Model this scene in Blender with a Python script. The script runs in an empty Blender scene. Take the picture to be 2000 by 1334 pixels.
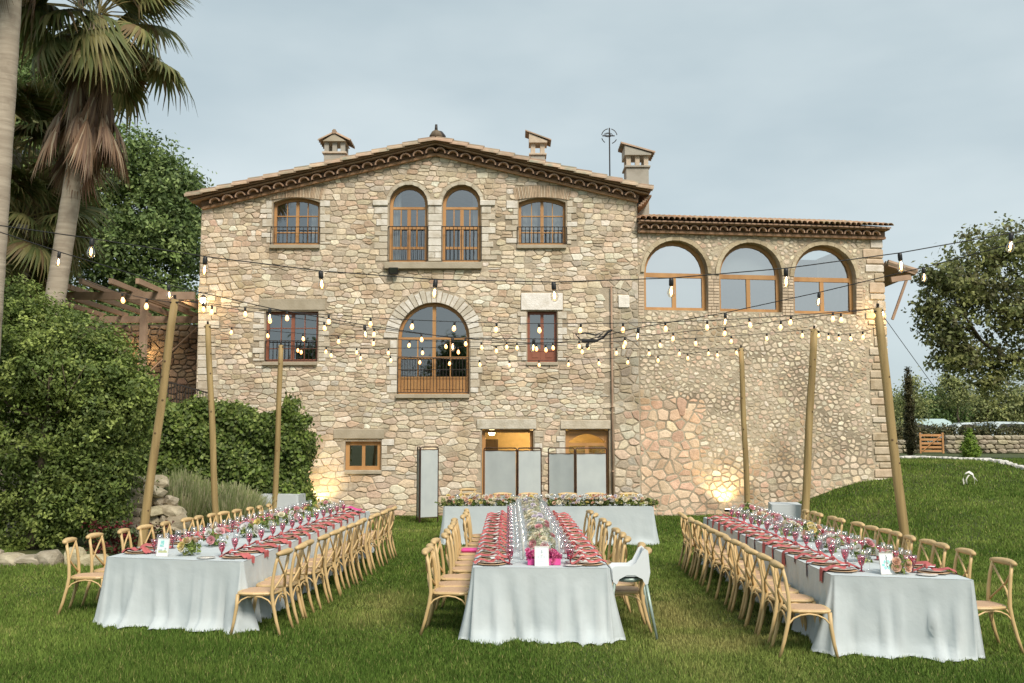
import bpy, math, random
import numpy as np
from mathutils import Vector, Matrix, geometry

# ------------------------------------------------------------------ camera, world, sun, exposure
SC = bpy.context.scene
COL = SC.collection
F = 1944.0
PITCH = math.atan2(189.0, F)
EYE = 2.15
cam_d = bpy.data.cameras.new("camera")
cam = bpy.data.objects.new("camera", cam_d)
COL.objects.link(cam)
cam.location = (0, 0, EYE)
cam.rotation_euler = (math.radians(90) + PITCH, 0, 0)
cam_d.sensor_width = 36
cam_d.lens = F * 36 / 2000
cam_d.clip_end = 2000
SC.camera = cam

SUN_EL, SUN_ROT = 45.0, 156.0
world = bpy.data.worlds.new("World")
SC.world = world
world.use_nodes = True
wn, wl = world.node_tree.nodes, world.node_tree.links
wn.clear()
wo = wn.new("ShaderNodeOutputWorld")
wb = wn.new("ShaderNodeBackground")
wb.inputs["Strength"].default_value = 0.08
sky = wn.new("ShaderNodeTexSky")
sky.sky_type = 'NISHITA'
sky.sun_disc = False
sky.sun_elevation = math.radians(SUN_EL)
sky.sun_rotation = math.radians(SUN_ROT)
sky.air_density = 1.0
sky.dust_density = 2.0
tc = wn.new("ShaderNodeTexCoord")
mp = wn.new("ShaderNodeMapping")
mp.inputs["Scale"].default_value = (1.0, 1.0, 2.6)
nz = wn.new("ShaderNodeTexNoise")
nz.inputs["Scale"].default_value = 1.9
nz.inputs["Detail"].default_value = 5.0
nz.inputs["Roughness"].default_value = 0.5
rp = wn.new("ShaderNodeValToRGB")
rp.color_ramp.elements[0].position = 0.36
rp.color_ramp.elements[0].color = (2.45, 2.98, 3.20, 1)
rp.color_ramp.elements[1].position = 0.66
rp.color_ramp.elements[1].color = (3.55, 4.00, 4.10, 1)
mx = wn.new("ShaderNodeMix")
mx.data_type = 'RGBA'
mx.inputs["Factor"].default_value = 0.93
wl.new(tc.outputs["Generated"], mp.inputs["Vector"])
wl.new(mp.outputs["Vector"], nz.inputs["Vector"])
wl.new(nz.outputs["Fac"], rp.inputs["Fac"])
wl.new(sky.outputs["Color"], mx.inputs[6])
wl.new(rp.outputs["Color"], mx.inputs[7])
wl.new(mx.outputs[2], wb.inputs["Color"])
wl.new(wb.outputs["Background"], wo.inputs["Surface"])

sun_d = bpy.data.lights.new("sun", 'SUN')
sun_d.energy = 1.5
sun_d.angle = math.radians(18)
sun_d.color = (1.0, 0.91, 0.79)
sun = bpy.data.objects.new("sun", sun_d)
COL.objects.link(sun)
_az = math.radians(SUN_ROT)
_sd = Vector((math.sin(_az) * math.cos(math.radians(SUN_EL)), math.cos(_az) * math.cos(math.radians(SUN_EL)), math.sin(math.radians(SUN_EL))))
sun.rotation_euler = _sd.to_track_quat('Z', 'Y').to_euler()

vs = SC.view_settings
SC.display_settings.display_device = 'sRGB'
vs.view_transform = 'Standard'
vs.look = 'None'
vs.exposure = 1.30
vs.gamma = 1.0
vs.use_curve_mapping = False
SC.render.engine = 'CYCLES'
SC.cycles.max_bounces = 7
SC.cycles.diffuse_bounces = 3
SC.cycles.glossy_bounces = 3
SC.cycles.transmission_bounces = 5
SC.cycles.transparent_max_bounces = 24
SC.cycles.caustics_reflective = False
SC.cycles.caustics_refractive = False
SC.cycles.sample_clamp_indirect = 4
SC.cycles.use_denoising = True

# ------------------------------------------------------------------ helpers
CP, SP = math.cos(PITCH), math.sin(PITCH)
CAMP = Vector((0, 0, EYE))

def ray(px, py):
    v = (667.0 - py) / F
    return Vector(((px - 1000.0) / F, CP - v * SP, SP + v * CP))

def atY(px, py, Y):
    d = ray(px, py)
    return CAMP + d * (Y / d.y)

def atZ(px, py, Z):
    d = ray(px, py)
    return CAMP + d * ((Z - EYE) / d.z)

def R(a): return math.radians(a)

def smooth(t):
    t = min(1.0, max(0.0, t))
    return t * t * (3 - 2 * t)

def ground_z(x, y):
    z = 0.75 * smooth((x - 6.3) / 4.0) * smooth((y - 16) / 11.0)
    z += 0.65 * smooth((y - 26) / 7.0) * smooth((x - 8) / 3.0)
    return z

def ground_z_np(x, y):
    s = lambda t: np.clip(t, 0, 1) ** 2 * (3 - 2 * np.clip(t, 0, 1))
    return 0.75 * s((x - 6.3) / 4.0) * s((y - 16) / 11.0) + 0.65 * s((y - 26) / 7.0) * s((x - 8) / 3.0)

WPOS = {}
ATTR = set()

def tag(o, label=None, cat=None, group=None, kind=None):
    if label: o["label"] = label
    if cat: o["category"] = cat
    if group: o["group"] = group
    if kind: o["kind"] = kind
    return o

def empty(name, loc=(0, 0, 0), rz=0.0, label=None, cat=None, group=None):
    o = bpy.data.objects.new(name, None)
    COL.objects.link(o)
    o.empty_display_size = 0.2
    o.location = loc
    o.rotation_euler = (0, 0, rz)
    WPOS[o.name] = Vector(loc)
    return tag(o, label, cat, group)

class MB:
    """collects geometry for ONE mesh"""
    def __init__(s):
        s.v, s.f, s.c = [], [], []
    def add(s, vs_, fs, col=None):
        n = len(s.v)
        s.v.extend([tuple(p) for p in vs_])
        for f in fs:
            s.f.append(tuple(i + n for i in f))
            s.c.append(col)
        return s
    def box(s, c, d, rot=None, col=None, bev=0.0):
        hx, hy, hz = d[0] / 2, d[1] / 2, d[2] / 2
        M = rot if rot is not None else Matrix.Identity(3)
        c = Vector(c)
        b = min(bev, hx * .8, hy * .8, hz * .8)
        if b <= 0:
            P = [c + M @ Vector((x, y, z)) for x in (-hx, hx) for y in (-hy, hy) for z in (-hz, hz)]
            s.add(P, [(0, 1, 3, 2), (4, 6, 7, 5), (0, 4, 5, 1), (2, 3, 7, 6), (0, 2, 6, 4), (1, 5, 7, 3)], col)
        else:
            P = []
            for sz, q in ((-1, 0), (-1, 1), (1, 1), (1, 0)):
                ix = hx if q else hx - b
                iy = hy if q else hy - b
                z = (hz if not q else hz - b) * sz
                P += [c + M @ Vector(w) for w in ((-ix, -iy, z), (ix, -iy, z), (ix, iy, z), (-ix, iy, z))]
            fs = [(3, 2, 1, 0), (12, 13, 14, 15)]
            for k in range(3):
                for j in range(4):
                    a, b2 = k * 4 + j, k * 4 + (j + 1) % 4
                    fs.append((a, b2, b2 + 4, a + 4))
            s.add(P, fs, col)
        return s
    def beam(s, a, b, w, h, up=(0, 0, 1), col=None, bev=0.0):
        a, b = Vector(a), Vector(b)
        x = (b - a)
        L = x.length
        x.normalize()
        u = Vector(up)
        y = u.cross(x)
        if y.length < 1e-4: y = Vector((0, 1, 0)).cross(x)
        y.normalize()
        z = x.cross(y)
        M = Matrix((x, y, z)).transposed()
        return s.box((a + b) / 2, (L, w, h), M, col, bev)
    def tube(s, pts, r, n=7, col=None, flat=1.0, caps=True):
        pts = [Vector(p) for p in pts]
        m = len(pts)
        rr = r if isinstance(r, (list, tuple)) else [r] * m
        ref = None
        V = []
        for i, p in enumerate(pts):
            t = (pts[min(i + 1, m - 1)] - pts[max(i - 1, 0)])
            if t.length < 1e-9: t = Vector((0, 0, 1))
            t.normalize()
            if ref is None:
                ref = Vector((0, 0, 1)) if abs(t.z) < .9 else Vector((1, 0, 0))
            a = t.cross(ref)
            if a.length < 1e-6: a = t.cross(Vector((1, .1, 0)))
            a.normalize()
            b = a.cross(t)
            ref = b
            for k in range(n):
                th = 2 * math.pi * k / n
                V.append(p + (a * math.cos(th) + b * math.sin(th) * flat) * rr[i])
        fs = []
        for i in range(m - 1):
            for k in range(n):
                k2 = (k + 1) % n
                fs.append((i * n + k, i * n + k2, (i + 1) * n + k2, (i + 1) * n + k))
        if caps:
            fs.append(tuple(range(n - 1, -1, -1)))
            fs.append(tuple((m - 1) * n + k for k in range(n)))
        return s.add(V, fs, col)
    def lathe(s, prof, n=12, c=(0, 0, 0), col=None):
        V, fs = [], []
        for (r, z) in prof:
            for k in range(n):
                th = 2 * math.pi * k / n
                V.append((c[0] + r * math.cos(th), c[1] + r * math.sin(th), c[2] + z))
        for i in range(len(prof) - 1):
            for k in range(n):
                k2 = (k + 1) % n
                fs.append((i * n + k, i * n + k2, (i + 1) * n + k2, (i + 1) * n + k))
        return s.add(V, fs, col)
    def poly_extrude(s, pts, depth_vec, col=None):
        """pts: 3-D outline, extruded by depth_vec"""
        n = len(pts)
        d = Vector(depth_vec)
        V = [Vector(p) for p in pts] + [Vector(p) + d for p in pts]
        fs = [tuple(range(n)), tuple(range(2 * n - 1, n - 1, -1))]
        for i in range(n):
            j = (i + 1) % n
            fs.append((j, i, i + n, j + n))
        return s.add(V, fs, col)
    def mesh(s, name, mat=None, smooth_=False, off=None):
        me = bpy.data.meshes.new(name)
        v = np.array(s.v, dtype=np.float64).reshape(-1, 3)
        if off is not None: v = v - np.array(off)
        me.from_pydata(v.tolist(), [], s.f)
        if mat is not None: me.materials.append(mat)
        if any(c is not None for c in s.c) or (mat is not None and mat.name in ATTR):
            ca = me.color_attributes.new("col", 'FLOAT_COLOR', 'CORNER')
            arr = np.ones((len(me.loops), 4), dtype=np.float32)
            k = 0
            for f, c in zip(s.f, s.c):
                if c is not None: arr[k:k + len(f), :3] = c
                k += len(f)
            ca.data.foreach_set("color", arr.ravel())
        if smooth_:
            me.polygons.foreach_set("use_smooth", [True] * len(me.polygons))
        me.update()
        return me
    def build(s, name, mat, parent=None, local=False, smooth_=False, label=None, cat=None, group=None, kind=None, origin=None):
        """world coordinates unless local; the origin of a part is its parent's"""
        if parent is not None and not local:
            off = WPOS[parent.name]
        elif origin is not None:
            off = Vector(origin)
        else:
            off = None
        me = s.mesh(name, mat, smooth_, off)
        o = bpy.data.objects.new(name, me)
        COL.objects.link(o)
        if parent is not None:
            o.parent = parent
            WPOS[o.name] = WPOS.get(parent.name, Vector((0, 0, 0)))
        else:
            if origin is not None: o.location = origin
            WPOS[o.name] = Vector(origin) if origin is not None else Vector((0, 0, 0))
        tag(o, label, cat, group, kind)
        return o

def place(me, name, parent, loc, rot=(0, 0, 0), sc=(1, 1, 1), kind=None):
    o = bpy.data.objects.new(name, me)
    COL.objects.link(o)
    o.parent = parent
    o.location = loc
    o.rotation_euler = rot
    o.scale = sc if isinstance(sc, (tuple, list)) else (sc, sc, sc)
    if kind: o["kind"] = kind
    return o

def kids_of():
    d = {}
    for o in bpy.data.objects:
        if o.parent is not None: d.setdefault(o.parent.name, []).append(o)
    return d

def copy_tree(o, kids, parent=None):
    c = o.copy()
    COL.objects.link(c)
    if parent is not None: c.parent = parent
    for ch in kids.get(o.name, ()):
        copy_tree(ch, kids, c)
    return c

def np_mesh(name, V, Fc, cols, mat, smooth_=False):
    """fast mesh from arrays; Fc (n,k) faces; cols (n,3) per face"""
    me = bpy.data.meshes.new(name)
    nF, k = Fc.shape
    me.vertices.add(len(V))
    me.vertices.foreach_set("co", V.astype(np.float32).ravel())
    me.loops.add(nF * k)
    me.loops.foreach_set("vertex_index", Fc.astype(np.int32).ravel())
    me.polygons.add(nF)
    me.polygons.foreach_set("loop_start", (np.arange(nF) * k).astype(np.int32))
    me.materials.append(mat)
    if cols is not None:
        ca = me.color_attributes.new("col", 'FLOAT_COLOR', 'CORNER')
        arr = np.ones((nF, k, 4), dtype=np.float32)
        arr[:, :, :3] = cols[:, None, :]
        ca.data.foreach_set("color", arr.ravel())
    if smooth_:
        me.polygons.foreach_set("use_smooth", np.ones(nF, dtype=bool))
    me.update(calc_edges=True)
    me.validate()
    return me

def link(me, name, parent=None, loc=(0, 0, 0), **kw):
    o = bpy.data.objects.new(name, me)
    COL.objects.link(o)
    if parent is not None: o.parent = parent
    o.location = loc
    WPOS[o.name] = Vector(loc)
    return tag(o, **kw)

# ------------------------------------------------------------------ materials
def mat(name, c1, c2=None, scale=6.0, rough=0.8, bump=0.0, bscale=30.0, metal=0.0, attr=False, objvar=0.0,
        stretch=(1, 1, 1), spec=0.5, emis=None, estr=0.0, detail=4.0, transl=0.0, c3=None, scale3=1.5, f3=(0.55, 0.7), sheen=0.0, world_=False):
    m = bpy.data.materials.new(name)
    m.use_nodes = True
    N, L = m.node_tree.nodes, m.node_tree.links
    N.clear()
    out = N.new("ShaderNodeOutputMaterial")
    b = N.new("ShaderNodeBsdfPrincipled")
    b.inputs["Roughness"].default_value = rough
    b.inputs["Metallic"].default_value = metal
    b.inputs["Specular IOR Level"].default_value = spec
    tcn = N.new("ShaderNodeTexCoord")
    mpn = N.new("ShaderNodeMapping")
    mpn.inputs["Scale"].default_value = stretch
    src = tcn.outputs["Object"]
    if world_:
        gm = N.new("ShaderNodeNewGeometry")
        src = gm.outputs["Position"]
    L.new(src, mpn.inputs["Vector"])
    if c2 is None: c2 = c1
    n1 = N.new("ShaderNodeTexNoise")
    n1.inputs["Scale"].default_value = scale
    n1.inputs["Detail"].default_value = detail
    L.new(mpn.outputs["Vector"], n1.inputs["Vector"])
    r1 = N.new("ShaderNodeValToRGB")
    r1.color_ramp.elements[0].position = 0.32
    r1.color_ramp.elements[1].position = 0.68
    r1.color_ramp.elements[0].color = (*c1, 1)
    r1.color_ramp.elements[1].color = (*c2, 1)
    L.new(n1.outputs["Fac"], r1.inputs["Fac"])
    colout = r1.outputs["Color"]
    if c3 is not None:
        n3 = N.new("ShaderNodeTexNoise")
        n3.inputs["Scale"].default_value = scale3
        n3.inputs["Detail"].default_value = 6
        L.new(src, n3.inputs["Vector"])
        r3 = N.new("ShaderNodeValToRGB")
        r3.color_ramp.elements[0].position = f3[0]
        r3.color_ramp.elements[1].position = f3[1]
        L.new(n3.outputs["Fac"], r3.inputs["Fac"])
        m3 = N.new("ShaderNodeMix"); m3.data_type = 'RGBA'
        L.new(r3.outputs["Color"], m3.inputs["Factor"])
        L.new(colout, m3.inputs[6])
        m3.inputs[7].default_value = (*c3, 1)
        colout = m3.outputs[2]
    if attr:
        ATTR.add(m.name)
        at = N.new("ShaderNodeAttribute"); at.attribute_name = "col"
        mm = N.new("ShaderNodeMix"); mm.data_type = 'RGBA'; mm.blend_type = 'MULTIPLY'
        mm.inputs["Factor"].default_value = 1.0
        L.new(colout, mm.inputs[6]); L.new(at.outputs["Color"], mm.inputs[7])
        colout = mm.outputs[2]
    if objvar > 0:
        oi = N.new("ShaderNodeObjectInfo")
        mr = N.new("ShaderNodeMapRange")
        mr.inputs["To Min"].default_value = 1 - objvar
        mr.inputs["To Max"].default_value = 1 + objvar
        L.new(oi.outputs["Random"], mr.inputs["Value"])
        hs = N.new("ShaderNodeHueSaturation")
        L.new(mr.outputs["Result"], hs.inputs["Value"])
        L.new(colout, hs.inputs["Color"])
        colout = hs.outputs["Color"]
    L.new(colout, b.inputs["Base Color"])
    if bump > 0:
        n2 = N.new("ShaderNodeTexNoise")
        n2.inputs["Scale"].default_value = bscale
        n2.inputs["Detail"].default_value = 5
        L.new(mpn.outputs["Vector"], n2.inputs["Vector"])
        bp = N.new("ShaderNodeBump")
        bp.inputs["Strength"].default_value = bump
        bp.inputs["Distance"].default_value = 0.02
        L.new(n2.outputs["Fac"], bp.inputs["Height"])
        L.new(bp.outputs["Normal"], b.inputs["Normal"])
    if sheen > 0: b.inputs["Sheen Weight"].default_value = sheen
    if emis is not None:
        b.inputs["Emission Color"].default_value = (*emis, 1)
        b.inputs["Emission Strength"].default_value = estr
    if transl > 0:
        tr = N.new("ShaderNodeBsdfTranslucent")
        L.new(colout, tr.inputs["Color"])
        ms = N.new("ShaderNodeMixShader")
        ms.inputs["Fac"].default_value = transl
        L.new(b.outputs["BSDF"], ms.inputs[1]); L.new(tr.outputs["BSDF"], ms.inputs[2])
        L.new(ms.outputs["Shader"], out.inputs["Surface"])
    else:
        L.new(b.outputs["BSDF"], out.inputs["Surface"])
    return m

def glass_mat(name, tint, refl, rough=0.02, ramp=None, fres=True, boost=.55):
    """thin glass: partly see-through, partly mirror"""
    m = bpy.data.materials.new(name)
    m.use_nodes = True
    N, L = m.node_tree.nodes, m.node_tree.links
    N.clear()
    out = N.new("ShaderNodeOutputMaterial")
    t = N.new("ShaderNodeBsdfTransparent")
    t.inputs["Color"].default_value = (*tint, 1)
    g = N.new("ShaderNodeBsdfGlossy")
    g.inputs["Roughness"].default_value = rough
    g.inputs["Color"].default_value = (.95, .95, .95, 1)
    ms = N.new("ShaderNodeMixShader")
    if fres:
        lw = N.new("ShaderNodeLayerWeight")
        lw.inputs["Blend"].default_value = 0.35
        mr = N.new("ShaderNodeMapRange")
        mr.inputs["To Min"].default_value = refl
        mr.inputs["To Max"].default_value = min(1.0, refl + boost)
        L.new(lw.outputs["Facing"], mr.inputs["Value"])
        L.new(mr.outputs["Result"], ms.inputs["Fac"])
    else:
        ms.inputs["Fac"].default_value = refl
    if ramp:
        tcn = N.new("ShaderNodeTexCoord")
        sx = N.new("ShaderNodeSeparateXYZ")
        L.new(tcn.outputs["Object"], sx.inputs[0])
        r = N.new("ShaderNodeValToRGB")
        mr2 = N.new("ShaderNodeMapRange")
        mr2.inputs["From Min"].default_value = ramp[0]
        mr2.inputs["From Max"].default_value = ramp[1]
        L.new(sx.outputs["Z"], mr2.inputs["Value"])
        L.new(mr2.outputs["Result"], r.inputs["Fac"])
        r.color_ramp.elements[0].color = (*ramp[2], 1)
        r.color_ramp.elements[1].color = (*ramp[3], 1)
        L.new(r.outputs["Color"], t.inputs["Color"])
    L.new(t.outputs[0], ms.inputs[1]); L.new(g.outputs[0], ms.inputs[2])
    L.new(ms.outputs[0], out.inputs["Surface"])
    return m

M = {}
M['stone'] = mat('stone', (.92, .90, .86), (1.22, 1.19, 1.14), scale=11, rough=.9, bump=.8, bscale=26, attr=True, spec=.2, detail=7, c3=(.66, .57, .44), scale3=1.1, f3=(.50, .76), world_=True)
M['mortar'] = mat('mortar', (.39, .325, .235), (.56, .475, .36), scale=3, rough=.95, bump=.8, bscale=30, c3=(.25, .195, .13), scale3=.7, f3=(.45, .7))
M['mortar_wing'] = mat('wing_mortar', (.42, .35, .25), (.55, .47, .345), scale=5, rough=.95, bump=1.0, bscale=26, c3=(.25, .20, .14), scale3=.8, f3=(.45, .7))
M['block'] = mat('dressed_stone', (.62, .575, .50), (.78, .74, .68), scale=6, rough=.9, bump=.6, bscale=24, attr=True, spec=.25, c3=(.48, .42, .33), scale3=2.5, f3=(.55, .75), world_=True)
M['lintel'] = mat('lintel_stone', (.38, .325, .235), (.48, .42, .32), scale=3, rough=.95, bump=.4, bscale=20)
M['brick'] = mat('thin_brick', (.50, .40, .30), (.62, .51, .39), scale=9, rough=.9, bump=.3, attr=True)
M['tile'] = mat('roof_tile', (.345, .235, .16), (.45, .32, .225), scale=4, rough=.9, bump=.3, bscale=20, attr=True, c3=(.24, .23, .17), scale3=3, f3=(.5, .72), world_=True)
M['terracotta'] = mat('terracotta_cornice', (.32, .20, .13), (.42, .28, .19), scale=4, rough=.9, bump=.3, bscale=20, attr=True)
M['stucco'] = mat('chimney_stucco', (.36, .33, .28), (.43, .40, .34), scale=3, rough=.95, bump=.3, bscale=14, c3=(.28, .25, .2), scale3=1.2)
M['wood'] = mat('window_wood', (.42, .21, .075), (.55, .30, .115), scale=3, rough=.5, bump=.1, bscale=12, stretch=(1, 1, .12), objvar=.1)
M['wood_red'] = mat('window_red_wood', (.25, .085, .05), (.33, .125, .07), scale=3, rough=.5, stretch=(1, 1, .12), objvar=.1)
M['iron'] = mat('iron', (.035, .028, .024), (.055, .045, .04), rough=.55, metal=.3)
M['glass'] = glass_mat('window_glass', (.62, .66, .66), .30)
M['glass_sky'] = glass_mat('bright_window_glass', (.9, .95, .95), .82)
M['glass_mid'] = glass_mat('mid_window_glass', (.75, .8, .8), .52)
M['glass_clear'] = glass_mat('clear_glass', (.985, .985, .985), .07, boost=.34)
M['glass_pink'] = glass_mat('pink_glass', (.8, .3, .4), .08, ramp=(.05, .165, (.62, .10, .22), (.95, .72, .78)))
M['cyl'] = glass_mat('cylinder_glass', (.99, .99, .99), .035, boost=.25)
M['curtain'] = mat('curtain', (.74, .74, .72), (.82, .82, .80), rough=.9, transl=.3)
M['blind'] = mat('white_blind', (.76, .82, .82), (.80, .86, .86), rough=.8, transl=.2)
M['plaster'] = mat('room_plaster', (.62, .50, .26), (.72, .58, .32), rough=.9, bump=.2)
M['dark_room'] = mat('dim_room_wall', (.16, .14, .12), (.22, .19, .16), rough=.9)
M['chair'] = mat('beech_wood', (.54, .37, .165), (.70, .50, .25), scale=4, rough=.45, bump=.06, bscale=30, stretch=(1, 1, .3), objvar=.10)
M['rattan'] = mat('rattan_seat', (.50, .32, .19), (.62, .42, .27), scale=60, rough=.7, bump=.3, bscale=120, objvar=.08)
M['cloth'] = mat('table_linen', (.475, .53, .545), (.54, .59, .60), scale=2.5, rough=.85, bump=.45, bscale=5.5, sheen=.2)
M['cloth2'] = mat('white_linen', (.52, .56, .575), (.58, .61, .62), scale=2.5, rough=.85, bump=.1, bscale=8)
M['charger'] = mat('wooden_charger', (.52, .33, .19), (.66, .45, .28), scale=12, rough=.55, objvar=.06)
M['china'] = mat('white_china', (.78, .77, .74), rough=.2)
M['napkin'] = mat('rose_napkin', (.40, .085, .095), (.52, .14, .13), scale=14, rough=.85, bump=.3, bscale=40, objvar=.12)
M['magenta'] = mat('magenta_cloth', (.62, .05, .25), (.75, .10, .35), scale=10, rough=.7)
M['paper'] = mat('card_paper', (.80, .86, .87), rough=.6)
M['ink'] = mat('dark_ink', (.10, .13, .16), rough=.7)
M['ink_teal'] = mat('teal_ink', (.25, .66, .64), (.40, .75, .72), rough=.7, scale=30)
M['ink_olive'] = mat('olive_ink', (.42, .45, .22), (.60, .62, .35), rough=.7, scale=60)
M['ink_grey'] = mat('grey_ink', (.42, .50, .54), (.52, .60, .62), rough=.7, scale=50)
M['steel'] = mat('cutlery_steel', (.5, .5, .5), rough=.25, metal=1)
M['candle'] = mat('candle_wax', (.80, .78, .68), rough=.5)
M['leaf'] = mat('leaf', (1.95, 1.95, 1.75), (2.9, 2.75, 2.3), scale=.8, rough=.55, attr=True, transl=.28, spec=.35)
M['petal'] = mat('petal', (.95, .95, .95), (1.05, 1.05, 1.05), rough=.7, attr=True, transl=.25)
M['bark'] = mat('bark', (.10, .075, .05), (.17, .13, .09), scale=5, rough=.95, bump=.8, bscale=14, stretch=(1, 1, .3))
M['palm_trunk'] = mat('palm_trunk', (.33, .27, .205), (.47, .40, .31), scale=2.2, rough=.9, bump=.5, bscale=6, stretch=(.6, .6, 5), c3=(.25, .2, .15), scale3=2)
M['pole'] = mat('pine_pole', (.235, .16, .062), (.42, .30, .13), scale=4, rough=.7, bump=.3, bscale=10, stretch=(2.5, 2.5, .18), objvar=.08, c3=(.24, .15, .06), scale3=1.6, f3=(.62, .75))
M['knot'] = mat('pole_knot', (.13, .08, .04), rough=.8)
M['pergola'] = mat('pergola_wood', (.31, .20, .135), (.44, .30, .205), scale=3, rough=.8, bump=.2, bscale=10, stretch=(1, .15, 1), objvar=.1)
M['rock'] = mat('rock', (.30, .26, .20), (.48, .43, .355), scale=4, rough=.95, bump=.7, bscale=12, attr=True)
M['white_stone'] = mat('white_edging_stone', (.62, .60, .56), (.80, .78, .74), scale=4, rough=.9, bump=.5, bscale=12)
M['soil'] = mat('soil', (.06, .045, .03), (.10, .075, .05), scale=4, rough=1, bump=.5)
M['screen'] = mat('screen_fabric', (.46, .50, .50), (.52, .56, .55), scale=3, rough=.8)
M['brown_tube'] = mat('brown_tube', (.055, .028, .02), (.08, .04, .03), rough=.4, metal=.4)
M['plastic_white'] = mat('white_plastic', (.72, .76, .78), rough=.3)
M['grey_green'] = mat('grey_green_metal', (.36, .45, .41), rough=.4, metal=.3)
M['black'] = mat('black_plastic', (.015, .014, .014), rough=.45)
M['bulb'] = mat('lit_bulb', (.9, .8, .6), rough=.2, emis=(1.0, .43, .11), estr=1.9)
M['bulb_hot'] = mat('lit_filament', (.9, .8, .6), rough=.2, emis=(1.0, .50, .16), estr=9)
M['lamp_glow'] = mat('lamp_glow', (.9, .8, .6), rough=.2, emis=(1.0, .74, .38), estr=6)
M['terrace'] = mat('terrace_paving', (.27, .23, .18), (.34, .29, .23), scale=3, rough=.95, bump=.3)
M['carpaint'] = mat('pale_car_paint', (.62, .70, .72), rough=.25, metal=.2)
M['cargreen'] = mat('pale_green_car_paint', (.52, .66, .64), rough=.25, metal=.2)
M['rubber'] = mat('tyre_rubber', (.02, .02, .02), rough=.9)
M['gate'] = mat('gate_wood', (.45, .22, .08), (.55, .29, .12), scale=3, rough=.7, objvar=.1)
M['white_ribbon'] = mat('white_ribbon', (.72, .70, .64), (.8, .78, .72), rough=.8)
# ------------------------------------------------------------------ ground and lawn
def build_ground():
    xs = np.unique(np.concatenate([np.linspace(-500, -20, 30), np.linspace(-20, 30, 121), np.linspace(30, 500, 30)]))
    ys = np.unique(np.concatenate([np.linspace(-300, 5, 20), np.linspace(5, 50, 110), np.linspace(50, 900, 40)]))
    X, Y = np.meshgrid(xs, ys)
    Z = ground_z_np(X, Y) - 0.012 + 0.012 * np.sin(X * 1.7) * np.cos(Y * 1.3)
    V = np.stack([X.ravel(), Y.ravel(), Z.ravel()], 1)
    nx, ny = len(xs), len(ys)
    i, j = np.meshgrid(np.arange(nx - 1), np.arange(ny - 1))
    a = (j * nx + i).ravel()
    Fc = np.stack([a, a + 1, a + nx + 1, a + nx], 1)
    m = mat('lawn_ground', (.040, .056, .012), (.066, .084, .019), scale=1.2, rough=1, bump=.6, bscale=40, c3=(.11, .095, .03), scale3=.45, f3=(.58, .75), detail=8)
    me = np_mesh('ground', V, Fc, None, m, True)
    link(me, 'ground', kind='structure')

def vnoise(x, y, s, seed):
    """cheap smooth 2-D value noise"""
    rs = np.random.RandomState(seed)
    T = rs.rand(64, 64)
    u, v = x * s, y * s
    iu, iv = np.floor(u).astype(int), np.floor(v).astype(int)
    fu, fv = u - iu, v - iv
    fu, fv = fu * fu * (3 - 2 * fu), fv * fv * (3 - 2 * fv)
    g = lambda a, b: T[a % 64, b % 64]
    return (g(iu, iv) * (1 - fu) * (1 - fv) + g(iu + 1, iv) * fu * (1 - fv) + g(iu, iv + 1) * (1 - fu) * fv + g(iu + 1, iv + 1) * fu * fv)

def build_grass(n=820000):
    rs = np.random.RandomState(5)
    y = 8.4 * (36.0 / 8.4) ** rs.rand(n)
    x = (rs.rand(n) * 2 - 1) * .68 * y
    keep = ~((y > 27.95 + np.clip(x - 3.6, 0, 99) * .135) & (x < 10.85)) & ~((x < -6.8) & (x > -9.5) & (y > 18.2)) & ~((x < -6.8) & (y > 24)) & ~((x < -5.2) & (y > 24.0))
    x, y = x[keep], y[keep]
    n = len(x)
    z = ground_z_np(x, y) - .012
    hgt = (.026 + .036 * rs.rand(n) ** 1.3) * (.75 + .7 * vnoise(x, y, 1.4, 3)) * (1 + .015 * (y - 9))
    w = .0035 + .00042 * y
    th = rs.rand(n) * 6.283
    bend = (rs.rand(n) * .045)
    bt = rs.rand(n) * 6.283
    V = np.empty((n, 3, 3))
    V[:, 0] = np.stack([x - w * np.cos(th), y - w * np.sin(th), z], 1)
    V[:, 1] = np.stack([x + w * np.cos(th), y + w * np.sin(th), z], 1)
    V[:, 2] = np.stack([x + bend * np.cos(bt), y + bend * np.sin(bt), z + hgt], 1)
    a = vnoise(x, y, .55, 1) * .6 + vnoise(x, y, 2.3, 2) * .4
    dry = np.exp(-(((x - 2.1) / .9) ** 2 + ((y - 12.0) / 2.6) ** 2)) * .65 + np.exp(-(((x + 1.7) / .5) ** 2 + ((y - 13.0) / 1.3) ** 2)) * .5
    dry = dry + np.clip(a - .70, 0, 1) * 1.3
    dry = np.clip(dry * (.4 + vnoise(x, y, 3.1, 7)) + (rs.rand(n) < .06) * .7, 0, 1)[:, None]
    g1, g2, g3 = np.array([.095, .170, .030]), np.array([.27, .355, .08]), np.array([.42, .38, .15])
    t = np.clip(a[:, None] * 1.1 - .1 + (rs.rand(n, 1) - .5) * .5, 0, 1)
    c = ((g1 * (1 - t) + g2 * t) * (1 - dry) + g3 * dry) * (.55 + .85 * rs.rand(n, 1) ** 1.2)
    m = mat('grass_blade', (1, 1, 1), rough=.75, attr=True, transl=.3, spec=.08)
    me = np_mesh('grass', V.reshape(-1, 3), np.arange(3 * n).reshape(-1, 3), c, m)
    link(me, 'grass', kind='stuff', label='short green lawn grass with dry yellowish patches between the tables', cat='grass')

build_ground()
build_grass()

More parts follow.
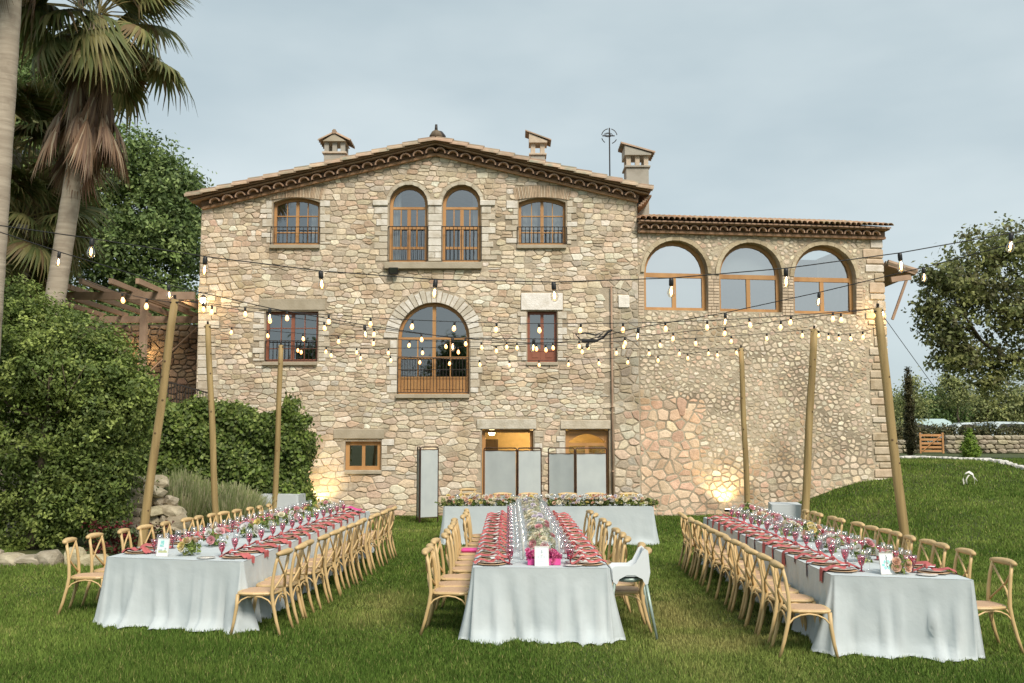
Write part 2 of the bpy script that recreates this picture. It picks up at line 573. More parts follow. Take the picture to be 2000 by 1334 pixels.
# ------------------------------------------------------------------ stone laying
def clip(poly, a, b, c):
    """keep a*x + b*y <= c"""
    out = []
    n = len(poly)
    for i in range(n):
        p, q = poly[i], poly[(i + 1) % n]
        dp, dq = a * p[0] + b * p[1] - c, a * q[0] + b * q[1] - c
        if dp <= 0: out.append(p)
        if (dp < 0 < dq) or (dq < 0 < dp):
            t = dp / (dp - dq)
            out.append((p[0] + (q[0] - p[0]) * t, p[1] + (q[1] - p[1]) * t))
    return out

def area(p):
    return .5 * sum(p[i][0] * p[(i + 1) % len(p)][1] - p[(i + 1) % len(p)][0] * p[i][1] for i in range(len(p)))

def inset(poly, g):
    n = len(poly)
    out = list(poly)
    for i in range(n):
        p, q = poly[i], poly[(i + 1) % n]
        dx, dy = q[0] - p[0], q[1] - p[1]
        l = math.hypot(dx, dy)
        if l < 1e-6: continue
        nx, ny = dy / l, -dx / l
        out = clip(out, nx, ny, nx * p[0] + ny * p[1] - g)
        if len(out) < 3: return []
    return out

def simplify(poly, d):
    out = []
    for p in poly:
        if not out or math.hypot(p[0] - out[-1][0], p[1] - out[-1][1]) > d: out.append(p)
    while len(out) > 3 and math.hypot(out[0][0] - out[-1][0], out[0][1] - out[-1][1]) < d: out.pop()
    return out

def op_clip(poly, s, ops):
    """trim a stone so it stays out of the openings"""
    for o in ops:
        x0, x1, z0, z1, arch, mg = o['x0'], o['x1'], o['z0'], o['z1'], o.get('arch'), o.get('mg', .01)
        R_ = (x1 - x0) / 2
        if arch == 'semi': zs = z1 - R_
        elif arch == 'seg': zs = z1 - .14
        else: zs = z1
        mgt = o.get('mgt', mg)
        if s[0] < x0 - 1.2 or s[0] > x1 + 1.2 or s[1] < z0 - 1 or s[1] > z1 + 1.2: continue
        if arch == 'semi' and s[1] > zs:
            cx = (x0 + x1) / 2
            dx, dz = s[0] - cx, s[1] - zs
            d = math.hypot(dx, dz)
            if d < R_ + mgt * .5: return []
            poly = clip(poly, -dx / d, -dz / d, -(R_ + mgt) - (dx * cx + dz * zs) / d)
        else:
            dl, dr, db, dt = x0 - mg - s[0], s[0] - x1 - mg, z0 - o.get('mgb', .0) - s[1], s[1] - z1 - mgt
            k = max(dl, dr, db, dt)
            if k < 0: return []
            if k == dl: poly = clip(poly, 1, 0, x0 - mg)
            elif k == dr: poly = clip(poly, -1, 0, -x1 - mg)
            elif k == db: poly = clip(poly, 0, 1, z0 - o.get('mgb', .0))
            else: poly = clip(poly, 0, -1, -z1 - mgt)
        if len(poly) < 3: return []
    return poly

def seeds_rows(rnd, x0, x1, z0, z1, hmin, hmax, wmin, wmax, wob=.05, jit=.12):
    out, z, k = [], z0, 0
    while z < z1:
        h = rnd.uniform(hmin, hmax)
        x = x0 + rnd.uniform(-.3, 0)
        ph = rnd.uniform(0, 6)
        while x < x1:
            w = rnd.uniform(wmin, wmax)
            if rnd.random() < .25: w *= .55
            zz = z + h / 2 + wob * math.sin(x * 1.3 + z * .6 + ph * .15) + rnd.uniform(-jit, jit) * h
            if rnd.random() < .18 and w > wmin * 1.1:
                out.append((x + w / 2 + rnd.uniform(-.03, .03), zz + h * .26, 0))
                out.append((x + w / 2 + rnd.uniform(-.03, .03), zz - h * .26, 0))
            else:
                out.append((x + w / 2, zz, rnd.choice((0, 0, 0, .004, .012)) * (w + h)))
            x += w
        z += h
        k += 1
    return out

def lay_stones(seeds, planes, ops, gap, aniso, rnd, hardness=.8, jag=.0):
    cell = .45
    G = {}
    for i, s in enumerate(seeds):
        G.setdefault((int(s[0] // cell), int(s[1] // cell)), []).append(i)
    res = []
    for i, s in enumerate(seeds):
        poly = [(s[0] - .6, s[1] - .45), (s[0] + .6, s[1] - .45), (s[0] + .6, s[1] + .45), (s[0] - .6, s[1] + .45)]
        gx, gz = int(s[0] // cell), int(s[1] // cell)
        near = []
        for a in (-2, -1, 0, 1, 2):
            for b in (-1, 0, 1):
                near += G.get((gx + a, gz + b), [])
        near.sort(key=lambda j: (seeds[j][0] - s[0]) ** 2 + ((seeds[j][1] - s[1]) * aniso) ** 2)
        Z = s[1] * aniso
        for j in near[1:22]:
            t = seeds[j]
            tz = t[1] * aniso
            a, b = 2 * (t[0] - s[0]), 2 * (tz - Z)
            c = t[0] ** 2 + tz ** 2 - s[0] ** 2 - Z ** 2 + s[2] - t[2]
            poly = clip(poly, a, b * aniso, c)
            if len(poly) < 3: break
        if len(poly) < 3: continue
        for (a, b, c) in planes:
            poly = clip(poly, a, b, c)
            if len(poly) < 3: break
        if len(poly) < 3: continue
        poly = op_clip(poly, s, ops)
        if len(poly) < 3: continue
        poly = inset(simplify(poly, .012), gap * rnd.uniform(.7, 1.5))
        if len(poly) < 3: continue
        poly = simplify(poly, .02)
        if len(poly) < 3 or area(poly) < .0025: continue
        # long edges get a slight kink, corners are cut unevenly, so stones read as hewn
        kp = []
        for k in range(len(poly)):
            p, b = poly[k], poly[(k + 1) % len(poly)]
            kp.append(p)
            l = math.hypot(b[0] - p[0], b[1] - p[1])
            if l > .13:
                t, o_ = rnd.uniform(.3, .7), rnd.uniform(-.004, .010)
                kp.append((p[0] + (b[0] - p[0]) * t - (b[1] - p[1]) / l * o_, p[1] + (b[1] - p[1]) * t + (b[0] - p[0]) / l * o_))
        poly = kp
        q = []
        n = len(poly)
        for k in range(n):
            p, a, b = poly[k], poly[k - 1], poly[(k + 1) % n]
            la, lb = math.hypot(a[0] - p[0], a[1] - p[1]), math.hypot(b[0] - p[0], b[1] - p[1])
            ca, cb = min(.34, rnd.uniform(.008, .038) / max(la, .01)), min(.34, rnd.uniform(.008, .038) / max(lb, .01))
            q.append((p[0] + (a[0] - p[0]) * ca, p[1] + (a[1] - p[1]) * ca))
            q.append((p[0] + (b[0] - p[0]) * cb, p[1] + (b[1] - p[1]) * cb))
        cx, cz = sum(p[0] for p in q) / len(q), sum(p[1] for p in q) / len(q)
        if jag:
            q = [(p[0] + rnd.uniform(-jag, jag), p[1] + rnd.uniform(-jag, jag)) for p in q]
        res.append((q, (cx, cz), area(q)))
    return res

def stone_geo(q, c, proud, rnd, base=-.02):
    """local: x right, y out of the wall is -, z up; centred on c"""
    n = len(q)
    tx, tz = rnd.uniform(-.05, .05), rnd.uniform(-.06, .04)
    V = []
    for (k, d) in ((1.0, base), (.985, proud * .45), (.90, proud * .86), (.68, proud)):
        for p in q:
            x, z = (p[0] - c[0]) * k, (p[1] - c[1]) * k
            o = d + (x * tx + z * tz if d > 0 else 0) + (rnd.uniform(-.003, .003) if d > 0 else 0)
            V.append((x, -o, z))
    fs = []
    for L in range(3):
        for i in range(n):
            j = (i + 1) % n
            fs.append((L * n + i, L * n + j, (L + 1) * n + j, (L + 1) * n + i))
    fs.append(tuple(3 * n + i for i in range(n)))
    return V, fs

PAL_MAIN = [(.56, .47, .33), (.60, .52, .38), (.52, .41, .27), (.64, .58, .46), (.50, .38, .26), (.58, .49, .36), (.67, .63, .54), (.47, .38, .27), (.56, .42, .30), (.44, .38, .28)]
PAL_WARM = [(.58, .40, .27), (.54, .34, .23), (.60, .44, .29), (.64, .52, .37), (.50, .33, .21), (.60, .50, .38)]
PAL_WING = [(.55, .46, .33), (.59, .51, .38), (.48, .38, .27), (.62, .56, .45), (.53, .40, .28), (.46, .39, .28)]
PAL_GREY = [(.45, .42, .33), (.42, .37, .28), (.50, .47, .39), (.46, .38, .26), (.54, .48, .36)]

def put_stones(stones, parent, xf, mat_, rnd, palf, proud=(.008, .026), limit=300, name='stone'):
    """xf(x, out, z) -> world point and rotation angle of the wall"""
    order = sorted(range(len(stones)), key=lambda i: -stones[i][2])
    L = WPOS[parent.name]
    rest = MB()
    for k, i in enumerate(order):
        q, c, ar = stones[i]
        V, fs = stone_geo(q, c, rnd.uniform(*proud), rnd)
        b = palf(c, rnd)
        b = tuple(x * .68 + y * .32 for x, y in zip(b, (.68, .62, .55))) if name == 'stone' and parent.name != 'terrace_wall' else b
        f = rnd.uniform(.86, 1.30)
        col = tuple(min(.82, x * f * rnd.uniform(.97, 1.03)) for x in b)
        o, ang = xf(c[0], 0, c[1])
        ca, sa = math.cos(ang), math.sin(ang)
        V = [(v[0] * ca - v[1] * sa, v[0] * sa + v[1] * ca, v[2]) for v in V]
        if k < limit:
            mb = MB(); mb.add(V, fs, col)
            ob = place(mb.mesh(name, mat_), name, parent, o - L)
        else:
            rest.add([(o.x + v[0], o.y + v[1], o.z + v[2]) for v in V], fs, col)
    if rest.v:
        rest.build('small_stones' if name == 'stone' else 'small_' + name + 's', mat_, parent, kind='stuff')

# ------------------------------------------------------------------ openings and windows
NARC = 14
def outline(o, i=0.0):
    """ccw outline (seen from the front) inset by i"""
    x0, x1, z0, z1, arch = o['x0'] + i, o['x1'] - i, o['z0'] + i, o['z1'] - i, o.get('arch')
    if arch == 'semi':
        R_ = (x1 - x0) / 2
        cx, cz = (x0 + x1) / 2, z1 - R_
        return [(x0, z0), (x1, z0)] + [(cx + R_ * math.cos(math.pi * k / NARC), cz + R_ * math.sin(math.pi * k / NARC)) for k in range(NARC + 1)]
    if arch == 'seg':
        rise = .14
        cx = (x0 + x1) / 2
        return [(x0, z0), (x1, z0)] + [(x1 - (x1 - x0) * k / NARC, z1 - rise + rise * (1 - (2 * k / NARC - 1) ** 2)) for k in range(NARC + 1)]
    return [(x0, z0), (x1, z0), (x1, z1), (x0, z1)]

def wall_with_holes(outer, ops, xf, mat_, parent, name, depth=.4):
    loops = [[Vector((p[0], p[1], 0)) for p in outer]] + [[Vector((p[0], p[1], 0)) for p in reversed(outline(o))] for o in ops]
    tris = geometry.tessellate_polygon(loops)
    flat = [p for l in loops for p in l]
    mb = MB()
    P = [xf(p.x, 0, p.y)[0] for p in flat]
    fs = []
    for t in tris:
        a, b, c = [flat[i] for i in t]
        s = (b.x - a.x) * (c.y - a.y) - (c.x - a.x) * (b.y - a.y)
        fs.append(tuple(t) if s > 0 else tuple(reversed(t)))
    mb.add(P, fs)
    for o in ops:
        pts = outline(o)
        n = len(pts)
        d = o.get('depth', depth)
        V = [xf(p[0], 0, p[1])[0] for p in pts] + [xf(p[0], -d, p[1])[0] for p in pts]
        mb.add(V, [(i, (i + 1) % n, (i + 1) % n + n, i + n) for i in range(n)])
    return mb.build(name, mat_, parent)

def window(parent, xf, o, rows, wood, glass, fw=.075, bt=.05, rec=.2, th=.07, name='window', sash=0.0, extra=None):
    """rows: (z_lo, z_hi, [bar centres as fractions], 'glass' or 'panel', bar thickness)"""
    a, b = outline(o, 0.002), outline(o, fw)
    n = len(a)
    mb = MB()
    W = lambda x, d, z: xf(x, d, z)[0]
    V = [W(p[0], -rec, p[1]) for p in a] + [W(p[0], -rec, p[1]) for p in b] + [W(p[0], -rec - th, p[1]) for p in b]
    mb.add(V, [(i, (i + 1) % n, (i + 1) % n + n, i + n) for i in range(n)] + [(i + n, (i + 1) % n + n, (i + 1) % n + 2 * n, i + 2 * n) for i in range(n)])
    x0, x1 = o['x0'] + fw, o['x1'] - fw
    def bar(xa, xb, za, zb, d0=-.012, t=.05):
        P = []
        for x in (xa, xb):
            for d in (-rec + d0, -rec + d0 - t):
                for z in (za, zb): P.append(W(x, d, z))
        mb.add(P, [(0, 1, 3, 2), (4, 6, 7, 5), (0, 4, 5, 1), (2, 3, 7, 6), (0, 2, 6, 4), (1, 5, 7, 3)])
    for k in range(len(rows) - 1):
        z = rows[k][1]
        bar(x0, x1, z - bt / 2, z + bt / 2, d0=-.006)
    panes = []
    inner = outline(o, fw)
    ctr = ((x0 + x1) / 2, (o['z0'] + o['z1']) / 2)
    for k, (za, zb, bars, kind, t) in enumerate(rows):
        za2 = za + (bt / 2 if k else 0)
        zb2 = zb - (bt / 2 if k < len(rows) - 1 else 0)
        if k == 0: za2 = o['z0'] + fw
        top = o['z1'] - fw if k == len(rows) - 1 else zb2
        cuts = [x0]
        for f in bars:
            tt = t
            if isinstance(f, tuple): f, tt = f
            x = x0 + (x1 - x0) * f
            bar(x - tt / 2, x + tt / 2, za2, top - (.02 if o.get('arch') == 'seg' and k == len(rows) - 1 else 0), d0=-.014)
            cuts += [x - tt / 2, x + tt / 2]
        cuts.append(x1)
        for j in range(0, len(cuts), 2):
            poly = [(cuts[j], za2), (cuts[j + 1], za2), (cuts[j + 1], top), (cuts[j], top)]
            for m_ in range(len(inner)):
                p, q = inner[m_], inner[(m_ + 1) % len(inner)]
                dx, dy = q[0] - p[0], q[1] - p[1]
                l = math.hypot(dx, dy)
                if l < 1e-6 or len(poly) < 3: continue
                poly = clip(poly, dy / l, -dx / l, (dy * p[0] - dx * p[1]) / l + .001)
            if len(poly) >= 3 and abs(area(poly)) > .004: panes.append((poly, kind))
    wobj = mb.build(name, M[wood], parent)
    for poly, kind in panes:
        p = MB()
        d = -rec - .045
        if kind == 'panel':
            pts = [W(x, -rec - .02, z) for x, z in poly]
            nv = W(0, -.03, 0) - W(0, 0, 0)
            p.poly_extrude(pts, nv)
            q = inset(poly, .06)
            if len(q) >= 3: p.poly_extrude([W(x, -rec - .008, z) for x, z in q], W(0, -.014, 0) - W(0, 0, 0))
            p.build('panel', M[wood], wobj)
        else:
            p.add([W(x, d, z) for x, z in poly], [tuple(range(len(poly)))])
            p.build('pane', M[glass], wobj)
    return wobj

def railing(parent, xf, x0, x1, z0, z1, n, out=.03, name='window_railing', mid=None):
    mb = MB()
    W = lambda x, d, z: xf(x, d, z)[0]
    mb.tube([W(x0, out, z1), W(x1, out, z1)], .014, 5)
    mb.tube([W(x0, out, z0), W(x1, out, z0)], .011, 5)
    if mid: mb.tube([W(x0, out, mid), W(x1, out, mid)], .009, 5)
    for i in range(n + 1):
        x = x0 + (x1 - x0) * i / n
        mb.tube([W(x, out, z0), W(x, out, z1)], .009, 4)
    for x in (x0, x1):
        for z in (z0, z1): mb.tube([W(x, out, z), W(x, -.12, z)], .010, 4)
    return mb.build(name, M['iron'], parent)

def block(parent, xf, x0, x1, z0, z1, out=.03, dep=.1, mt='block', name='stone_block', col=(1, 1, 1), bev=.012):
    mb = MB()
    ctr, ang = xf((x0 + x1) / 2, (out - dep) / 2, (z0 + z1) / 2)
    mb.box(ctr, (x1 - x0, out + dep, z1 - z0), Matrix.Rotation(ang, 3, 'Z'), col, bev)
    return mb.build(name, M[mt], parent)

def voussoirs(parent, xf, cx, cz, r0, r1, n, a0=0.0, a1=math.pi, out=.03, name='voussoir', mt='block', rnd=None, joined=False, dep=.08, cols=None, gap=.012):
    J = MB()
    for k in range(n):
        ta = a0 + (a1 - a0) * k / n + gap / r0 / 2
        tb = a0 + (a1 - a0) * (k + 1) / n - gap / r0 / 2
        rr = r1 + (rnd.uniform(-.05, .04) * (r1 - r0) / .35 if rnd else 0)
        oo = out + (rnd.uniform(-.008, .008) if rnd else 0)
        pts = [(cx + r * math.cos(t), cz + r * math.sin(t)) for r, t in ((r0, ta), (rr, ta), (rr, tb), (r0, tb))]
        col = rnd.choice(cols) if cols else (1, 1, 1)
        mb = J if joined else MB()
        P = [xf(p[0], oo, p[1])[0] for p in pts]
        mb.poly_extrude(P, xf(0, -dep - oo, 0)[0] - xf(0, 0, 0)[0], col)
        if not joined: mb.build(name, M[mt], parent)
    if joined: J.build(name, M[mt], parent, kind='stuff')

# ------------------------------------------------------------------ main house
YH = 28.0
def xh(x, out, z): return Vector((x, YH - out, z)), 0.0
def hx(px, py=856): return atY(px, py, YH).x
def hz(py): return atY(1000, py, YH).z
def OP(pa, pb, pt, pbm, **kw):
    return dict(x0=hx(pa, (pt + pbm) / 2), x1=hx(pb, (pt + pbm) / 2), z0=hz(pbm), z1=hz(pt), **kw)

rnd = random.Random(11)
house = empty('stone_farmhouse', (hx(850), YH, 0), 0, 'large three storey farmhouse of pale rubble stone with low gabled tile roof', 'house')

W1 = OP(533, 624, 386, 478, arch='seg', mg=.02, mgt=.34)
W2 = OP(1013, 1105, 386, 478, arch='seg', mg=.02, mgt=.34)
A1 = OP(760, 835, 361, 512, arch='semi', mg=.02, mgt=.12)
A2 = OP(864, 939, 361, 512, arch='semi', mg=.02, mgt=.12)
W3 = OP(518, 621, 608, 706, mg=.02)
W4 = OP(1030, 1088, 608, 707, mg=.02)
A3 = OP(777, 917, 591, 770, arch='semi', mg=.02, mgt=.38)
W5 = OP(674, 744, 862, 918, mg=.02)
D1 = OP(941, 1042, 839, 1003, mg=.02); D1['z0'] = .02
D2 = OP(1105, 1190, 839, 1003, mg=.02); D2['z0'] = .02
OPS = [W1, W2, A1, A2, W3, W4, A3, W5, D1, D2]
XL, XR = hx(388, 600), hx(1247, 600)
eL, eA, eR = atY(392, 392, YH), atY(850, 286, YH), atY(1243, 386, YH)
ZL, ZR, ZA, XA = eL.z, eR.z, eA.z, eA.x
outer = [(XL, -.3), (XR, -.3), (XR, ZR), (XA, ZA), (XL, ZL)]
wall_with_holes(outer, OPS, xh, M['mortar'], house, 'front_wall')

# lintels, jambs, keyed surrounds block the rubble too
ghost = []
def GH(pa, pb, pt, pbm): ghost.append(OP(pa, pb, pt, pbm, mg=.01))
GH(507, 636, 585, 606)      # lintel of W3
GH(1018, 1099, 573, 607)    # white lintel
GH(654, 750, 838, 856)
GH(932, 1047, 819, 838); GH(1095, 1200, 821, 838)
GH(752, 941, 511, 527); GH(727, 758, 391, 403); GH(938, 967, 391, 403)
GH(836, 863, 391, 512)
JAMBS = []
def jambs(edge, sgn, y0, y1, w0, w1):
    y = y0; k = rnd.random() < .5
    while y < y1 - 3:
        h = rnd.uniform(9, 17); k = not k
        w = w1 * rnd.uniform(.8, 1.1) if k else w0 * rnd.uniform(.9, 1.3)
        a, b_ = (edge, edge + w) if sgn > 0 else (edge - w, edge)
        yb = min(y + h, y1)
        JAMBS.append((a, b_, y, yb - .9)); GH(a, b_, y - .3, yb)
        y = yb
jambs(941, 1, 404, 511, 14, 27); jambs(757, -1, 404, 511, 13, 26)
jambs(919, 1, 665, 768, 12, 22); jambs(775, -1, 665, 768, 12, 22)
jambs(626, 1, 392, 478, 9, 22); jambs(531, -1, 392, 478, 9, 20); jambs(1108, 1, 392, 478, 8, 18); jambs(1011, -1, 392, 478, 9, 22)
jambs(623, 1, 609, 706, 10, 24); jambs(516, -1, 609, 706, 8, 20); jambs(1090, 1, 609, 706, 8, 16); jambs(1028, -1, 609, 706, 9, 17)
jambs(746, 1, 858, 920, 10, 24); jambs(1044, 1, 842, 960, 9, 16); jambs(1103, -1, 842, 960, 9, 18)
q_ = len(JAMBS)
jambs(389, 1, 560, 1003, 20, 36)

def half(xa, za, xb, zb):
    """half-plane under the line a-b"""
    dx, dz = xb - xa, zb - za
    return (-dz, dx, -dz * xa + dx * za)
XS = hx(1194, 700)      # vertical strip right of the drain pipe is laid separately
pl = [(-1, 0, -XL), (0, -1, 0.0), half(XL, ZL, XA, ZA), half(XA, ZA, XR, ZR)]
ZB = hz(765)
seeds = seeds_rows(rnd, XL, XR, -.1, 2.9, .11, .25, .17, .54, wob=.07, jit=.22)
seeds += seeds_rows(rnd, XL, XR, 2.9, ZA + .2, .095, .205, .15, .46, wob=.06, jit=.10)
left = [s for s in seeds if s[0] < XS or s[1] > hz(556)]
strip = [s for s in seeds_rows(rnd, XS, XR, -.1, hz(556), .14, .32, .18, .5, jit=.3) if s[0] > XS]
stones = lay_stones(left, pl + [(1, 0, XR)], OPS + ghost, .0065, 2.1, rnd)
stones = [s for s in stones if not (s[1][0] > XS and s[1][1] < hz(566))]
stones += lay_stones(strip, [(-1, 0, -XS - .05), (1, 0, XR), (0, -1, 0), (0, 1, hz(562))], ghost, .013, 1.4, rnd)
def pal_main(c, r):
    x, z = c
    if x > XS and z < hz(556): return tuple(q * (.62 if 3.6 < z < 5.9 else .85) for q in r.choice(PAL_GREY if z > 3 else PAL_GREY + PAL_WARM))
    if 2.7 < z < 3.7 and r.random() < .6: return r.choice(PAL_GREY)
    p = r.random()
    if p < .09: return r.choice(PAL_WARM)
    if z < 1.1 and p < .35: return r.choice(PAL_WARM)
    return r.choice(PAL_MAIN)
put_stones(stones, house, xh, M['stone'], rnd, pal_main)

WHT = [(1.02, 1.0, .97), (.93, .92, .88), (1.08, 1.08, 1.07), (.86, .83, .76)]
def B(pa, pb, pt, pbm, out=.035, **kw):
    return block(house, xh, hx(pa, (pt + pbm) / 2), hx(pb, (pt + pbm) / 2), hz(pbm), hz(pt), out, **kw)
B(507, 636, 584, 606, .03, mt='lintel', name='lintel')
B(1018, 1099, 573, 606, .05, name='lintel', col=(1.2, 1.2, 1.22))
B(652, 750, 838, 857, .05, name='lintel', mt='lintel')
B(932, 1047, 819, 838, .05, name='lintel', col=(.85, .83, .76))
B(1095, 1192, 821, 838, .05, name='lintel', col=(.85, .80, .70))
B(1208, 1229, 577, 601, .05, name='stone_block', col=(1.2, 1.2, 1.2))
# sills
B(752, 941, 513, 526, .14, name='window_sill', mt='lintel')
B(528, 625, 479, 486, .10, name='window_sill', mt='lintel')
B(1010, 1106, 479, 486, .10, name='window_sill', mt='lintel')
B(514, 620, 707, 714, .10, name='window_sill', mt='lintel')
B(1028, 1090, 708, 714, .06, name='window_sill', mt='lintel')
B(773, 917, 770, 778, .10, name='window_sill', mt='lintel')
B(674, 745, 919, 926, .06, name='window_sill', mt='lintel')
# impost blocks and jamb stones of the twin arches
B(729, 758, 392, 402, .07, name='impost', col=(1, 1, .97)); B(938, 967, 392, 402, .07, name='impost', col=(1.05, 1.05, 1.04)); B(836, 863, 391, 402, .07, name='impost', col=(1.08, 1.08, 1.08))
for (a_, b_, y0_, y1_) in JAMBS:
    if a_ < 400: a_ = 388 + (1003 - (y0_ + y1_) / 2) * .008 - 3.2
    B(a_, b_, y0_, y1_, rnd.uniform(.02, .035), name='jamb_stone' if b_ > 440 else 'quoin', col=rnd.choice([(1, .98, .93), (.9, .86, .78), (.8, .74, .64), (1.05, 1.04, 1.02), (.88, .82, .72)]))
z = 403
while z < 508:
    h = rnd.choice((9, 12, 15)); zb = min(z + h, 511)
    w = rnd.choice((8, 14, 20))
    if rnd.random() < .35: B(837, 849, z, zb - .8, .03, name='jamb_stone', col=rnd.choice(WHT)); B(850, 862.5, z, zb - .8, .03, name='jamb_stone', col=rnd.choice(WHT))
    else: B(837, 862.5, z, zb - .8, .03, name='jamb_stone', col=rnd.choice(WHT))
    z = zb
for o in (A1, A2):
    R_ = (o['x1'] - o['x0']) / 2
    voussoirs(house, xh, (o['x0'] + o['x1']) / 2, o['z1'] - R_, R_ + .004, R_ + .10, 9, out=.04, rnd=rnd, cols=[(.82, .78, .68), (.9, .86, .76), (.75, .7, .6)], name='arch_stone', gap=.006)
R3 = (A3['x1'] - A3['x0']) / 2
voussoirs(house, xh, (A3['x0'] + A3['x1']) / 2, A3['z1'] - R3, R3 + .005, R3 + .36, 25, out=.03, rnd=rnd, cols=WHT, name='arch_stone', gap=.022)
BR = [(1.0, .92, .82), (1.15, 1.05, .95), (.85, .75, .65), (1.1, 1.1, 1.05)]
for o in (W1, W2):
    cx, w = (o['x0'] + o['x1']) / 2, o['x1'] - o['x0']
    rr = 3.6
    a = math.asin((w / 2 + .10) / rr)
    J = MB()
    n = 36
    for k in range(n):
        t = -a + 2 * a * (k + .5) / n
        p0 = Vector((cx + rr * math.sin(t), 0, o['z1'] + .005 - rr + rr * math.cos(t)))
        hgt = .34
        pts = []
        for (du, dv) in ((-.014, 0), (.014, 0), (.017, hgt), (-.017, hgt)):
            pts.append((p0.x + du * math.cos(t) + dv * math.sin(t), p0.z - du * math.sin(t) + dv * math.cos(t)))
        J.poly_extrude([xh(p[0], .035 + rnd.uniform(-.004, .004), p[1])[0] for p in reversed(pts)], (0, .1, 0), rnd.choice(BR))
    J.build('brick_arch', M['brick'], house, kind='stuff')

# windows
def rowz(o, *ps): return [hz(p) for p in ps]
for o in (W1, W2):
    za, zb, zc = hz(474), hz(449), hz(420)
    w = window(house, xh, o, [(o['z0'], hz(452), [.25, (.5, .09), .75], 'glass', .025), (hz(452), hz(420), [.25, (.5, .09), .75], 'glass', .025), (hz(420), o['z1'], [.25, (.5, .09), .75], 'glass', .025)], 'wood', 'glass', bt=.03, rec=.16)
    railing(house, xh, o['x0'] - .04, o['x1'] + .02, o['z0'] + .04, hz(444), 12, .05)
for o in (A1, A2):
    window(house, xh, o, [(o['z0'], hz(482), [(.5, .10)], 'glass', .05), (hz(482), hz(443), [.25, (.5, .10), .75], 'glass', .03), (hz(443), hz(404), [.25, (.5, .10), .75], 'glass', .03), (hz(404), o['z1'], [], 'glass', .05)], 'wood', 'glass', bt=.07, rec=.18, fw=.09)
    railing(house, xh, o['x0'] - .02, o['x1'] + .02, o['z0'] + .05, hz(443), 10, .03)
window(house, xh, W3, [(W3['z0'], hz(680), [.25, (.5, .10), .75], 'glass', .02), (hz(680), hz(640), [.25, (.5, .10), .75], 'glass', .02), (hz(640), W3['z1'], [.25, (.5, .10), .75], 'glass', .02)], 'wood_red', 'glass', bt=.02, rec=.14)
railing(house, xh, W3['x0'] + .02, W3['x1'] - .02, W3['z0'] + .03, hz(666), 13, .03)
window(house, xh, W4, [(W4['z0'], hz(683), [(.5, .09)], 'panel', .05), (hz(683), W4['z1'], [(.5, .09)], 'glass', .05)], 'wood_red', 'glass', bt=.06, rec=.14)
window(house, xh, A3, [(A3['z0'], hz(737), [(.5, .10)], 'panel', .05), (hz(737), hz(698), [.25, (.5, .10), .75], 'glass', .035), (hz(698), hz(660), [.25, (.5, .10), .75], 'glass', .035), (hz(660), A3['z1'], [(.5, .10)], 'glass', .035)], 'wood', 'glass', bt=.06, rec=.14, fw=.085)
railing(house, xh, A3['x0'] + .01, A3['x1'] - .01, A3['z0'] + .05, hz(699), 22, .03, mid=hz(722))
window(house, xh, W5, [(W5['z0'], W5['z1'], [(.5, .09)], 'glass', .05)], 'wood', 'glass', bt=.05, rec=.10, fw=.11)
# curtains behind panes
def curtain(x0, x1, z0, z1, d=-.34, n=22, amp=.025):
    mb = MB()
    V = []
    for i in range(n + 1):
        x = x0 + (x1 - x0) * i / n
        dd = d + amp * math.sin(i * 1.9) + amp * .5 * math.sin(i * .8)
        V += [xh(x, dd, z0)[0], xh(x + .02 * math.sin(i), dd * 1.0, z1)[0]]
    mb.add(V, [(2 * i, 2 * i + 2, 2 * i + 3, 2 * i + 1) for i in range(n)])
    mb.build('curtain', M['curtain'], house, smooth_=True)
curtain(A1['x0'] + .05, A1['x0'] + .30, A1['z0'] + .1, A1['z1'] - .1)
curtain(A2['x1'] - .24, A2['x1'] - .05, A2['z0'] + .1, A2['z1'] - .25)
curtain(W2['x0'] + .12, W2['x0'] + .55, W2['z0'] + .05, W2['z1'] - .08)
curtain(W2['x1'] - .52, W2['x1'] - .12, W2['z0'] + .05, W2['z1'] - .08)
curtain(W1['x1'] - .30, W1['x1'] - .08, W1['z0'] + .05, W1['z1'] - .08)

# shell: side walls, back, upper floors, inner room behind the doors
DEP = 10.0
mb = MB()
def wallbox(mb, x0, x1, y0, y1, z0, z1): mb.box(((x0 + x1) / 2, (y0 + y1) / 2, (z0 + z1) / 2), (x1 - x0, y1 - y0, z1 - z0))
wallbox(mb, XL + .002, XL + .35, YH + .004, YH + DEP, -.3, ZL - .05)
wallbox(mb, XR - .35, XR - .002, YH + .004, YH + DEP, -.3, ZR - .05)
mb.poly_extrude([(XL, YH + DEP, -.3), (XR, YH + DEP, -.3), (XR, YH + DEP, ZR), (XA, YH + DEP, ZA), (XL, YH + DEP, ZL)], (0, .35, 0))
mb.build('outer_wall', M['mortar'], house)
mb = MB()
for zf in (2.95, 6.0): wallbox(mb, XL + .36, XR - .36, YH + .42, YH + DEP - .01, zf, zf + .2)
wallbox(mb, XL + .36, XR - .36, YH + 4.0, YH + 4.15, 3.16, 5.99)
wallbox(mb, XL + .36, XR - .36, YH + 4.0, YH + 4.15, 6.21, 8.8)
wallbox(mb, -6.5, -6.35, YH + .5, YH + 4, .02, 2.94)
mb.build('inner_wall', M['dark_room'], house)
mb = MB()
rx0, rx1 = D1['x0'] - .9, D2['x1'] + .25
wallbox(mb, rx0, rx1, YH + 3.2, YH + 3.3, .02, 2.9)
wallbox(mb, rx0 - .1, rx0, YH + .5, YH + 3.3, .02, 2.9)
wallbox(mb, rx1, rx1 + .1, YH + .5, YH + 3.3, .02, 2.9)
wallbox(mb, rx0, rx1, YH + .5, YH + 3.2, 2.8, 2.9)
mb.build('lit_room_wall', M['plaster'], house)
mb = MB()
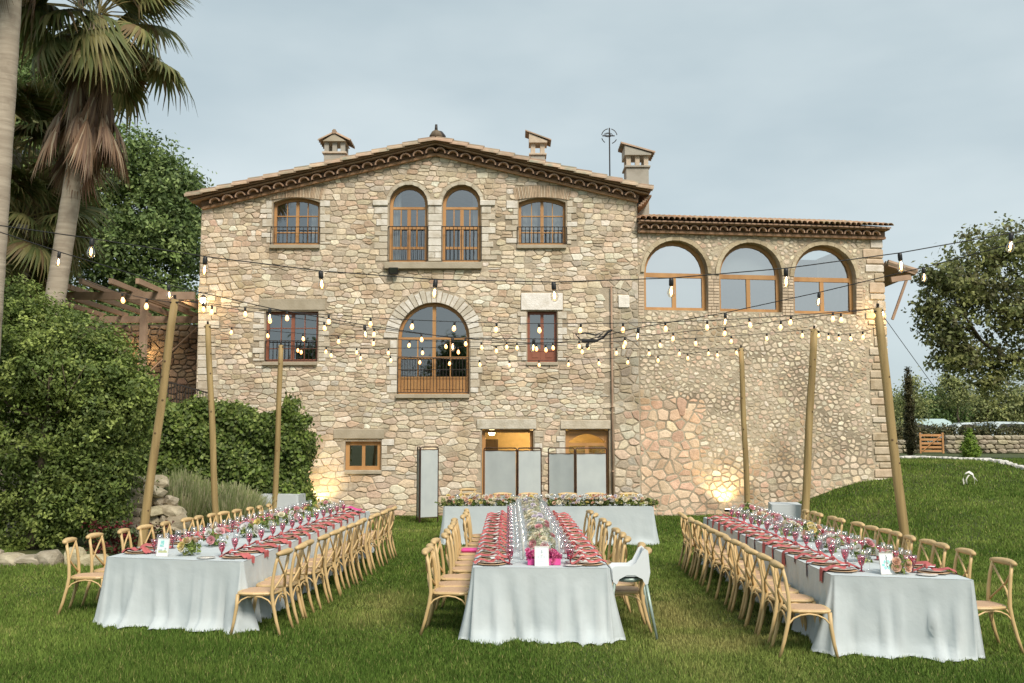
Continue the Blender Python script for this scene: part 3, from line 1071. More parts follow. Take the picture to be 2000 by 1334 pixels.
# dark cabinet and arch ribs seen over the screens
wallbox(mb, D1['x0'] - .3, D1['x0'] + .42, YH + 2.2, YH + 2.8, .02, 2.12)
mb.build('cupboard', M['bark'], house)
mb = MB()
J = [(D1['x0'] + .45 + 1.4 * math.sin(t), YH + 3.0, 1.9 + .75 * math.cos(t)) for t in np.linspace(-1.45, 1.45, 14)]
mb.tube(J, .07, 6)
mb.build('room_arch', M['block'], house, smooth_=True)
# door frames
for o, nm in ((D1, 0), (D2, 1)):
    mb = MB()
    x0, x1, z1 = o['x0'], o['x1'], o['z1']
    mb.box((x0 + .05, YH + .2, z1 / 2), (.09, .1, z1 - .04)); mb.box((x1 - .05, YH + .2, z1 / 2), (.09, .1, z1 - .04))
    mb.box(((x0 + x1) / 2, YH + .2, z1 - .045), (x1 - x0 - .19, .098, .08))
    if nm: 
        zt = hz(868)
        mb.box(((x0 + x1) / 2, YH + .2, zt), (x1 - x0 - .19, .09, .08))
        mb.box(((x0 + x1) / 2, YH + .2, zt / 2), (.09, .08, zt - .09))
        # arched head board over the transom light
        pts = [(x0 + .1, z1 - .09)] + [(x0 + .1 + (x1 - x0 - .2) * k / 12, z1 - .33 + .21 * math.sin(math.pi * k / 12)) for k in range(13)] + [(x1 - .1, z1 - .09)]
        for k in range(1, len(pts) - 2):
            a, b = pts[k], pts[k + 1]
            mb.poly_extrude([(a[0], YH + .17, a[1]), (b[0], YH + .17, b[1]), (b[0], YH + .17, z1 - .088), (a[0], YH + .17, z1 - .088)], (0, .04, 0))
    f = mb.build('door_frame', M['wood'], house)
    if nm:
        for (a, b) in ((x0 + .1, (x0 + x1) / 2 - .05), ((x0 + x1) / 2 + .05, x1 - .1)):
            p = MB(); p.add([(a, YH + .21, .1), (b, YH + .21, .1), (b, YH + .21, zt - .05), (a, YH + .21, zt - .05)], [(0, 1, 2, 3)])
            p.build('pane', M['glass'], f)
def point_light(name, loc, e, col=(1, .68, .34), r=.08):
    ld = bpy.data.lights.new(name, 'POINT'); ld.energy = e; ld.color = col; ld.shadow_soft_size = r
    o = bpy.data.objects.new(name, ld); COL.objects.link(o); o.location = loc
    return o
point_light('room_lamp_light', ((rx0 + rx1) / 2 + .2, YH + 1.8, 2.45), 42, r=.15)
lb = MB(); lb.lathe([(.001, .1), (.07, .09), (.11, 0), (.07, -.09), (.001, -.1)], 10, (D1['x0'] + .25, YH + 1.3, 2.33))
lb.build('room_lamp', M['lamp_glow'], house)

# drain pipe on the joint between wall and strip
mb = MB()
mb.tube([(XS + .01, YH - .07, hz(560)), (XS + .01, YH - .07, .05)], .026, 8)
for zz in (1.2, 3.0, 4.8): mb.tube([(XS + .01, YH - .07, zz), (XS + .01, YH - .07, zz + .05)], .038, 8)
mb.build('drain_pipe', M['pergola'], house, smooth_=True)

# roof
def slope_strip(name, a, b, y0, y1, th, mt, parent=house, col=(1, 1, 1)):
    """slab between ridge point a and eave point b (x,z)"""
    mb = MB()
    mb.poly_extrude([(a[0], y0, a[1]), (b[0], y0, b[1]), (b[0], y0, b[1] - th), (a[0], y0, a[1] - th)], (0, y1 - y0, 0), col)
    return mb.build(name, M[mt], parent)
rA = atY(850, 268, YH - .45); rL = atY(365, 380, YH - .45); rR = atY(1272, 366, YH - .45)
for (E, sgn) in ((rL, -1), (rR, 1)):
    slope_strip('roof_slab', (rA.x, rA.z), (E.x, E.z), YH - .36, YH + DEP + .5, .10, 'terracotta')
    slope_strip('cornice_band', (rA.x, rA.z - .115), (E.x - .06 * sgn, E.z - .12), YH - .30, YH - .003, .05, 'terracotta', col=(1.15, 1.1, 1.0))
    # stepped brick course right over the rubble
    u = Vector((E.x - rA.x, 0, E.z - rA.z)); Ls = u.length; u.normalize(); nrm = Vector((-u.z * sgn, 0, u.x * sgn)) 
    if nrm.z < 0: nrm = -nrm
    slope_strip('brick_course', (rA.x, rA.z - .36), (E.x - .33 * sgn, E.z - .36 + .08), YH - .13, YH - .004, .07, 'terracotta', col=(1.25, 1.15, 1.0))
    # scalloped corbel tiles: half pipes pointing at the viewer
    n = int((Ls - .2) / .37)
    for k in range(n):
        c0 = Vector((rA.x, 0, rA.z)) + u * (.22 + k * .37) - nrm * .345
        mb = MB()
        P = []
        for (r_, y_) in ((.155, YH - .30), (.118, YH - .30), (.118, YH - .01), (.155, YH - .01)):
            for q in range(9):
                t = math.pi * q / 8
                pt = c0 + u * (math.cos(t) * r_) + nrm * (math.sin(t) * r_ * .95)
                P.append((pt.x, y_, pt.z))
        fs = []
        for q in range(8):
            fs.append((q, q + 1, 9 + q + 1, 9 + q))
            fs.append((9 + q, 9 + q + 1, 18 + q + 1, 18 + q))
            fs.append((27 + q, 27 + q + 1, q + 1, q))
        f = rnd.uniform(.85, 1.15)
        mb.add(P, fs, (f, f, f)); mb.build('corbel_tile', M['terracotta'], house, smooth_=False)
    # fill between scallops
    mb = MB()
    cF = [Vector((rA.x, YH - .10, rA.z)) - nrm * .19, Vector((rA.x, YH - .10, rA.z)) + u * (Ls - .25) - nrm * .19, Vector((rA.x, YH - .10, rA.z)) + u * (Ls - .25) - nrm * .36, Vector((rA.x, YH - .10, rA.z)) - nrm * .36]
    mb.poly_extrude(cF, (0, .09, 0), (.8, .8, .8)); mb.build('cornice_backing', M['terracotta'], house)
    # verge tiles, lapped, along the rake
    n = 16 if sgn < 0 else 14
    st = (Ls + .02) / n
    for row, (yy, lift, r_) in enumerate(((YH - .38, -.085, .11), (YH - .20, .035, .12))):
        for k in range(n):
            a = Vector((rA.x, yy, rA.z)) + u * (k * st) + nrm * (lift + .0)
            b = Vector((rA.x, yy, rA.z)) + u * ((k + 1) * st + .05) + nrm * (lift + .035)
            mb = MB()
            P = []
            for e, p in enumerate((a, b)):
                rr = r_ * (.92 if e == 0 else 1.05)
                for q in range(7):
                    t = math.pi * q / 6
                    P.append(p + Vector((0, math.cos(t) * rr, 0)) + nrm * (math.sin(t) * rr * (1.0 if row == 0 else .62)))
                for q in range(7):
                    t = math.pi * q / 6
                    P.append(p + Vector((0, math.cos(t) * (rr - .02), 0)) + nrm * (math.sin(t) * (rr - .02) * (1.0 if row == 0 else .62) - .004))
            fs = [(q, q + 1, 14 + q + 1, 14 + q) for q in range(6)]
            fs += [(7 + q + 1, 7 + q, 21 + q, 21 + q + 1) for q in range(6)]
            fs += [(14 + q, 14 + q + 1, 21 + q + 1, 21 + q) for q in range(6)]
            fs += [(q + 1, q, 7 + q, 7 + q + 1) for q in range(6)] + [(0, 14, 21, 7), (6, 13, 27, 20)]
            f = rnd.uniform(.95, 1.4) * (1 if row == 0 else .72); g = rnd.uniform(.96, 1.12)
            mb.add(P, fs, (f, f * g, f * g))
            mb.build('verge_tile', M['tile'], house)
    # tile field on the slope behind, too far and grazing to pick apart
    J = MB()
    for k in range(1, 44):
        yy = YH - .2 + k * .24
        P = []
        for e in range(2):
            p = Vector((rA.x, yy, rA.z)) + u * (Ls * e) + nrm * .02
            for q in range(5):
                t = math.pi * q / 4
                P.append(p + Vector((0, math.cos(t) * .1, 0)) + nrm * (math.sin(t) * .075))
        J.add(P, [(q, q + 1, 5 + q + 1, 5 + q) for q in range(4)], (1, 1, 1))
    J.build('tile_field', M['tile'], house, kind='stuff')
# eave underside corner on the right, returning along the side
mb = MB()
for k in range(6):
    mb.box((XR + .06 + .055 * k, YH + 2 - .15, ZR - .28 + .055 * k), (.09 + 0 * k, 4.2, .05), col=(1, 1, 1))
mb.build('side_cornice', M['terracotta'], house)
# ridge ornament
f = empty('roof_ornament', (rA.x, YH - .1, rA.z + .06), 0, 'small dark pot finial on the roof ridge over the twin arches', 'finial')
mb = MB(); mb.lathe([(.001, 0), (.16, 0), (.2, .08), (.13, .2), (.06, .25)], 10); mb.build('pot', M['bark'], f, local=True, smooth_=True)
mb = MB(); mb.lathe([(.12, .0), (.21, .05), (.22, .12), (.13, .24), (.125, .23), (.2, .12), (.19, .06)], 9, (.05, .12, 0)); mb.tube([(0, 0, .2), (0, 0, .42)], [.05, .035], 7); mb.build('cap', M['iron'], f, local=True, smooth_=True)

# chimneys
def chimney(px, Y, zt, w, kind, shaft, label):
    """px centre, plane Y, zt z of the base of the open stage; shaft = height below it"""
    c = atY(px, 300, Y)
    e = empty('chimney', (c.x, Y, zt - shaft), 0, label, 'chimney', 'chimneys on the farmhouse roof')
    d = w
    s = MB()
    s.box((0, 0, shaft / 2), (w, d, shaft), bev=.01)
    s.build('shaft', M['stucco'], e, local=True)
    s = MB(); s.box((0, 0, shaft + .03), (w + .1, d + .1, .058), bev=.008); s.build('ledge', M['brick'] if kind != 'big' else M['stucco'], e, local=True)
    ph = .30
    for i, (sx, sy) in enumerate([(-1, -1), (1, -1), (-1, 1), (1, 1)] + ([(0, -1)] if kind != 'small' else [])):
        s = MB(); s.box((sx * (w / 2 - .07), sy * (d / 2 - .07), shaft + .06 + ph / 2), (.13, .13, ph - .002)); s.build('pillar', M['brick'] if kind != 'pyr' else M['stucco'], e, local=True)
    z0 = shaft + .06 + ph
    W_ = w + .26
    if kind == 'pyr':
        gab = .22
        pts = [(-W_ / 2 + .1, 0), (W_ / 2 - .1, 0), (0, gab)]
        s = MB(); s.poly_extrude([(p[0], -W_ / 2 + .04, z0 + p[1]) for p in pts], (0, W_ - .08, 0)); s.build('gable', M['lintel'], e, local=True)
        ends = ((-1, .0), (1, .0))
    else:
        gab = .24
        pts = [(-W_ / 2 + .08, 0), (W_ / 2 - .06, 0), (W_ / 2 - .06, .05), (-W_ / 2 + .08, gab + .05)]
        s = MB(); s.poly_extrude([(p[0], -W_ / 2 + .04, z0 + p[1]) for p in pts], (0, W_ - .08, 0)); s.build('gable', M['stucco'] if kind == 'big' else M['brick'], e, local=True)
    nt = 4
    for k in range(nt):
        y = -W_ / 2 + (k + .5) * W_ / nt
        r_ = W_ / nt / 2
        def canal(a, b):
            s = MB(); P = []
            for p in (a, b):
                for rr in (r_, r_ - .015):
                    for q in range(7):
                        t = math.pi * q / 6
                        P.append((p[0], y + math.cos(t) * rr, p[1] + math.sin(t) * rr * .7))
            fs = [(q, q + 1, 14 + q + 1, 14 + q) for q in range(6)] + [(7 + q + 1, 7 + q, 21 + q, 21 + q + 1) for q in range(6)] + [(q + 1, q, 7 + q, 8 + q) for q in range(6)] + [(14 + q, 15 + q, 22 + q, 21 + q) for q in range(6)]
            f_ = rnd.uniform(.8, 1.2)
            s.add(P, fs, (f_, f_, f_)); s.build('roof_tile', M['tile'], e, local=True)
        if kind == 'pyr':
            canal((0, z0 + gab + .02), (-W_ / 2 - .04, z0 + .0)); canal((0, z0 + gab + .02), (W_ / 2 + .04, z0 + .0))
        else:
            canal((-W_ / 2 - .03, z0 + gab + .1), (W_ / 2 + .06, z0 + .05))
    if kind == 'pyr':
        s = MB(); s.tube([(0, -W_ / 2, z0 + gab + .06), (0, W_ / 2, z0 + gab + .06)], .07, 7); s.build('ridge_tile', M['tile'], e, local=True)
    return e
c1z = atY(658, 306, YH + 1).z
chimney(657, YH + 1.0, c1z, .62, 'pyr', .7, 'open stone chimney with little gabled tile hat, leftmost on the roof')
chimney(1050, YH + 1.0, atY(1050, 307, YH + 1).z, .42, 'small', .8, 'short reddish chimney with sloping tile hat, in the middle of the right roof slope')
chimney(1242, YH + 1.2, atY(1242, 333, YH + 1.2).z, .66, 'big', 2.9, 'tall grey stucco chimney with sloping tile hat at the right end of the roof')
# antenna
ab = atY(1191, 336, YH + 2.0)
an = empty('antenna', (ab.x, YH + 2.0, ab.z - .5), 0, 'thin television antenna pole beside the tall right chimney', 'antenna')
at_ = atY(1191, 250, YH + 2.0).z - ab.z + .5
mb = MB(); mb.tube([(0, 0, 0), (0, 0, at_)], .022, 6); mb.build('mast', M['iron'], an, local=True)
mb = MB()
zc = at_ - .25
for (a0, a1) in ((100, 170), (10, 75), (195, 235), (290, 335)):
    mb.tube([(.24 * math.cos(R(a)), .04, zc + .24 * math.sin(R(a))) for a in np.linspace(a0, a1, 7)], .014, 5)
for r_ in (.08, .13): mb.tube([(-.05 + r_ * math.cos(a), -.1, zc + r_ * .5 * math.sin(a)) for a in np.linspace(0, 6.28, 12)], .010, 4)
mb.tube([(-.22, 0, zc), (.16, 0, zc)], .02, 5)
mb.build('aerial', M['iron'], an, local=True)

# ------------------------------------------------------------------ wing with three arches
WA = math.atan(.135)
WX0 = XR + .002
def xw(x, out, z):
    d = x - WX0
    c, s = math.cos(WA), math.sin(WA)
    return Vector((WX0 + d * c + out * s, YH + .02 + d * s - out * c, z)), WA
def wu(px, py=700):
    """distance along the wing wall plus height for a pixel"""
    d = ray(px, py)
    # plane: point (WX0, YH+.02), normal (sin, -cos)
    n = (math.sin(WA), -math.cos(WA))
    t = ((WX0) * n[0] + (YH + .02) * n[1]) / (d.x * n[0] + d.y * n[1])
    P = CAMP + d * t
    return (P.x - WX0) / math.cos(WA) + WX0, P.z
def WOP(pa, pb, pt, pbm, **kw):
    a, z1 = wu((pa + pb) / 2, pt); _, z0 = wu((pa + pb) / 2, pbm)
    return dict(x0=wu(pa, (pt + pbm) / 2)[0], x1=wu(pb, (pt + pbm) / 2)[0], z0=z0, z1=z1, **kw)
wing = empty('arcaded_wing', (WX0, YH, 0), 0, 'lower side wing of rubble stone with three arched windows under a tiled eave', 'house')
V1, V2, V3 = WOP(1258, 1382, 470, 606, arch='semi', mg=.02, mgt=.12), WOP(1405, 1527, 474, 609, arch='semi', mg=.02, mgt=.12), WOP(1550, 1671, 479, 613, arch='semi', mg=.02, mgt=.12)
WO = [V1, V2, V3]
xr_t, zt_t = wu(1721, 462)
xr_b, _ = wu(1746, 950)
zwl = wu(1250, 452)[1]
ZW = zwl + .02
outer = [(WX0, -.3), (xr_b + .02, -.3), (xr_t, ZW), (WX0, ZW)]
wall_with_holes(outer, WO, xw, M['mortar_wing'], wing, 'front_wall', depth=.35)
wg = []
def piers(o, side):
    return o
# brick piers between the arches
J = MB()
for (pa, pb) in ((1247, 1257), (1383, 1404), (1528, 1549), (1672, 1684)):
    z = 540
    while z < 613:
        xa, zt_ = wu(pa, z); xb, zb_ = wu(pb, z + 5.2)
        c, a_ = xw((xa + xb) / 2, -.02, (zt_ + zb_) / 2)
        w_ = xb - xa
        parts_ = [(xa, xb)] if w_ < .2 else ([(xa, xa + w_ * .48), (xa + w_ * .52, xb)] if int(z) % 2 else [(xa, xa + w_ * .25), (xa + w_ * .29, xa + w_ * .72), (xa + w_ * .76, xb)])
        for (p, q) in parts_:
            c, a_ = xw((p + q) / 2, -.02, (zt_ + zb_) / 2)
            J.box(c, (q - p, .09 + rnd.uniform(0, .01), abs(zt_ - zb_) * .98), Matrix.Rotation(WA, 3, 'Z'), (lambda f: (f, f * .97, f * .93))(rnd.uniform(.85, 1.25)))
        z += 5.9
    wg.append(dict(x0=wu(pa, 570)[0], x1=wu(pb, 570)[0], z0=wu(pa, 613)[1], z1=wu(pa, 538)[1], mg=.01))
J.build('brick_pier', M['brick'], wing, kind='stuff')
for o in WO:
    R_ = (o['x1'] - o['x0']) / 2
    voussoirs(wing, xw, (o['x0'] + o['x1']) / 2, o['z1'] - R_, R_ + .004, R_ + .11, 15, out=.05, rnd=rnd, cols=[(.72, .63, .47), (.8, .72, .56), (.64, .56, .42)], name='arch_stone', gap=.004, mt='block')
for i, o in enumerate(WO):
    zt = wu(1460, 539 if i < 2 else 541)[1]
    window(wing, xw, o, [(o['z0'], zt, [(.5, .12)], 'glass', .05), (zt, o['z1'], [], 'glass', .05)], 'wood', ('glass_sky', 'glass_mid', 'glass_mid')[i], bt=.13, rec=.20, fw=.105, th=.08)
    c = xw(o['x0'], 0, 0)[0]
# blinds behind the first two
def blind(o, z0, z1, xa=0, xb=1):
    mb = MB()
    x0, x1 = o['x0'] + .02 + (o['x1'] - o['x0']) * xa, o['x0'] - .02 + (o['x1'] - o['x0']) * xb
    mb.add([xw(x0, -.40, z0)[0], xw(x1, -.40, z0)[0], xw(x1, -.40, z1)[0], xw(x0, -.40, z1)[0]], [(0, 1, 2, 3)])
    mb.build('blind', M['blind'], wing)
blind(V1, V1['z0'], V1['z1']); blind(V2, wu(1460, 538)[1], V2['z1'])
# joint panel of big warm stones, quoins and rubble
px0, pz1 = wu(1252, 775); px1, _ = wu(1372, 800)
panel = dict(x0=px0 - .05, x1=px1, z0=-.5, z1=pz1, mg=.0)
quo = []
z = 0.35
while z < ZW - .3:
    h = rnd.uniform(.15, .36)
    w = rnd.uniform(.22, .62)
    xr = xr_b + (xr_t - xr_b) * z / ZW
    quo.append((xr - w, xr + .01, z, z + h - .02))
    z += h
qg = [dict(x0=a, x1=b + .2, z0=c, z1=d, mg=.02, mgt=.0, mgb=.0) for a, b, c, d in quo]
planes = [(-1, 0, -WX0 - .0), half(WX0, ZW - .02, xr_t, ZW - .02), (0, -1, .0)]
dx, dz = xr_b - xr_t, ZW
planes.append((dz / math.hypot(dx, dz), dx / math.hypot(dx, dz), (dz * xr_b) / math.hypot(dx, dz)))
sd = seeds_rows(rnd, WX0, xr_b, -.1, 1.6, .12, .23, .15, .38, wob=.1, jit=.4) + seeds_rows(rnd, WX0, xr_b, 1.6, ZW, .09, .165, .10, .27, wob=.1, jit=.4)
def inpanel(s): return s[0] < px1 and s[1] < pz1
pan = seeds_rows(rnd, WX0, px1, -.1, pz1, .20, .34, .22, .44, wob=.1, jit=.5)
st = lay_stones([s for s in sd if not inpanel(s)] + [s for s in pan if inpanel(s)], planes, WO + wg + [q for q in qg], .0175, 1.25, rnd)
pan_ = seeds_rows(rnd, WX0, px1, -.1, pz1, .20, .34, .22, .44, wob=.1, jit=.5)
stp = []
PCEN = (px0 + px1) / 2
def pal_wing(c, r):
    if inpanel(c): return tuple(x * y for x, y in zip(r.choice(PAL_WARM + PAL_WARM + PAL_MAIN[:3]), (1.06, .90, .80)))
    if c[1] < 1.6 and r.random() < .6: return r.choice(PAL_WARM)
    if r.random() < .12: return r.choice(PAL_WARM)
    return r.choice(PAL_WING)
put_stones(stp + st, wing, xw, M['stone'], rnd, pal_wing, proud=(.006, .018))
for (a, b, c, d) in quo:
    block(wing, xw, a, b, c, d, .04, .1, name='quoin', col=rnd.choice([(.85, .78, .68), (1.0, .96, .92), (.85, .70, .56), (.72, .62, .48), (.78, .68, .55)]), bev=.03)
# wing shell
mb = MB()
c, s = math.cos(WA), math.sin(WA)
rot = Matrix.Rotation(WA, 3, 'Z')
def wbox(mb, x0, x1, o0, o1, z0, z1, col=None):
    a, _ = xw((x0 + x1) / 2, (o0 + o1) / 2, (z0 + z1) / 2)
    mb.box(a, (x1 - x0, abs(o1 - o0), z1 - z0), rot, col)
wbox(mb, xr_t - .32, xr_t - .02, -.36, -6, -.3, ZW)
mb.poly_extrude([xw(xr_t - .02, -.01, ZW)[0], xw(xr_b, -.01, -.3)[0], xw(xr_b, -6, -.3)[0], xw(xr_t - .02, -6, ZW)[0]], xw(-.2, 0, 0)[0] - xw(0, 0, 0)[0])
wbox(mb, WX0 + .1, xr_t - .4, -6, -6.3, -.3, ZW + .8)
mb.build('outer_wall', M['mortar_wing'], wing)
mb = MB(); wbox(mb, WX0 + .1, xr_t - .4, -.45, -5.9, 5.0, 5.15); wbox(mb, WX0 + .1, xr_t - .4, -3.5, -3.6, 5.2, 8); mb.build('inner_wall', M['dark_room'], wing)
# wing roof
XE = xr_t + .12
zE = ZW + .10
mb = MB()
wbox(mb, WX0, XE - .05, .14, -.02, ZW - .07, ZW + .0, (1.2, 1.1, 1)); mb.build('brick_course', M['terracotta'], wing)
mb = MB()
wbox(mb, WX0, XE, .30, -.02, ZW + .17, ZW + .232, (1.1, 1.05, 1)); mb.build('cornice_band', M['terracotta'], wing)
mb = MB()
wbox(mb, WX0, XE - .05, .10, -.02, ZW + .003, ZW + .168, (.8, .8, .8)); mb.build('cornice_backing', M['terracotta'], wing)
n = int((XE - WX0) / .29)
for k in range(n):
    xc = WX0 + .15 + k * .29
    P = []
    for (r_, o_) in ((.13, .28), (.095, .28), (.095, .11), (.13, .11)):
        for q in range(8):
            t = math.pi * q / 7
            P.append(xw(xc + math.cos(t) * r_, o_, ZW + .02 + math.sin(t) * r_ * 1.05)[0])
    fs = []
    for q in range(7):
        fs += [(q, q + 1, 8 + q + 1, 8 + q), (8 + q, 9 + q, 17 + q, 16 + q), (24 + q, 25 + q, q + 1, q)]
    f_ = rnd.uniform(.85, 1.2)
    mb = MB(); mb.add(P, fs, (f_, f_, f_)); mb.build('corbel_tile', M['terracotta'], wing)
slope = .25
mb = MB()
P0 = [xw(WX0, .38, ZW + .235)[0], xw(XE, .38, ZW + .235)[0], xw(XE, -3.2, ZW + .235 + 3.58 * slope)[0], xw(WX0, -3.2, ZW + .235 + 3.58 * slope)[0]]
mb.poly_extrude(P0, (0, 0, -.04)); mb.build('roof_slab', M['terracotta'], wing)
n = int((XE - WX0) / .165)
tile_cols = [(1.3, 1.25, 1.2), (1.1, 1.05, 1.0), (1.5, 1.45, 1.4), (.95, .85, .8), (1.35, 1.1, .95), (1.1, 1.15, .95)]
J = MB()
for k in range(n + 1):
    xc = WX0 + .05 + k * .165
    for r in range(8):
        o_a, o_b = .46 - r * .42, .46 - (r + 1) * .42 - .06
        jit = rnd.uniform(-.02, .02)
        P = []
        for (oo, rr) in ((o_a + jit, .098), (o_b, .075)):
            for thk in (0, .016):
                for q in range(7):
                    t = math.pi * q / 6
                    hh = ZW + .235 + (.46 - oo) * slope + (.03 if oo == o_a + jit else .008)
                    P.append(xw(xc + math.cos(t) * (rr - thk), oo, hh + math.sin(t) * (rr - thk) * .85)[0])
        fs = [(q, q + 1, 14 + q + 1, 14 + q) for q in range(6)] + [(q + 1, q, 7 + q, 8 + q) for q in range(6)] + [(7 + q + 1, 7 + q, 21 + q, 22 + q) for q in range(6)]
        fs = [tuple(reversed(f)) for f in fs]
        if r < 3:
            mb = MB(); mb.add(P, fs, rnd.choice(tile_cols)); mb.build('roof_tile', M['tile'], wing)
        else: J.add(P, fs, rnd.choice(tile_cols))
J.build('tile_field', M['tile'], wing, kind='stuff')

# side porch roof on the right, with brace
pr = empty('porch_canopy', (XE + .3, YH + 2, 6.9), 0, 'small tiled porch canopy with wooden brace on the right side of the wing', 'canopy')
cA = atY(1722, 522, YH + 2.2); cB = atY(1768, 530, YH + 2.2)
y0, y1 = YH + 1.4, YH + 4.4
mb = MB(); mb.poly_extrude([(cA.x - .1, y0, cA.z), (cB.x, y0, cA.z - .26), (cB.x, y0, cA.z - .36), (cA.x - .1, y0, cA.z - .10)], (0, y1 - y0, 0)); mb.build('canopy_roof', M['pergola'], pr)
for k in range(3):
    mb = MB(); yy = y0 + .05 + k * .22
    mb.tube([(cA.x - .1, yy, cA.z + .02), (cB.x + .05, yy, cA.z - .25)], .09, 7, (1, 1, 1)); mb.build('roof_tile', M['tile'], pr)
mb = MB(); mb.beam((cA.x, y0 + .1, cA.z - .5), (cB.x - .12, y0 + .1, cA.z - .42), .1, .16); mb.build('canopy_beam', M['pergola'], pr)
mb = MB(); mb.beam((cB.x - .25, y0 + .1, cA.z - .5), (cA.x + .0, y0 + .1, cA.z - 1.7), .07, .07); mb.build('brace', M['pergola'], pr)

# fixtures on the walls
def wall_lantern(loc, ang, label, e):
    o = empty('wall_lantern', loc, ang, label, 'lantern', 'lit wall lanterns')
    s = MB(); s.box((0, .06, -.05), (.08, .04, .3)); s.tube([(0, .06, -.12), (0, -.1, -.15)], .014, 5); s.tube([(0, -.1, -.15), (0, -.1, -.08)], .03, 6)
    s.lathe([(.001, .20), (.05, .17), (.11, .12), (.10, .11), (.001, .13)], 8, (0, -.1, 0)); s.build('bracket', M['iron'], o, local=True)
    s = MB(); s.lathe([(.001, -.08), (.05, -.07), (.08, .0), (.07, .10), (.001, .11)], 8, (0, -.1, 0)); s.build('lamp_glass', M['lamp_glow'], o, local=True, smooth_=True)
    point_light('lantern_light', Vector(loc) + Vector((0, -.28, .02)), e, r=.09)
p = atY(399, 590, YH - .1); wall_lantern((p.x, YH - .11, p.z), 0, 'glowing wall lantern at the upper left corner of the farmhouse front', 7)
u_, z_ = wu(1714, 617); P = xw(u_, .11, z_)[0]; wall_lantern(P, WA, 'glowing wall lantern at the right end of the arcaded wing behind the tall pole', 7)
p = atY(768, 529, YH - .2)
fl = empty('floodlight', (p.x, YH - .1, p.z), 0, 'small square floodlight mounted under the twin arch window sill', 'floodlight')
s = MB(); s.box((0, -.08, 0), (.26, .10, .2), Matrix.Rotation(R(12), 3, 'X'), bev=.012); s.tube([(-.15, 0, .0), (-.15, .1, .02)], .012, 5); s.tube([(.15, 0, .0), (.15, .1, .02)], .012, 5); s.build('housing', M['black'], fl, local=True)
s = MB(); s.box((0, -.137, .012), (.20, .006, .14), Matrix.Rotation(R(12), 3, 'X')); s.build('lens', M['glass_clear'], fl, local=True)
# ground uplights washing the foot of the walls
def uplight(x, y, z, e, label):
    o = empty('ground_uplight', (x, y, z), 0, label, 'spotlight', 'warm uplights at the foot of the walls')
    s = MB(); s.lathe([(.001, 0), (.09, 0), (.11, .06), (.10, .07), (.001, .05)], 10); s.build('housing', M['black'], o, local=True, smooth_=True)
    s = MB(); s.lathe([(.001, .066), (.085, .071)], 10); s.build('lens', M['lamp_glow'], o, local=True)
    ld = bpy.data.lights.new('uplight_spot', 'SPOT'); ld.energy = e; ld.color = (1, .74, .38); ld.spot_size = R(120); ld.spot_blend = .8; ld.shadow_soft_size = .06
    so = bpy.data.objects.new('uplight_spot', ld); COL.objects.link(so); so.location = (x, y, z + .12); so.rotation_euler = (R(180 - 14), 0, 0)
u_, _ = wu(1413, 985); P = xw(u_, .34, 0)[0]
uplight(P.x, P.y, .12, 42, 'lit uplight in the grass at the foot of the arcaded wing')
P = atY(622, 985, YH - .35)
uplight(P.x, YH - .45, .12, 34, 'lit uplight at the foot of the farmhouse beside the ivy hedge')
# ------------------------------------------------------------------ leaves
def leaf_faces(C, Nrm, size, rs, aspect=.55, fold=.25):
    """one folded leaf (two triangles) at each centre"""
    n = len(C)
    Nrm = Nrm / np.linalg.norm(Nrm, axis=1, keepdims=True)
    r = rs.normal(size=(n, 3))
    T = np.cross(Nrm, r); T /= np.linalg.norm(T, axis=1, keepdims=True)
    Bn = np.cross(Nrm, T)
    s = (size * (.7 + .6 * rs.rand(n)))[:, None]
    a = C - T * s * .5
    b = C + Bn * s * aspect * .5 + Nrm * s * fold * .3
    c = C + T * s * .5
    d = C - Bn * s * aspect * .5 + Nrm * s * fold * .3
    V = np.stack([a, b, c, d], 1).reshape(-1, 3)
    i = np.arange(n) * 4
    Fc = np.stack([i, i + 1, i + 2, i, i + 2, i + 3], 1).reshape(-1, 3)
    return V, Fc

def crown_mesh(name, blobs, nclump, per, leaf, clump_r, pal, seed, shell=.45, squash=.8, mat_=None, aspect=.55, keep=None, origin=(0, 0, 0)):
    """blobs: (centre, (rx,ry,rz), weight). leaf clumps spread through the outer part of each blob"""
    rs = np.random.RandomState(seed)
    w = np.array([b[2] for b in blobs], float); w /= w.sum()
    bi = rs.choice(len(blobs), nclump, p=w)
    d = rs.normal(size=(nclump, 3)); d /= np.linalg.norm(d, axis=1, keepdims=True)
    rad = 1 - shell * rs.rand(nclump) ** 1.5
    rad *= .86 + .28 * rs.rand(nclump)
    Cn = np.array([blobs[i][0] for i in bi]); Rn = np.array([blobs[i][1] for i in bi])
    CC = Cn + d * Rn * rad[:, None]
    if keep is not None:
        k = keep(CC); CC, d = CC[k], d[k]
    nclump = len(CC)
    out = d + np.array([0, 0, .35])
    cid = np.repeat(np.arange(nclump), per)
    m = len(cid)
    off = rs.normal(size=(m, 3)) * .5
    cr = clump_r * (.6 + .8 * rs.rand(nclump))
    P = CC[cid] + off * cr[cid][:, None] * np.array([1, 1, squash])
    Nn = out[cid] + rs.normal(size=(m, 3)) * .75
    V, Fc = leaf_faces(P, Nn, leaf, rs, aspect)
    pal = np.array(pal)
    cc = pal[rs.randint(len(pal), size=nclump)] * (.75 + .5 * rs.rand(nclump, 1))
    col = cc[cid] * (.8 + .4 * rs.rand(m, 1))
    col = np.repeat(col, 2, axis=0)
    return np_mesh(name, V - np.array(origin), Fc, col, mat_ or M['leaf'])

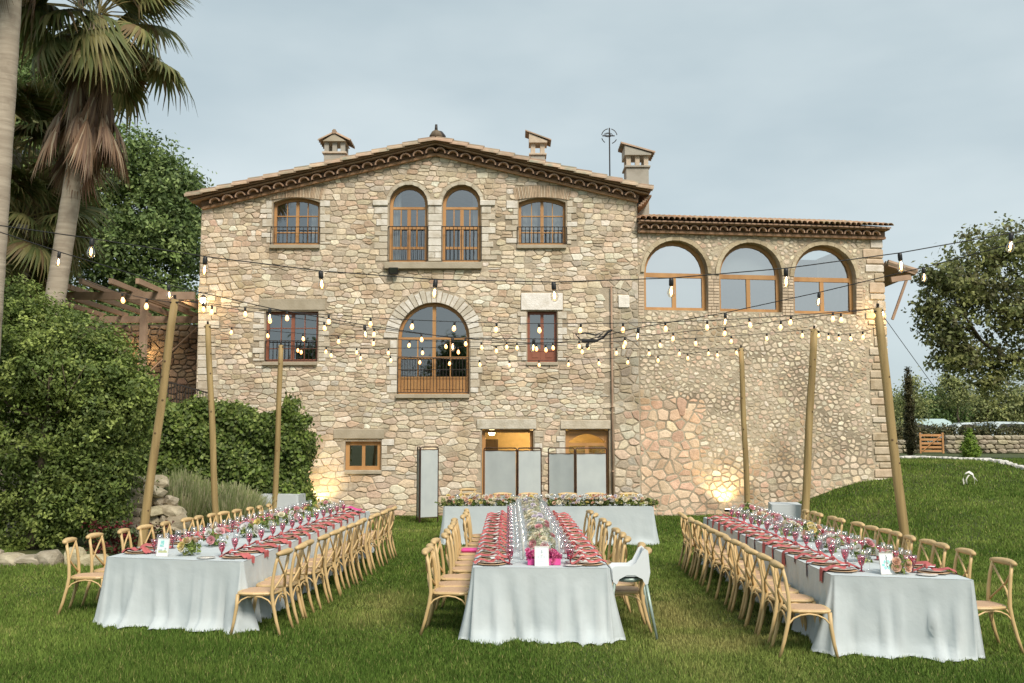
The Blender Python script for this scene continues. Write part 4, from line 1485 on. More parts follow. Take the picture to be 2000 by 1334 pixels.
G_BUSH = [(.062, .090, .024), (.085, .115, .032), (.045, .066, .020), (.115, .145, .045)]
G_TREE = [(.055, .085, .030), (.075, .110, .038), (.040, .062, .024), (.095, .130, .050)]
G_DARK = [(.035, .060, .020), (.048, .078, .024), (.060, .090, .028), (.030, .050, .018)]
G_OLIVE = [(.115, .130, .055), (.090, .105, .045), (.14, .15, .065), (.075, .09, .04)]
G_FAR = [(.085, .095, .045), (.10, .115, .055), (.075, .08, .038)]
G_HEDGE = [(.050, .078, .018), (.070, .105, .025), (.038, .058, .016), (.10, .130, .040)]
G_LIGHT = [(.13, .19, .055), (.10, .16, .045), (.16, .22, .07)]

def limbs(mb, base, top, r, seed, n=6, spread=2.0, up=None):
    up = spread * .7 if up is None else up
    rn = random.Random(seed)
    base, top = Vector(base), Vector(top)
    P = [base + (top - base) * t + Vector((rn.uniform(-.06, .06), rn.uniform(-.06, .06), 0)) * (top - base).length * .3 * (t > 0) for t in (0, .25, .5, .75, 1)]
    mb.tube(P, [r * 1.35, r, r * .85, r * .7, r * .45], 9)
    for k in range(n):
        t = rn.uniform(.35, .95)
        p = base + (top - base) * t
        a = k * 2.4 + rn.uniform(-.4, .4)
        L = spread * rn.uniform(.6, 1.1)
        e = p + Vector((math.cos(a) * L, math.sin(a) * L, up * rn.uniform(.4, 1.1)))
        mid = (p + e) / 2 + Vector((0, 0, -.12 * L))
        mb.tube([p, mid, e], [r * .45, r * .28, r * .08], 6)
        for q in range(2):
            b = e + Vector((rn.uniform(-.6, .6), rn.uniform(-.6, .6), rn.uniform(.1, .7))) * spread * .4
            mb.tube([mid.lerp(e, .5), b], [r * .2, r * .05], 5)

def tree(name, base, top, r, blobs, nclump, per, leaf, clr, pal, seed, label, group=None, spread=2.0, cat='tree', trunk=True, **kw):
    e = empty(name, base, 0, label, cat, group)
    cm = crown_mesh('crown', blobs, nclump, per, leaf, clr, pal, seed, origin=base, **kw)
    link(cm, 'crown', e)
    if trunk:
        mb = MB(); limbs(mb, base, top, r, seed, spread=spread)
        mb.build('trunk', M['bark'], e, smooth_=True)
    return e

def pt(px, py, Y): return tuple(atY(px, py, Y))

# big bush in the left foreground
bc = []
for (px, py, Y, rx, ry, rz, w) in ((35, 700, 20.3, 1.5, 1.5, 1.35, 3), (130, 720, 20.0, 1.2, 1.3, 1.05, 3), (215, 790, 20.0, .85, 1.2, 1.3, 3), (60, 870, 20.3, 1.9, 1.2, 1.5, 4), (180, 930, 20.2, 1.05, 1.0, 1.1, 3), (-60, 760, 20, 1.6, 1.5, 2.2, 2), (80, 1000, 20.0, 1.5, .9, .85, 2), (100, 640, 20.4, .5, .6, .5, .7), (205, 680, 20.2, .45, .6, .5, .7), (20, 600, 20.5, .7, .8, .55, 1), (262, 770, 20.1, .4, .6, .6, .6)):
    bc.append((pt(px, py, Y), (rx, ry, rz), w))
tree('laurel_bush', (-9.4, 19.8, 0), (-9.2, 19.9, 3.2), .09, bc, 3700, 26, .085, .20, G_BUSH, 3, 'huge rounded green shrub filling the left foreground beside the pine pole', cat='shrub', spread=1.3, shell=.72)

# ivy covered wall (hedge), narrow at the right
hx0, hx1 = atY(283, 880, 25).x, atY(588, 880, 25).x
hd = empty('ivy_hedge', ((hx0 + hx1) / 2, 25.3, 0), 0, 'tall clipped ivy hedge in front of the left end of the farmhouse', 'hedge')
def hedge_mesh():
    rs = np.random.RandomState(8)
    n = 7000
    X = hx0 - 4.5 + (hx1 - hx0 + 4.5) * rs.rand(n) ** .72
    face = rs.rand(n)
    T = lambda x: 3.02 - .40 * np.clip((x - hx0) / (hx1 - hx0), 0, 1) + .10 * np.sin(x * 2.3) + .06 * np.sin(x * 6.1)
    Z = rs.rand(n) * T(X)
    Y = 24.75 + .18 * np.sin(X * 3 + Z * 2) * np.sin(Z * 3.1)
    Nn = np.stack([np.zeros(n), -np.ones(n), np.full(n, .35)], 1)
    top = face < .22
    Z[top] = T(X[top]) - .02
    Y[top] = 24.8 + 1.2 * rs.rand(top.sum())
    Nn[top] = (0, -.3, 1)
    end = face > .86
    X[end] = hx1 - .05 + .1 * np.sin(Z[end] * 4) - .25 * (Z[end] > 2.2)
    Y[end] = 24.75 + 1.3 * rs.rand(end.sum())
    Nn[end] = (1, -.2, .2)
    per = 13
    cid = np.repeat(np.arange(n), per)
    m = len(cid)
    P = np.stack([X, Y, Z], 1)[cid] + rs.normal(size=(m, 3)) * .085
    N2 = Nn[cid] + rs.normal(size=(m, 3)) * .5
    V, Fc = leaf_faces(P, N2, .105, rs, .7)
    pal = np.array(G_HEDGE)
    c = (pal[rs.randint(4, size=n)] * (.6 + .7 * rs.rand(n, 1)))[cid] * (.75 + .5 * rs.rand(m, 1))
    return np_mesh('ivy_leaves', V - np.array(hd.location), Fc, np.repeat(c, 2, 0), M['leaf'])
link(hedge_mesh(), 'ivy_leaves', hd)['kind'] = 'stuff'
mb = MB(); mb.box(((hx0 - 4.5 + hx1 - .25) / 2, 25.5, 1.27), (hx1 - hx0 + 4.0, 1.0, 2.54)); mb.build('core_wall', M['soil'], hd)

# raised terrace left of the house, steps railing and the side wall
mb = MB(); mb.box((-16.0, 31.0, 1.36), (14.2, 10.4, 2.72)); mb.build('terrace', M['terrace'], kind='structure')
rb = atY(352, 780, 26.6)
rl = empty('terrace_railing', (rb.x, 26.4, 2.6), 0, 'dark iron railing with thin upright bars at the terrace edge beside the ivy hedge', 'railing')
xa, xb = atY(290, 735, 26.4), atY(408, 768, 26.4)
mb = MB(); mb.beam((xa.x, 26.4, xa.z), (xb.x, 26.4, xb.z), .05, .04); mb.beam((xa.x, 26.4, xa.z - .85), (xb.x, 26.4, xb.z - .85), .04, .03); mb.build('rail', M['iron'], rl)
for i in range(22):
    t = i / 21
    p = xa.lerp(xb, t)
    mb = MB(); mb.tube([(p.x, 26.4, p.z - .85), (p.x, 26.4, p.z)], .012, 4); mb.build('bar', M['iron'], rl)

rn2 = random.Random(4)
gw = empty('terrace_wall', (-12, 31, 2.7), 0, 'dark rubble stone wall under the pergola left of the farmhouse', 'wall')
YW = 31.0
def xg(x, out, z): return Vector((x, YW - out, z)), 0.0
gwx0, gwx1 = -17.0, XL + .3
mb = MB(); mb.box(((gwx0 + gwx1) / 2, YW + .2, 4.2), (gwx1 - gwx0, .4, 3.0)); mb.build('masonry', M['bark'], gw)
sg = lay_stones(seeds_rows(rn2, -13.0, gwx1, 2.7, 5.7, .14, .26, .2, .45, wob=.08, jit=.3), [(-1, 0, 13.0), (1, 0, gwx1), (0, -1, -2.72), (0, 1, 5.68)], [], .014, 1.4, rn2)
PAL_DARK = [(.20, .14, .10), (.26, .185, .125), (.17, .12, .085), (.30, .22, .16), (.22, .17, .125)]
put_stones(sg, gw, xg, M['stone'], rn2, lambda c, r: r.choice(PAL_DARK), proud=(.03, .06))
p = atY(283, 690, YW - .1)
wall_lantern((p.x, YW - .08, p.z), 0, 'glowing lantern on the dark terrace wall behind the pergola post', 9)

# pergola
pg = empty('pergola', (-10.5, 27.5, 2.7), 0, 'weathered timber pergola with slanting rafters left of the farmhouse', 'pergola')
YB1, YB2 = 25.5, 30.4
b1 = atY(97, 578, YB1); b1r = atY(380, 578, YB1)
zb = b1.z
mb = MB(); mb.box(((b1.x - 1 + b1r.x) / 2, YB1, zb), (b1r.x - b1.x + 1, .12, .2)); mb.build('beam', M['pergola'], pg)
mb = MB(); mb.box(((b1.x - 1 + XL) / 2, YB2, zb - .03), (XL - b1.x + .98, .12, .2)); mb.build('beam', M['pergola'], pg)
for px in (100, 157, 215, 268):
    x = atY(px, 556, 24.1).x
    mb = MB(); mb.beam((x, 24.1, zb + .17), (x, 30.8, zb + .14), .09, .13); mb.build('rafter', M['pergola'], pg)
for x in (-12.7, -12.0): 
    mb = MB(); mb.beam((x, 24.1, zb + .17), (x, 30.8, zb + .14), .09, .13); mb.build('rafter', M['pergola'], pg)
x = atY(281, 630, YB1).x
mb = MB(); mb.box((x, YB1 + .003, (zb - .1) / 2 + .0), (.16, .16, zb - .1)); mb.build('post', M['pergola'], pg)
mb = MB(); mb.box((-13.4, YB1 + .003, (zb - .1) / 2), (.16, .16, zb - .1)); mb.build('post', M['pergola'], pg)
a, b = atY(283, 735, 30.6), atY(385, 640, 30.6)
mb = MB(); mb.tube([a, b], .03, 6); mb.build('cane', M['pergola'], pg)
mb = MB()
for k in range(7):
    mb.tube([(XL - .1 - k * .28, 30.0 + .1 * (k % 2), zb + .28), (XL - .5 - k * .28, 29.2, zb + .42)], .05, 5)
mb.build('woven_cover', M['pergola'], pg, kind='stuff')

# ------------------------------------------------------------------ palms
def fan_leaf(seed, rad, nseg, dead=False, droop=.5):
    """local: stalk base at origin, leaf opens along +x"""
    rn = random.Random(seed)
    mb = MB()
    stalk = rad * rn.uniform(.9, 1.2) * (.55 if dead else 1)
    cs = [(.075, .082, .034), (.055, .068, .026), (.105, .10, .046), (.085, .062, .034)] if not dead else [(.075, .045, .03), (.10, .065, .045), (.055, .032, .022), (.12, .09, .068), (.17, .14, .11)]
    mb.tube([(0, 0, 0), (stalk * .5, 0, .06 * stalk), (stalk, 0, 0)], [.022, .016, .012], 5, (.13, .11, .05) if not dead else (.19, .11, .07))
    for i in range(nseg):
        f = (i + .5) / nseg * 2 - 1
        a = f * R(115 if not dead else 30)
        L = rad * (1 - .22 * abs(f)) * rn.uniform(.88, 1.08)
        w = rad * .052
        c = rn.choice(cs)
        V = []
        for (t, ww) in ((0, .3), (.35, 1.0), (.62, .8), (.85, .35), (1.06, .06)):
            dr = -droop * L * max(0, t - .42) ** 1.5 * rn.uniform(.9, 1.3) * 1.5
            r_ = L * t * (1 - .12 * max(0, t - .5) * droop)
            pz = dr - .12 * abs(f) * L * t
            x, y = stalk + r_ * math.cos(a), r_ * math.sin(a)
            V.append((x - math.sin(a) * w * ww, y + math.cos(a) * w * ww, pz))
            V.append((x, y, pz + w * .35 * ww))
            V.append((x + math.sin(a) * w * ww, y - math.cos(a) * w * ww, pz))
        fs = []
        for k in range(4):
            b = k * 3
            fs += [(b, b + 3, b + 4, b + 1), (b + 1, b + 4, b + 5, b + 2)]
        mb.add(V, fs, c)
    return mb.mesh('frond' if not dead else 'dead_frond', M['leaf'])

FR = [fan_leaf(k, 1.05, 34, droop=.55 + .12 * k) for k in range(4)]
FD = [fan_leaf(20 + k, 1.25 + .1 * k, 16, dead=True, droop=.2) for k in range(5)]

def palm(base, top, r0, r1, label, nf=34, nd=44, skirt=1.9, sc=1.0, seed=1, bend=(0, 0), dsc=.9):
    rn = random.Random(seed)
    e = empty('fan_palm', base, 0, label, 'palm tree', 'fan palms on the left')
    base, top = Vector(base), Vector(top)
    ax = (top - base).normalized()
    mb = MB()
    P, rr = [], []
    n = 40
    for i in range(n + 1):
        t = i / n
        P.append(base + (top - base) * t + Vector((bend[0], bend[1], 0)) * math.sin(t * math.pi))
        rr.append((r0 + (r1 - r0) * t) * (1 + .035 * (i % 2)) * (1.25 if i == 0 else 1))
    mb.tube(P, rr, 14); mb.build('trunk', M['palm_trunk'], e, smooth_=True)
    L = top - base
    for k in range(nf):
        el = R(rn.uniform(-62, 72)); az = k * 2.399 + rn.uniform(-.2, .2)
        place(rn.choice(FR), 'frond', e, L + Vector((0, 0, rn.uniform(-.2, .25))), (rn.uniform(-.5, .5), -el, az), sc * rn.uniform(.8, 1.1))
    for k in range(nd):
        t = (k + .5) / nd
        el = R(rn.uniform(-92, -76)) if t > .15 else R(-60); az = k * 2.399 + rn.uniform(-.3, .3)
        h = -skirt * (1 - t) * .62
        # dead fronds hang from under the crown down along the trunk
        q = L + ax * h + Vector((math.cos(az), math.sin(az), 0)) * r1 * .9
        place(rn.choice(FD), 'dead_frond', e, q, (rn.uniform(-.5, .5), -el, az), (sc * dsc * rn.uniform(.8, 1.4), sc * dsc * rn.uniform(.5, 1.0), sc * dsc))
    return e
b = atY(52, 700, 22); t = atY(192, 42, 22)
palm((b.x, 22, .0), (t.x, 22, t.z), .25, .18, 'leaning fan palm with a hanging brown skirt of dead fronds', nf=36, nd=84, skirt=2.9, sc=1.12, seed=5, dsc=.72)
b = atY(-28, 620, 18.5); t = atY(42, -330, 18.5)
palm((b.x, 18.5, .0), (t.x, 18.5, t.z), .24, .19, 'pale fan palm trunk cut by the left edge with its crown out of sight above', nf=26, nd=34, skirt=1.6, sc=1.0, seed=9)
b = atY(20, 600, 24.5); t = atY(25, 300, 24.5)
palm((b.x, 24.5, .0), (t.x, 24.5, t.z), .22, .2, 'low green fan palm crown between the left trunk and the leaning palm', nf=46, nd=10, skirt=1.2, sc=1.15, seed=12)
b = atY(60, 600, 23.5); t = atY(40, 440, 23.5)
palm((b.x, 23.5, .0), (t.x, 23.5, t.z), .18, .17, 'lowest fan palm, its drooping fronds hanging over the big shrub', nf=34, nd=6, skirt=.8, sc=.95, seed=15)

# ------------------------------------------------------------------ trees
blob = lambda L: [(pt(px, py, Y), (rx, ry, rz), w) for (px, py, Y, rx, ry, rz, w) in L]
tree('oak_tree', (-13.6, 38.5, 0), (-13.2, 38.5, 8.5), .32, blob([(180, 420, 37, 1.7, 2.2, 1.6, 2), (260, 330, 38, 1.7, 2.2, 1.5, 2.4), (330, 370, 38.5, 1.3, 2, 1.3, 2), (300, 450, 38, 1.6, 2.3, 1.3, 2), (200, 500, 37, 2.0, 2.5, 1.1, 2), (350, 500, 38, .9, 1.8, 1.2, 1.0), (270, 560, 38, 1.8, 2, .9, 1.2), (340, 600, 37, 1.6, 2, .8, 1.2), (180, 600, 37, 1.9, 2, .8, 1.2), (250, 640, 36, 2.4, 2, .7, 1.2), (130, 350, 38, 1.1, 1.6, 1.1, 1), (368, 420, 39, .7, 1.6, .9, .7)]), 2300, 26, .17, .42, G_TREE, 21, 'large leafy tree with dense green crown directly left of the farmhouse roof', 'trees behind the house and garden', spread=3.0, shell=.6)
tree('oak_tree', (-17.8, 35.5, 0), (-17.6, 35.5, 10), .3, blob([(40, 190, 35, 1.6, 1.8, 1.6, 2), (70, 130, 35, 1.0, 1.2, .9, 1), (30, 330, 35, 1.8, 2, 1.8, 2), (80, 420, 35, 1.6, 1.8, 1.6, 1.6), (-40, 240, 35, 1.8, 2, 2.6, 1.4)]), 1500, 26, .17, .42, G_TREE, 22, 'tall tree showing dark green behind the palms at the left edge', 'trees behind the house and garden', spread=2.5, shell=.6)
# right tree, trunk just outside the frame
tb = (19.6, 36.0, ground_z(19.6, 36))
tree('plane_tree', tb, (18.9, 36, 7.6), .36, blob([(1960, 490, 36, 1.9, 2.0, 1.0, 3), (1880, 560, 36, 1.2, 1.7, 1.0, 2.2), (1990, 600, 36, 2.0, 2, 1.5, 3), (1850, 640, 36, .9, 1.3, .9, 1.5), (1870, 700, 36, .9, 1.3, .65, 1.2), (1960, 700, 36, 1.3, 1.6, .7, 1.5), (1925, 745, 36, .45, .8, .45, .5), (2080, 560, 36, 2.0, 2.0, 2.0, 2), (1815, 600, 36, .5, .8, .5, .7), (1830, 540, 36, .6, .9, .4, .7), (2090, 700, 36, 1.4, 1.5, .8, 1)]), 1550, 15, .17, .33, [(.095, .11, .045), (.075, .085, .036), (.125, .135, .058), (.06, .06, .03)], 23, 'broad dark green tree with drooping lower branches at the right edge', 'trees behind the house and garden', spread=3.0, shell=.75)
# cypress, thuja
cx = atY(1779, 890, 43); z0 = ground_z(cx.x, 43)
tree('cypress', (cx.x, 43, z0), (cx.x, 43, z0 + 2.3), .05, [((cx.x, 43, z0 + 1.0), (.22, .22, 1.1), 2), ((cx.x, 43, z0 + 2.2), (.14, .14, 1.1), 1.2), ((cx.x, 43, z0 + 3.2), (.08, .08, .6), .4)], 420, 16, .09, .12, [(.035, .035, .018), (.05, .045, .022)], 24, 'slender dark brown cypress beside the wooden gate', cat='cypress', spread=.15)
tx = atY(1896, 900, 35); z0 = ground_z(tx.x, 35)
tree('conifer_bush', (tx.x, 35, z0), (tx.x, 35, z0 + .8), .03, [((tx.x, 35, z0 + .32), (.33, .33, .33), 2), ((tx.x, 35, z0 + .62), (.22, .22, .32), 1), ((tx.x, 35, z0 + .88), (.08, .08, .2), .35)], 420, 18, .055, .07, [(.085, .135, .02), (.11, .165, .03), (.06, .10, .02)], 25, 'small bright green cone shaped conifer standing on the row of white stones', cat='shrub', spread=.08)
# young tree right of the pole and the mixed background
yx = atY(1779, 800, 58)
tree('young_tree', (yx.x, 58, 1.4), (yx.x + .1, 58, 5.0), .06, blob([(1779, 790, 58, 1.1, 1.1, 1.0, 2), (1781, 752, 58, .45, .5, .6, .5), (1760, 830, 58, 1.2, 1, .8, 1.5)]), 320, 14, .15, .38, G_OLIVE, 26, 'thin airy young tree rising behind the cypress', 'trees behind the house and garden', spread=.8, shell=.9)
yx = atY(1872, 790, 66)
tree('young_tree', (yx.x, 66, 1.4), (yx.x, 66, 6.0), .07, blob([(1870, 770, 66, 1.5, 1.2, 1.0, 2), (1858, 748, 66, .8, .8, .6, 1)]), 300, 14, .16, .4, G_OLIVE, 27, 'thin airy young tree right behind the parked cars', 'trees behind the house and garden', spread=1.0, shell=.9)
for i, (px, py, Y, rx, rz, pal, lab) in enumerate([
    (1826, 810, 72, 1.8, 1.9, G_DARK, 'rounded dark tree behind the wooden gate'),
    (1790, 818, 84, 2.6, 1.6, G_OLIVE, 'low light green tree behind the cypress'),
    (1745, 815, 80, 2.2, 1.8, G_OLIVE, 'low light green tree seen just right of the tall pole'),
    (1890, 812, 90, 3.2, 2.0, G_FAR, 'low brownish green tree in the middle of the far grove'),
    (1935, 800, 95, 4.2, 2.9, G_FAR, 'broad brownish tree mass on the far slope'),
    (1980, 790, 88, 3.2, 3.0, G_OLIVE, 'pale olive green tree at the right edge of the far grove'),
    (2050, 800, 90, 4.2, 3.2, G_FAR, 'far olive tree cut by the right edge'),
    (1850, 822, 96, 3.2, 1.6, G_FAR, 'small far tree between the gate and the conifer bush')]):
    c = atY(px, py, Y)
    tree('far_tree', (c.x, Y, 1.2), (c.x, Y, c.z), .16, [((c.x, Y, c.z), (rx, 2, rz), 3), ((c.x - rx * .6, Y, c.z - rz * .4), (rx * .6, 1.5, rz * .7), 1.2), ((c.x + rx * .5, Y, c.z - rz * .3), (rx * .7, 1.5, rz * .8), 1.4), ((c.x, Y, c.z - rz), (rx * 1.1, 1.6, rz * .8), 2)], 620, 14, .30, .7, pal, 40 + i, lab, 'far trees beyond the parked cars', spread=rx * .6)
# distant hills closing the horizon
def hill():
    xs = np.linspace(-700, 700, 90); ys = np.linspace(240, 620, 10)
    X, Y = np.meshgrid(xs, ys)
    Z = 1.0 + 18 * np.sin((Y - 240) / 380 * 1.57) * (.7 + .3 * np.sin(X * .013 + 1) * np.sin(X * .004))
    V = np.stack([X.ravel(), Y.ravel(), Z.ravel()], 1)
    nx = len(xs); i, j = np.meshgrid(np.arange(nx - 1), np.arange(9)); a = (j * nx + i).ravel()
    m = mat('far_wooded_slope', (.05, .065, .035), (.09, .10, .055), scale=.12, rough=1, detail=8)
    link(np_mesh('hills', V, np.stack([a, a + 1, a + nx + 1, a + nx], 1), None, m, True), 'hills', kind='structure')
hill()
# dark hedge in front of the cars
hq = atY(1880, 850, 52)
he = empty('low_hedge', (hq.x, 52.5, 1.4), 0, 'dark low hedge running along the top of the dry stone wall', 'hedge')
hb = []
for k in range(22):
    x = atY(1735, 850, 52).x + k * .62
    hb.append(((x, 52.5, 2.35 + .08 * math.sin(k * 1.7)), (.5, .45, .52), 1))
link(crown_mesh('foliage', hb, 1100, 18, .12, .2, [(.045, .05, .022), (.06, .055, .028), (.035, .04, .018)], 61, origin=(hq.x, 52.5, 1.4)), 'foliage', he)['kind'] = 'stuff'

# ------------------------------------------------------------------ stones, rocks
def rock_mesh(seed, name='rock'):
    rn = random.Random(seed)
    import bmesh
    bm = bmesh.new(); bmesh.ops.create_icosphere(bm, subdivisions=2, radius=.5)
    from mathutils import noise as mn
    for v in bm.verts:
        v.co *= 1 + .42 * mn.noise(v.co * 2.6 + Vector((seed * 3.1, 0, 0))) + .12 * mn.noise(v.co * 7 + Vector((0, seed, 0)))
        for a in range(3): v.co[a] = max(-.38, min(.38, v.co[a]))
    me = bpy.data.meshes.new(name); bm.to_mesh(me); bm.free()
    me.materials.append(M['rock'])
    ca = me.color_attributes.new("col", 'FLOAT_COLOR', 'CORNER')
    f = rn.uniform(.8, 1.15)
    ca.data.foreach_set("color", [f, f * rn.uniform(.93, 1), f * rn.uniform(.8, .95), 1] * len(me.loops))
    return me
ROCK = [rock_mesh(k) for k in range(7)]
rk = random.Random(77)
# dry stone wall right of the gate
dw = empty('dry_stone_wall', (atY(1920, 880, 50).x, 50.0, 1.4), 0, 'low dry stone wall running right from the wooden gate', 'wall')
Ld = WPOS[dw.name]
x0 = atY(1845, 870, 50).x
for row in range(4):
    x = x0 + rk.uniform(-.1, .1)
    while x < x0 + 7.0:
        w = rk.uniform(.28, .62)
        place(rk.choice(ROCK), 'stone', dw, (x + w / 2 - Ld.x, rk.uniform(-.05, .05), .11 + row * .225), (0, 0, rk.uniform(-.15, .15)), (w * 1.36, .5, rk.uniform(.27, .33)))
        x += w
dw2 = empty('dry_stone_wall', (atY(1765, 880, 50).x, 50.0, 1.4), 0, 'short low piece of dry stone wall left of the wooden gate', 'wall')
L2 = WPOS[dw2.name]
xe = atY(1796, 870, 50).x
for row in range(3):
    x = xe - 2.2
    while x < xe - .25:
        w = rk.uniform(.28, .5)
        place(rk.choice(ROCK), 'stone', dw2, (x + w / 2 - L2.x, rk.uniform(-.05, .05), .11 + row * .225), (0, 0, rk.uniform(-.15, .15)), (w * 1.3, .5, .3))
        x += w
# row of white edging stones
WROCK = [m_.copy() for m_ in ROCK]
for m_ in WROCK: m_.materials.clear(); m_.materials.append(M['white_stone'])
es = empty('edging_stones', (16.5, 34, 1.3), 0, 'curving row of white edging stones across the far lawn', 'edging')
Le = WPOS[es.name]
for i in range(25):
    px = 1762 + i * 10.4
    py = 896 + 8.5 * max(0, (px - 1790) / 210) ** 1.3
    zz = 1.35
    q = atZ(px, py, 1.40)
    s = rk.uniform(.27, .40)
    place(rk.choice(WROCK), 'edging_stone', es, Vector((q.x, q.y, ground_z(q.x, q.y) + .04)) - Le, (0, 0, rk.uniform(0, 3)), (s, s * .8, s * .5))
for m_ in ROCK: pass
# wooden gate
ga, gb = atY(1797, 866, 49.6), atY(1841, 866, 49.6)
gt = empty('wooden_gate', ((ga.x + gb.x) / 2, 49.6, 1.4), 0, 'small orange brown five bar wooden gate with a diagonal brace', 'gate')
gz = 1.42
w_ = gb.x - ga.x
for i, hh in enumerate((.10, .29, .48, .67, .88)):
    mb = MB(); mb.box(((ga.x + gb.x) / 2, 49.6, gz + hh), (w_, .04, .11)); mb.build('board', M['gate'], gt)
for x in (ga.x, gb.x):
    mb = MB(); mb.box((x, 49.56, gz + .5), (.09, .05, 1.02)); mb.build('upright', M['gate'], gt)
mb = MB(); mb.beam((ga.x + .05, 49.54, gz + .08), (gb.x - .08, 49.54, gz + .88), .03, .09, up=(0, 1, 0)); mb.build('brace', M['gate'], gt)
# rocks edging the big shrub and the rough bank by the first pole
def rock_thing(px, py, Y, w, d, h, label):
    q = atY(px, py, Y)
    o = bpy.data.objects.new('garden_rock', rk.choice(ROCK)); COL.objects.link(o)
    o.location = (q.x, Y, h * .30 if py > 1000 else q.z); o.scale = (w * 1.3, d * 1.3, h * 1.3); o.rotation_euler = (rk.uniform(-.1, .1), 0, rk.uniform(-.4, .4))
    tag(o, label, 'rock', 'rocks edging the shrub bed')
lab_r = ['grey rock at the foot of the big shrub, leftmost', 'grey rock at the foot of the big shrub, second from the left edge', 'long flat rock under the big shrub', 'squarish rock under the big shrub left of the first chair', 'tall rock beside the front chair of the left table', 'low rock behind the front chair of the left table']
for i, (px, w, h) in enumerate(((-25, .5, .34), (20, .55, .24), (62, .62, .20), (96, .40, .30), (148, .34, .36), (188, .5, .22))):
    rock_thing(px, 1090, 17.3, w, .4, h, lab_r[i])
for i, (px, py, w, h) in enumerate(() if True else ((262, 905, .42, .36), (285, 935, .4, .3), (258, 950, .5, .3), (290, 970, .36, .3), (262, 992, .5, .36), (285, 1010, .4, .3))):
    rock_thing(px, py, 21.2, w, .5, h, ['pale rock on top of the rough bank behind the first pole', 'pale rock in the rough bank close to the first pole', 'pale rock in the rough bank on the shrub side', 'small rock in the rough bank behind the first pole', 'wide rock low in the rough bank', 'lowest rock in the rough bank behind the first pole'][i])
bk = empty('rough_stone_bank', (-7.9, 22.0, 0), 0, 'rough bank of piled pale stones between the big shrub and the lavender', 'stone bank')
for row_ in range(6):
    x = -8.7
    while x < -7.35 - row_ * .09:
        w = rk.uniform(.24, .46)
        place(rk.choice(ROCK), 'stone', bk, (x + w / 2 + 7.9, rk.uniform(-.14, .14) + row_ * .07, .12 + row_ * .215), (rk.uniform(-.4, .4), rk.uniform(-.4, .4), rk.uniform(-.8, .8)), (w * 1.45, .6, rk.uniform(.26, .44)))
        x += w * .95
mb = MB(); mb.box((-8.2, 22.65, .5), (.9, .5, 1.0)); mb.build('earth_core', M['soil'], bk)

# lavender
def lavender(cx, cy, rx, ry, h, n, seed, label):
    rs = np.random.RandomState(seed)
    e = empty('lavender_bush', (cx, cy, 0), 0, label, 'lavender', 'lavender bushes in front of the ivy hedge')
    a = rs.rand(n) * 6.283; r = np.sqrt(rs.rand(n))
    bx, by = r * rx * np.cos(a) * .7, r * ry * np.sin(a) * .7
    hh = h * (.55 + .45 * rs.rand(n)) * (1 - .35 * r)
    tx_, ty = bx * 1.5 + rs.normal(size=n) * .12, by * 1.5 + rs.normal(size=n) * .12
    w = .011
    V = np.empty((n, 4, 3)); th = rs.rand(n) * 3.14
    for k, (t, ww) in enumerate(((0, 1), (0, -1))): V[:, k] = np.stack([bx + ww * w * np.cos(th), by + ww * w * np.sin(th), np.zeros(n)], 1)
    V[:, 2] = np.stack([tx_ - w * .5 * np.cos(th), ty - w * .5 * np.sin(th), hh], 1); V[:, 3] = np.stack([tx_ + w * .5 * np.cos(th), ty + w * .5 * np.sin(th), hh], 1)
    c = np.array([(.13, .155, .08), (.17, .19, .11), (.10, .125, .06), (.21, .20, .15)])[rs.randint(4, size=n)]
    link(np_mesh('foliage', V.reshape(-1, 3), np.arange(4 * n).reshape(-1, 4), c, M['leaf']), 'foliage', e)['kind'] = 'stuff'
q = atY(350, 1000, 23.3); lavender(q.x, 23.3, 1.05, .8, 1.55, 7000, 1, 'wide grey green lavender bush between the first two poles')
q = atY(450, 1000, 23.4); lavender(q.x, 23.4, .75, .7, 1.25, 4500, 2, 'smaller lavender bush between the second and third poles')
# dark red flowers behind the chairs
q = atY(215, 1050, 18.3)
fb = empty('red_flower_plant', (q.x, 18.3, 0), 0, 'low plant with dark red flowers behind the front left chairs', 'plant')
link(crown_mesh('foliage', [((q.x, 18.3, .35), (.45, .35, .35), 1), ((q.x + .7, 18.5, .3), (.4, .3, .3), .7)], 160, 14, .07, .1, [(.075, .010, .015), (.03, .04, .015), (.03, .045, .015), (.05, .012, .012)], 63, origin=(q.x, 18.3, 0)), 'foliage', fb)

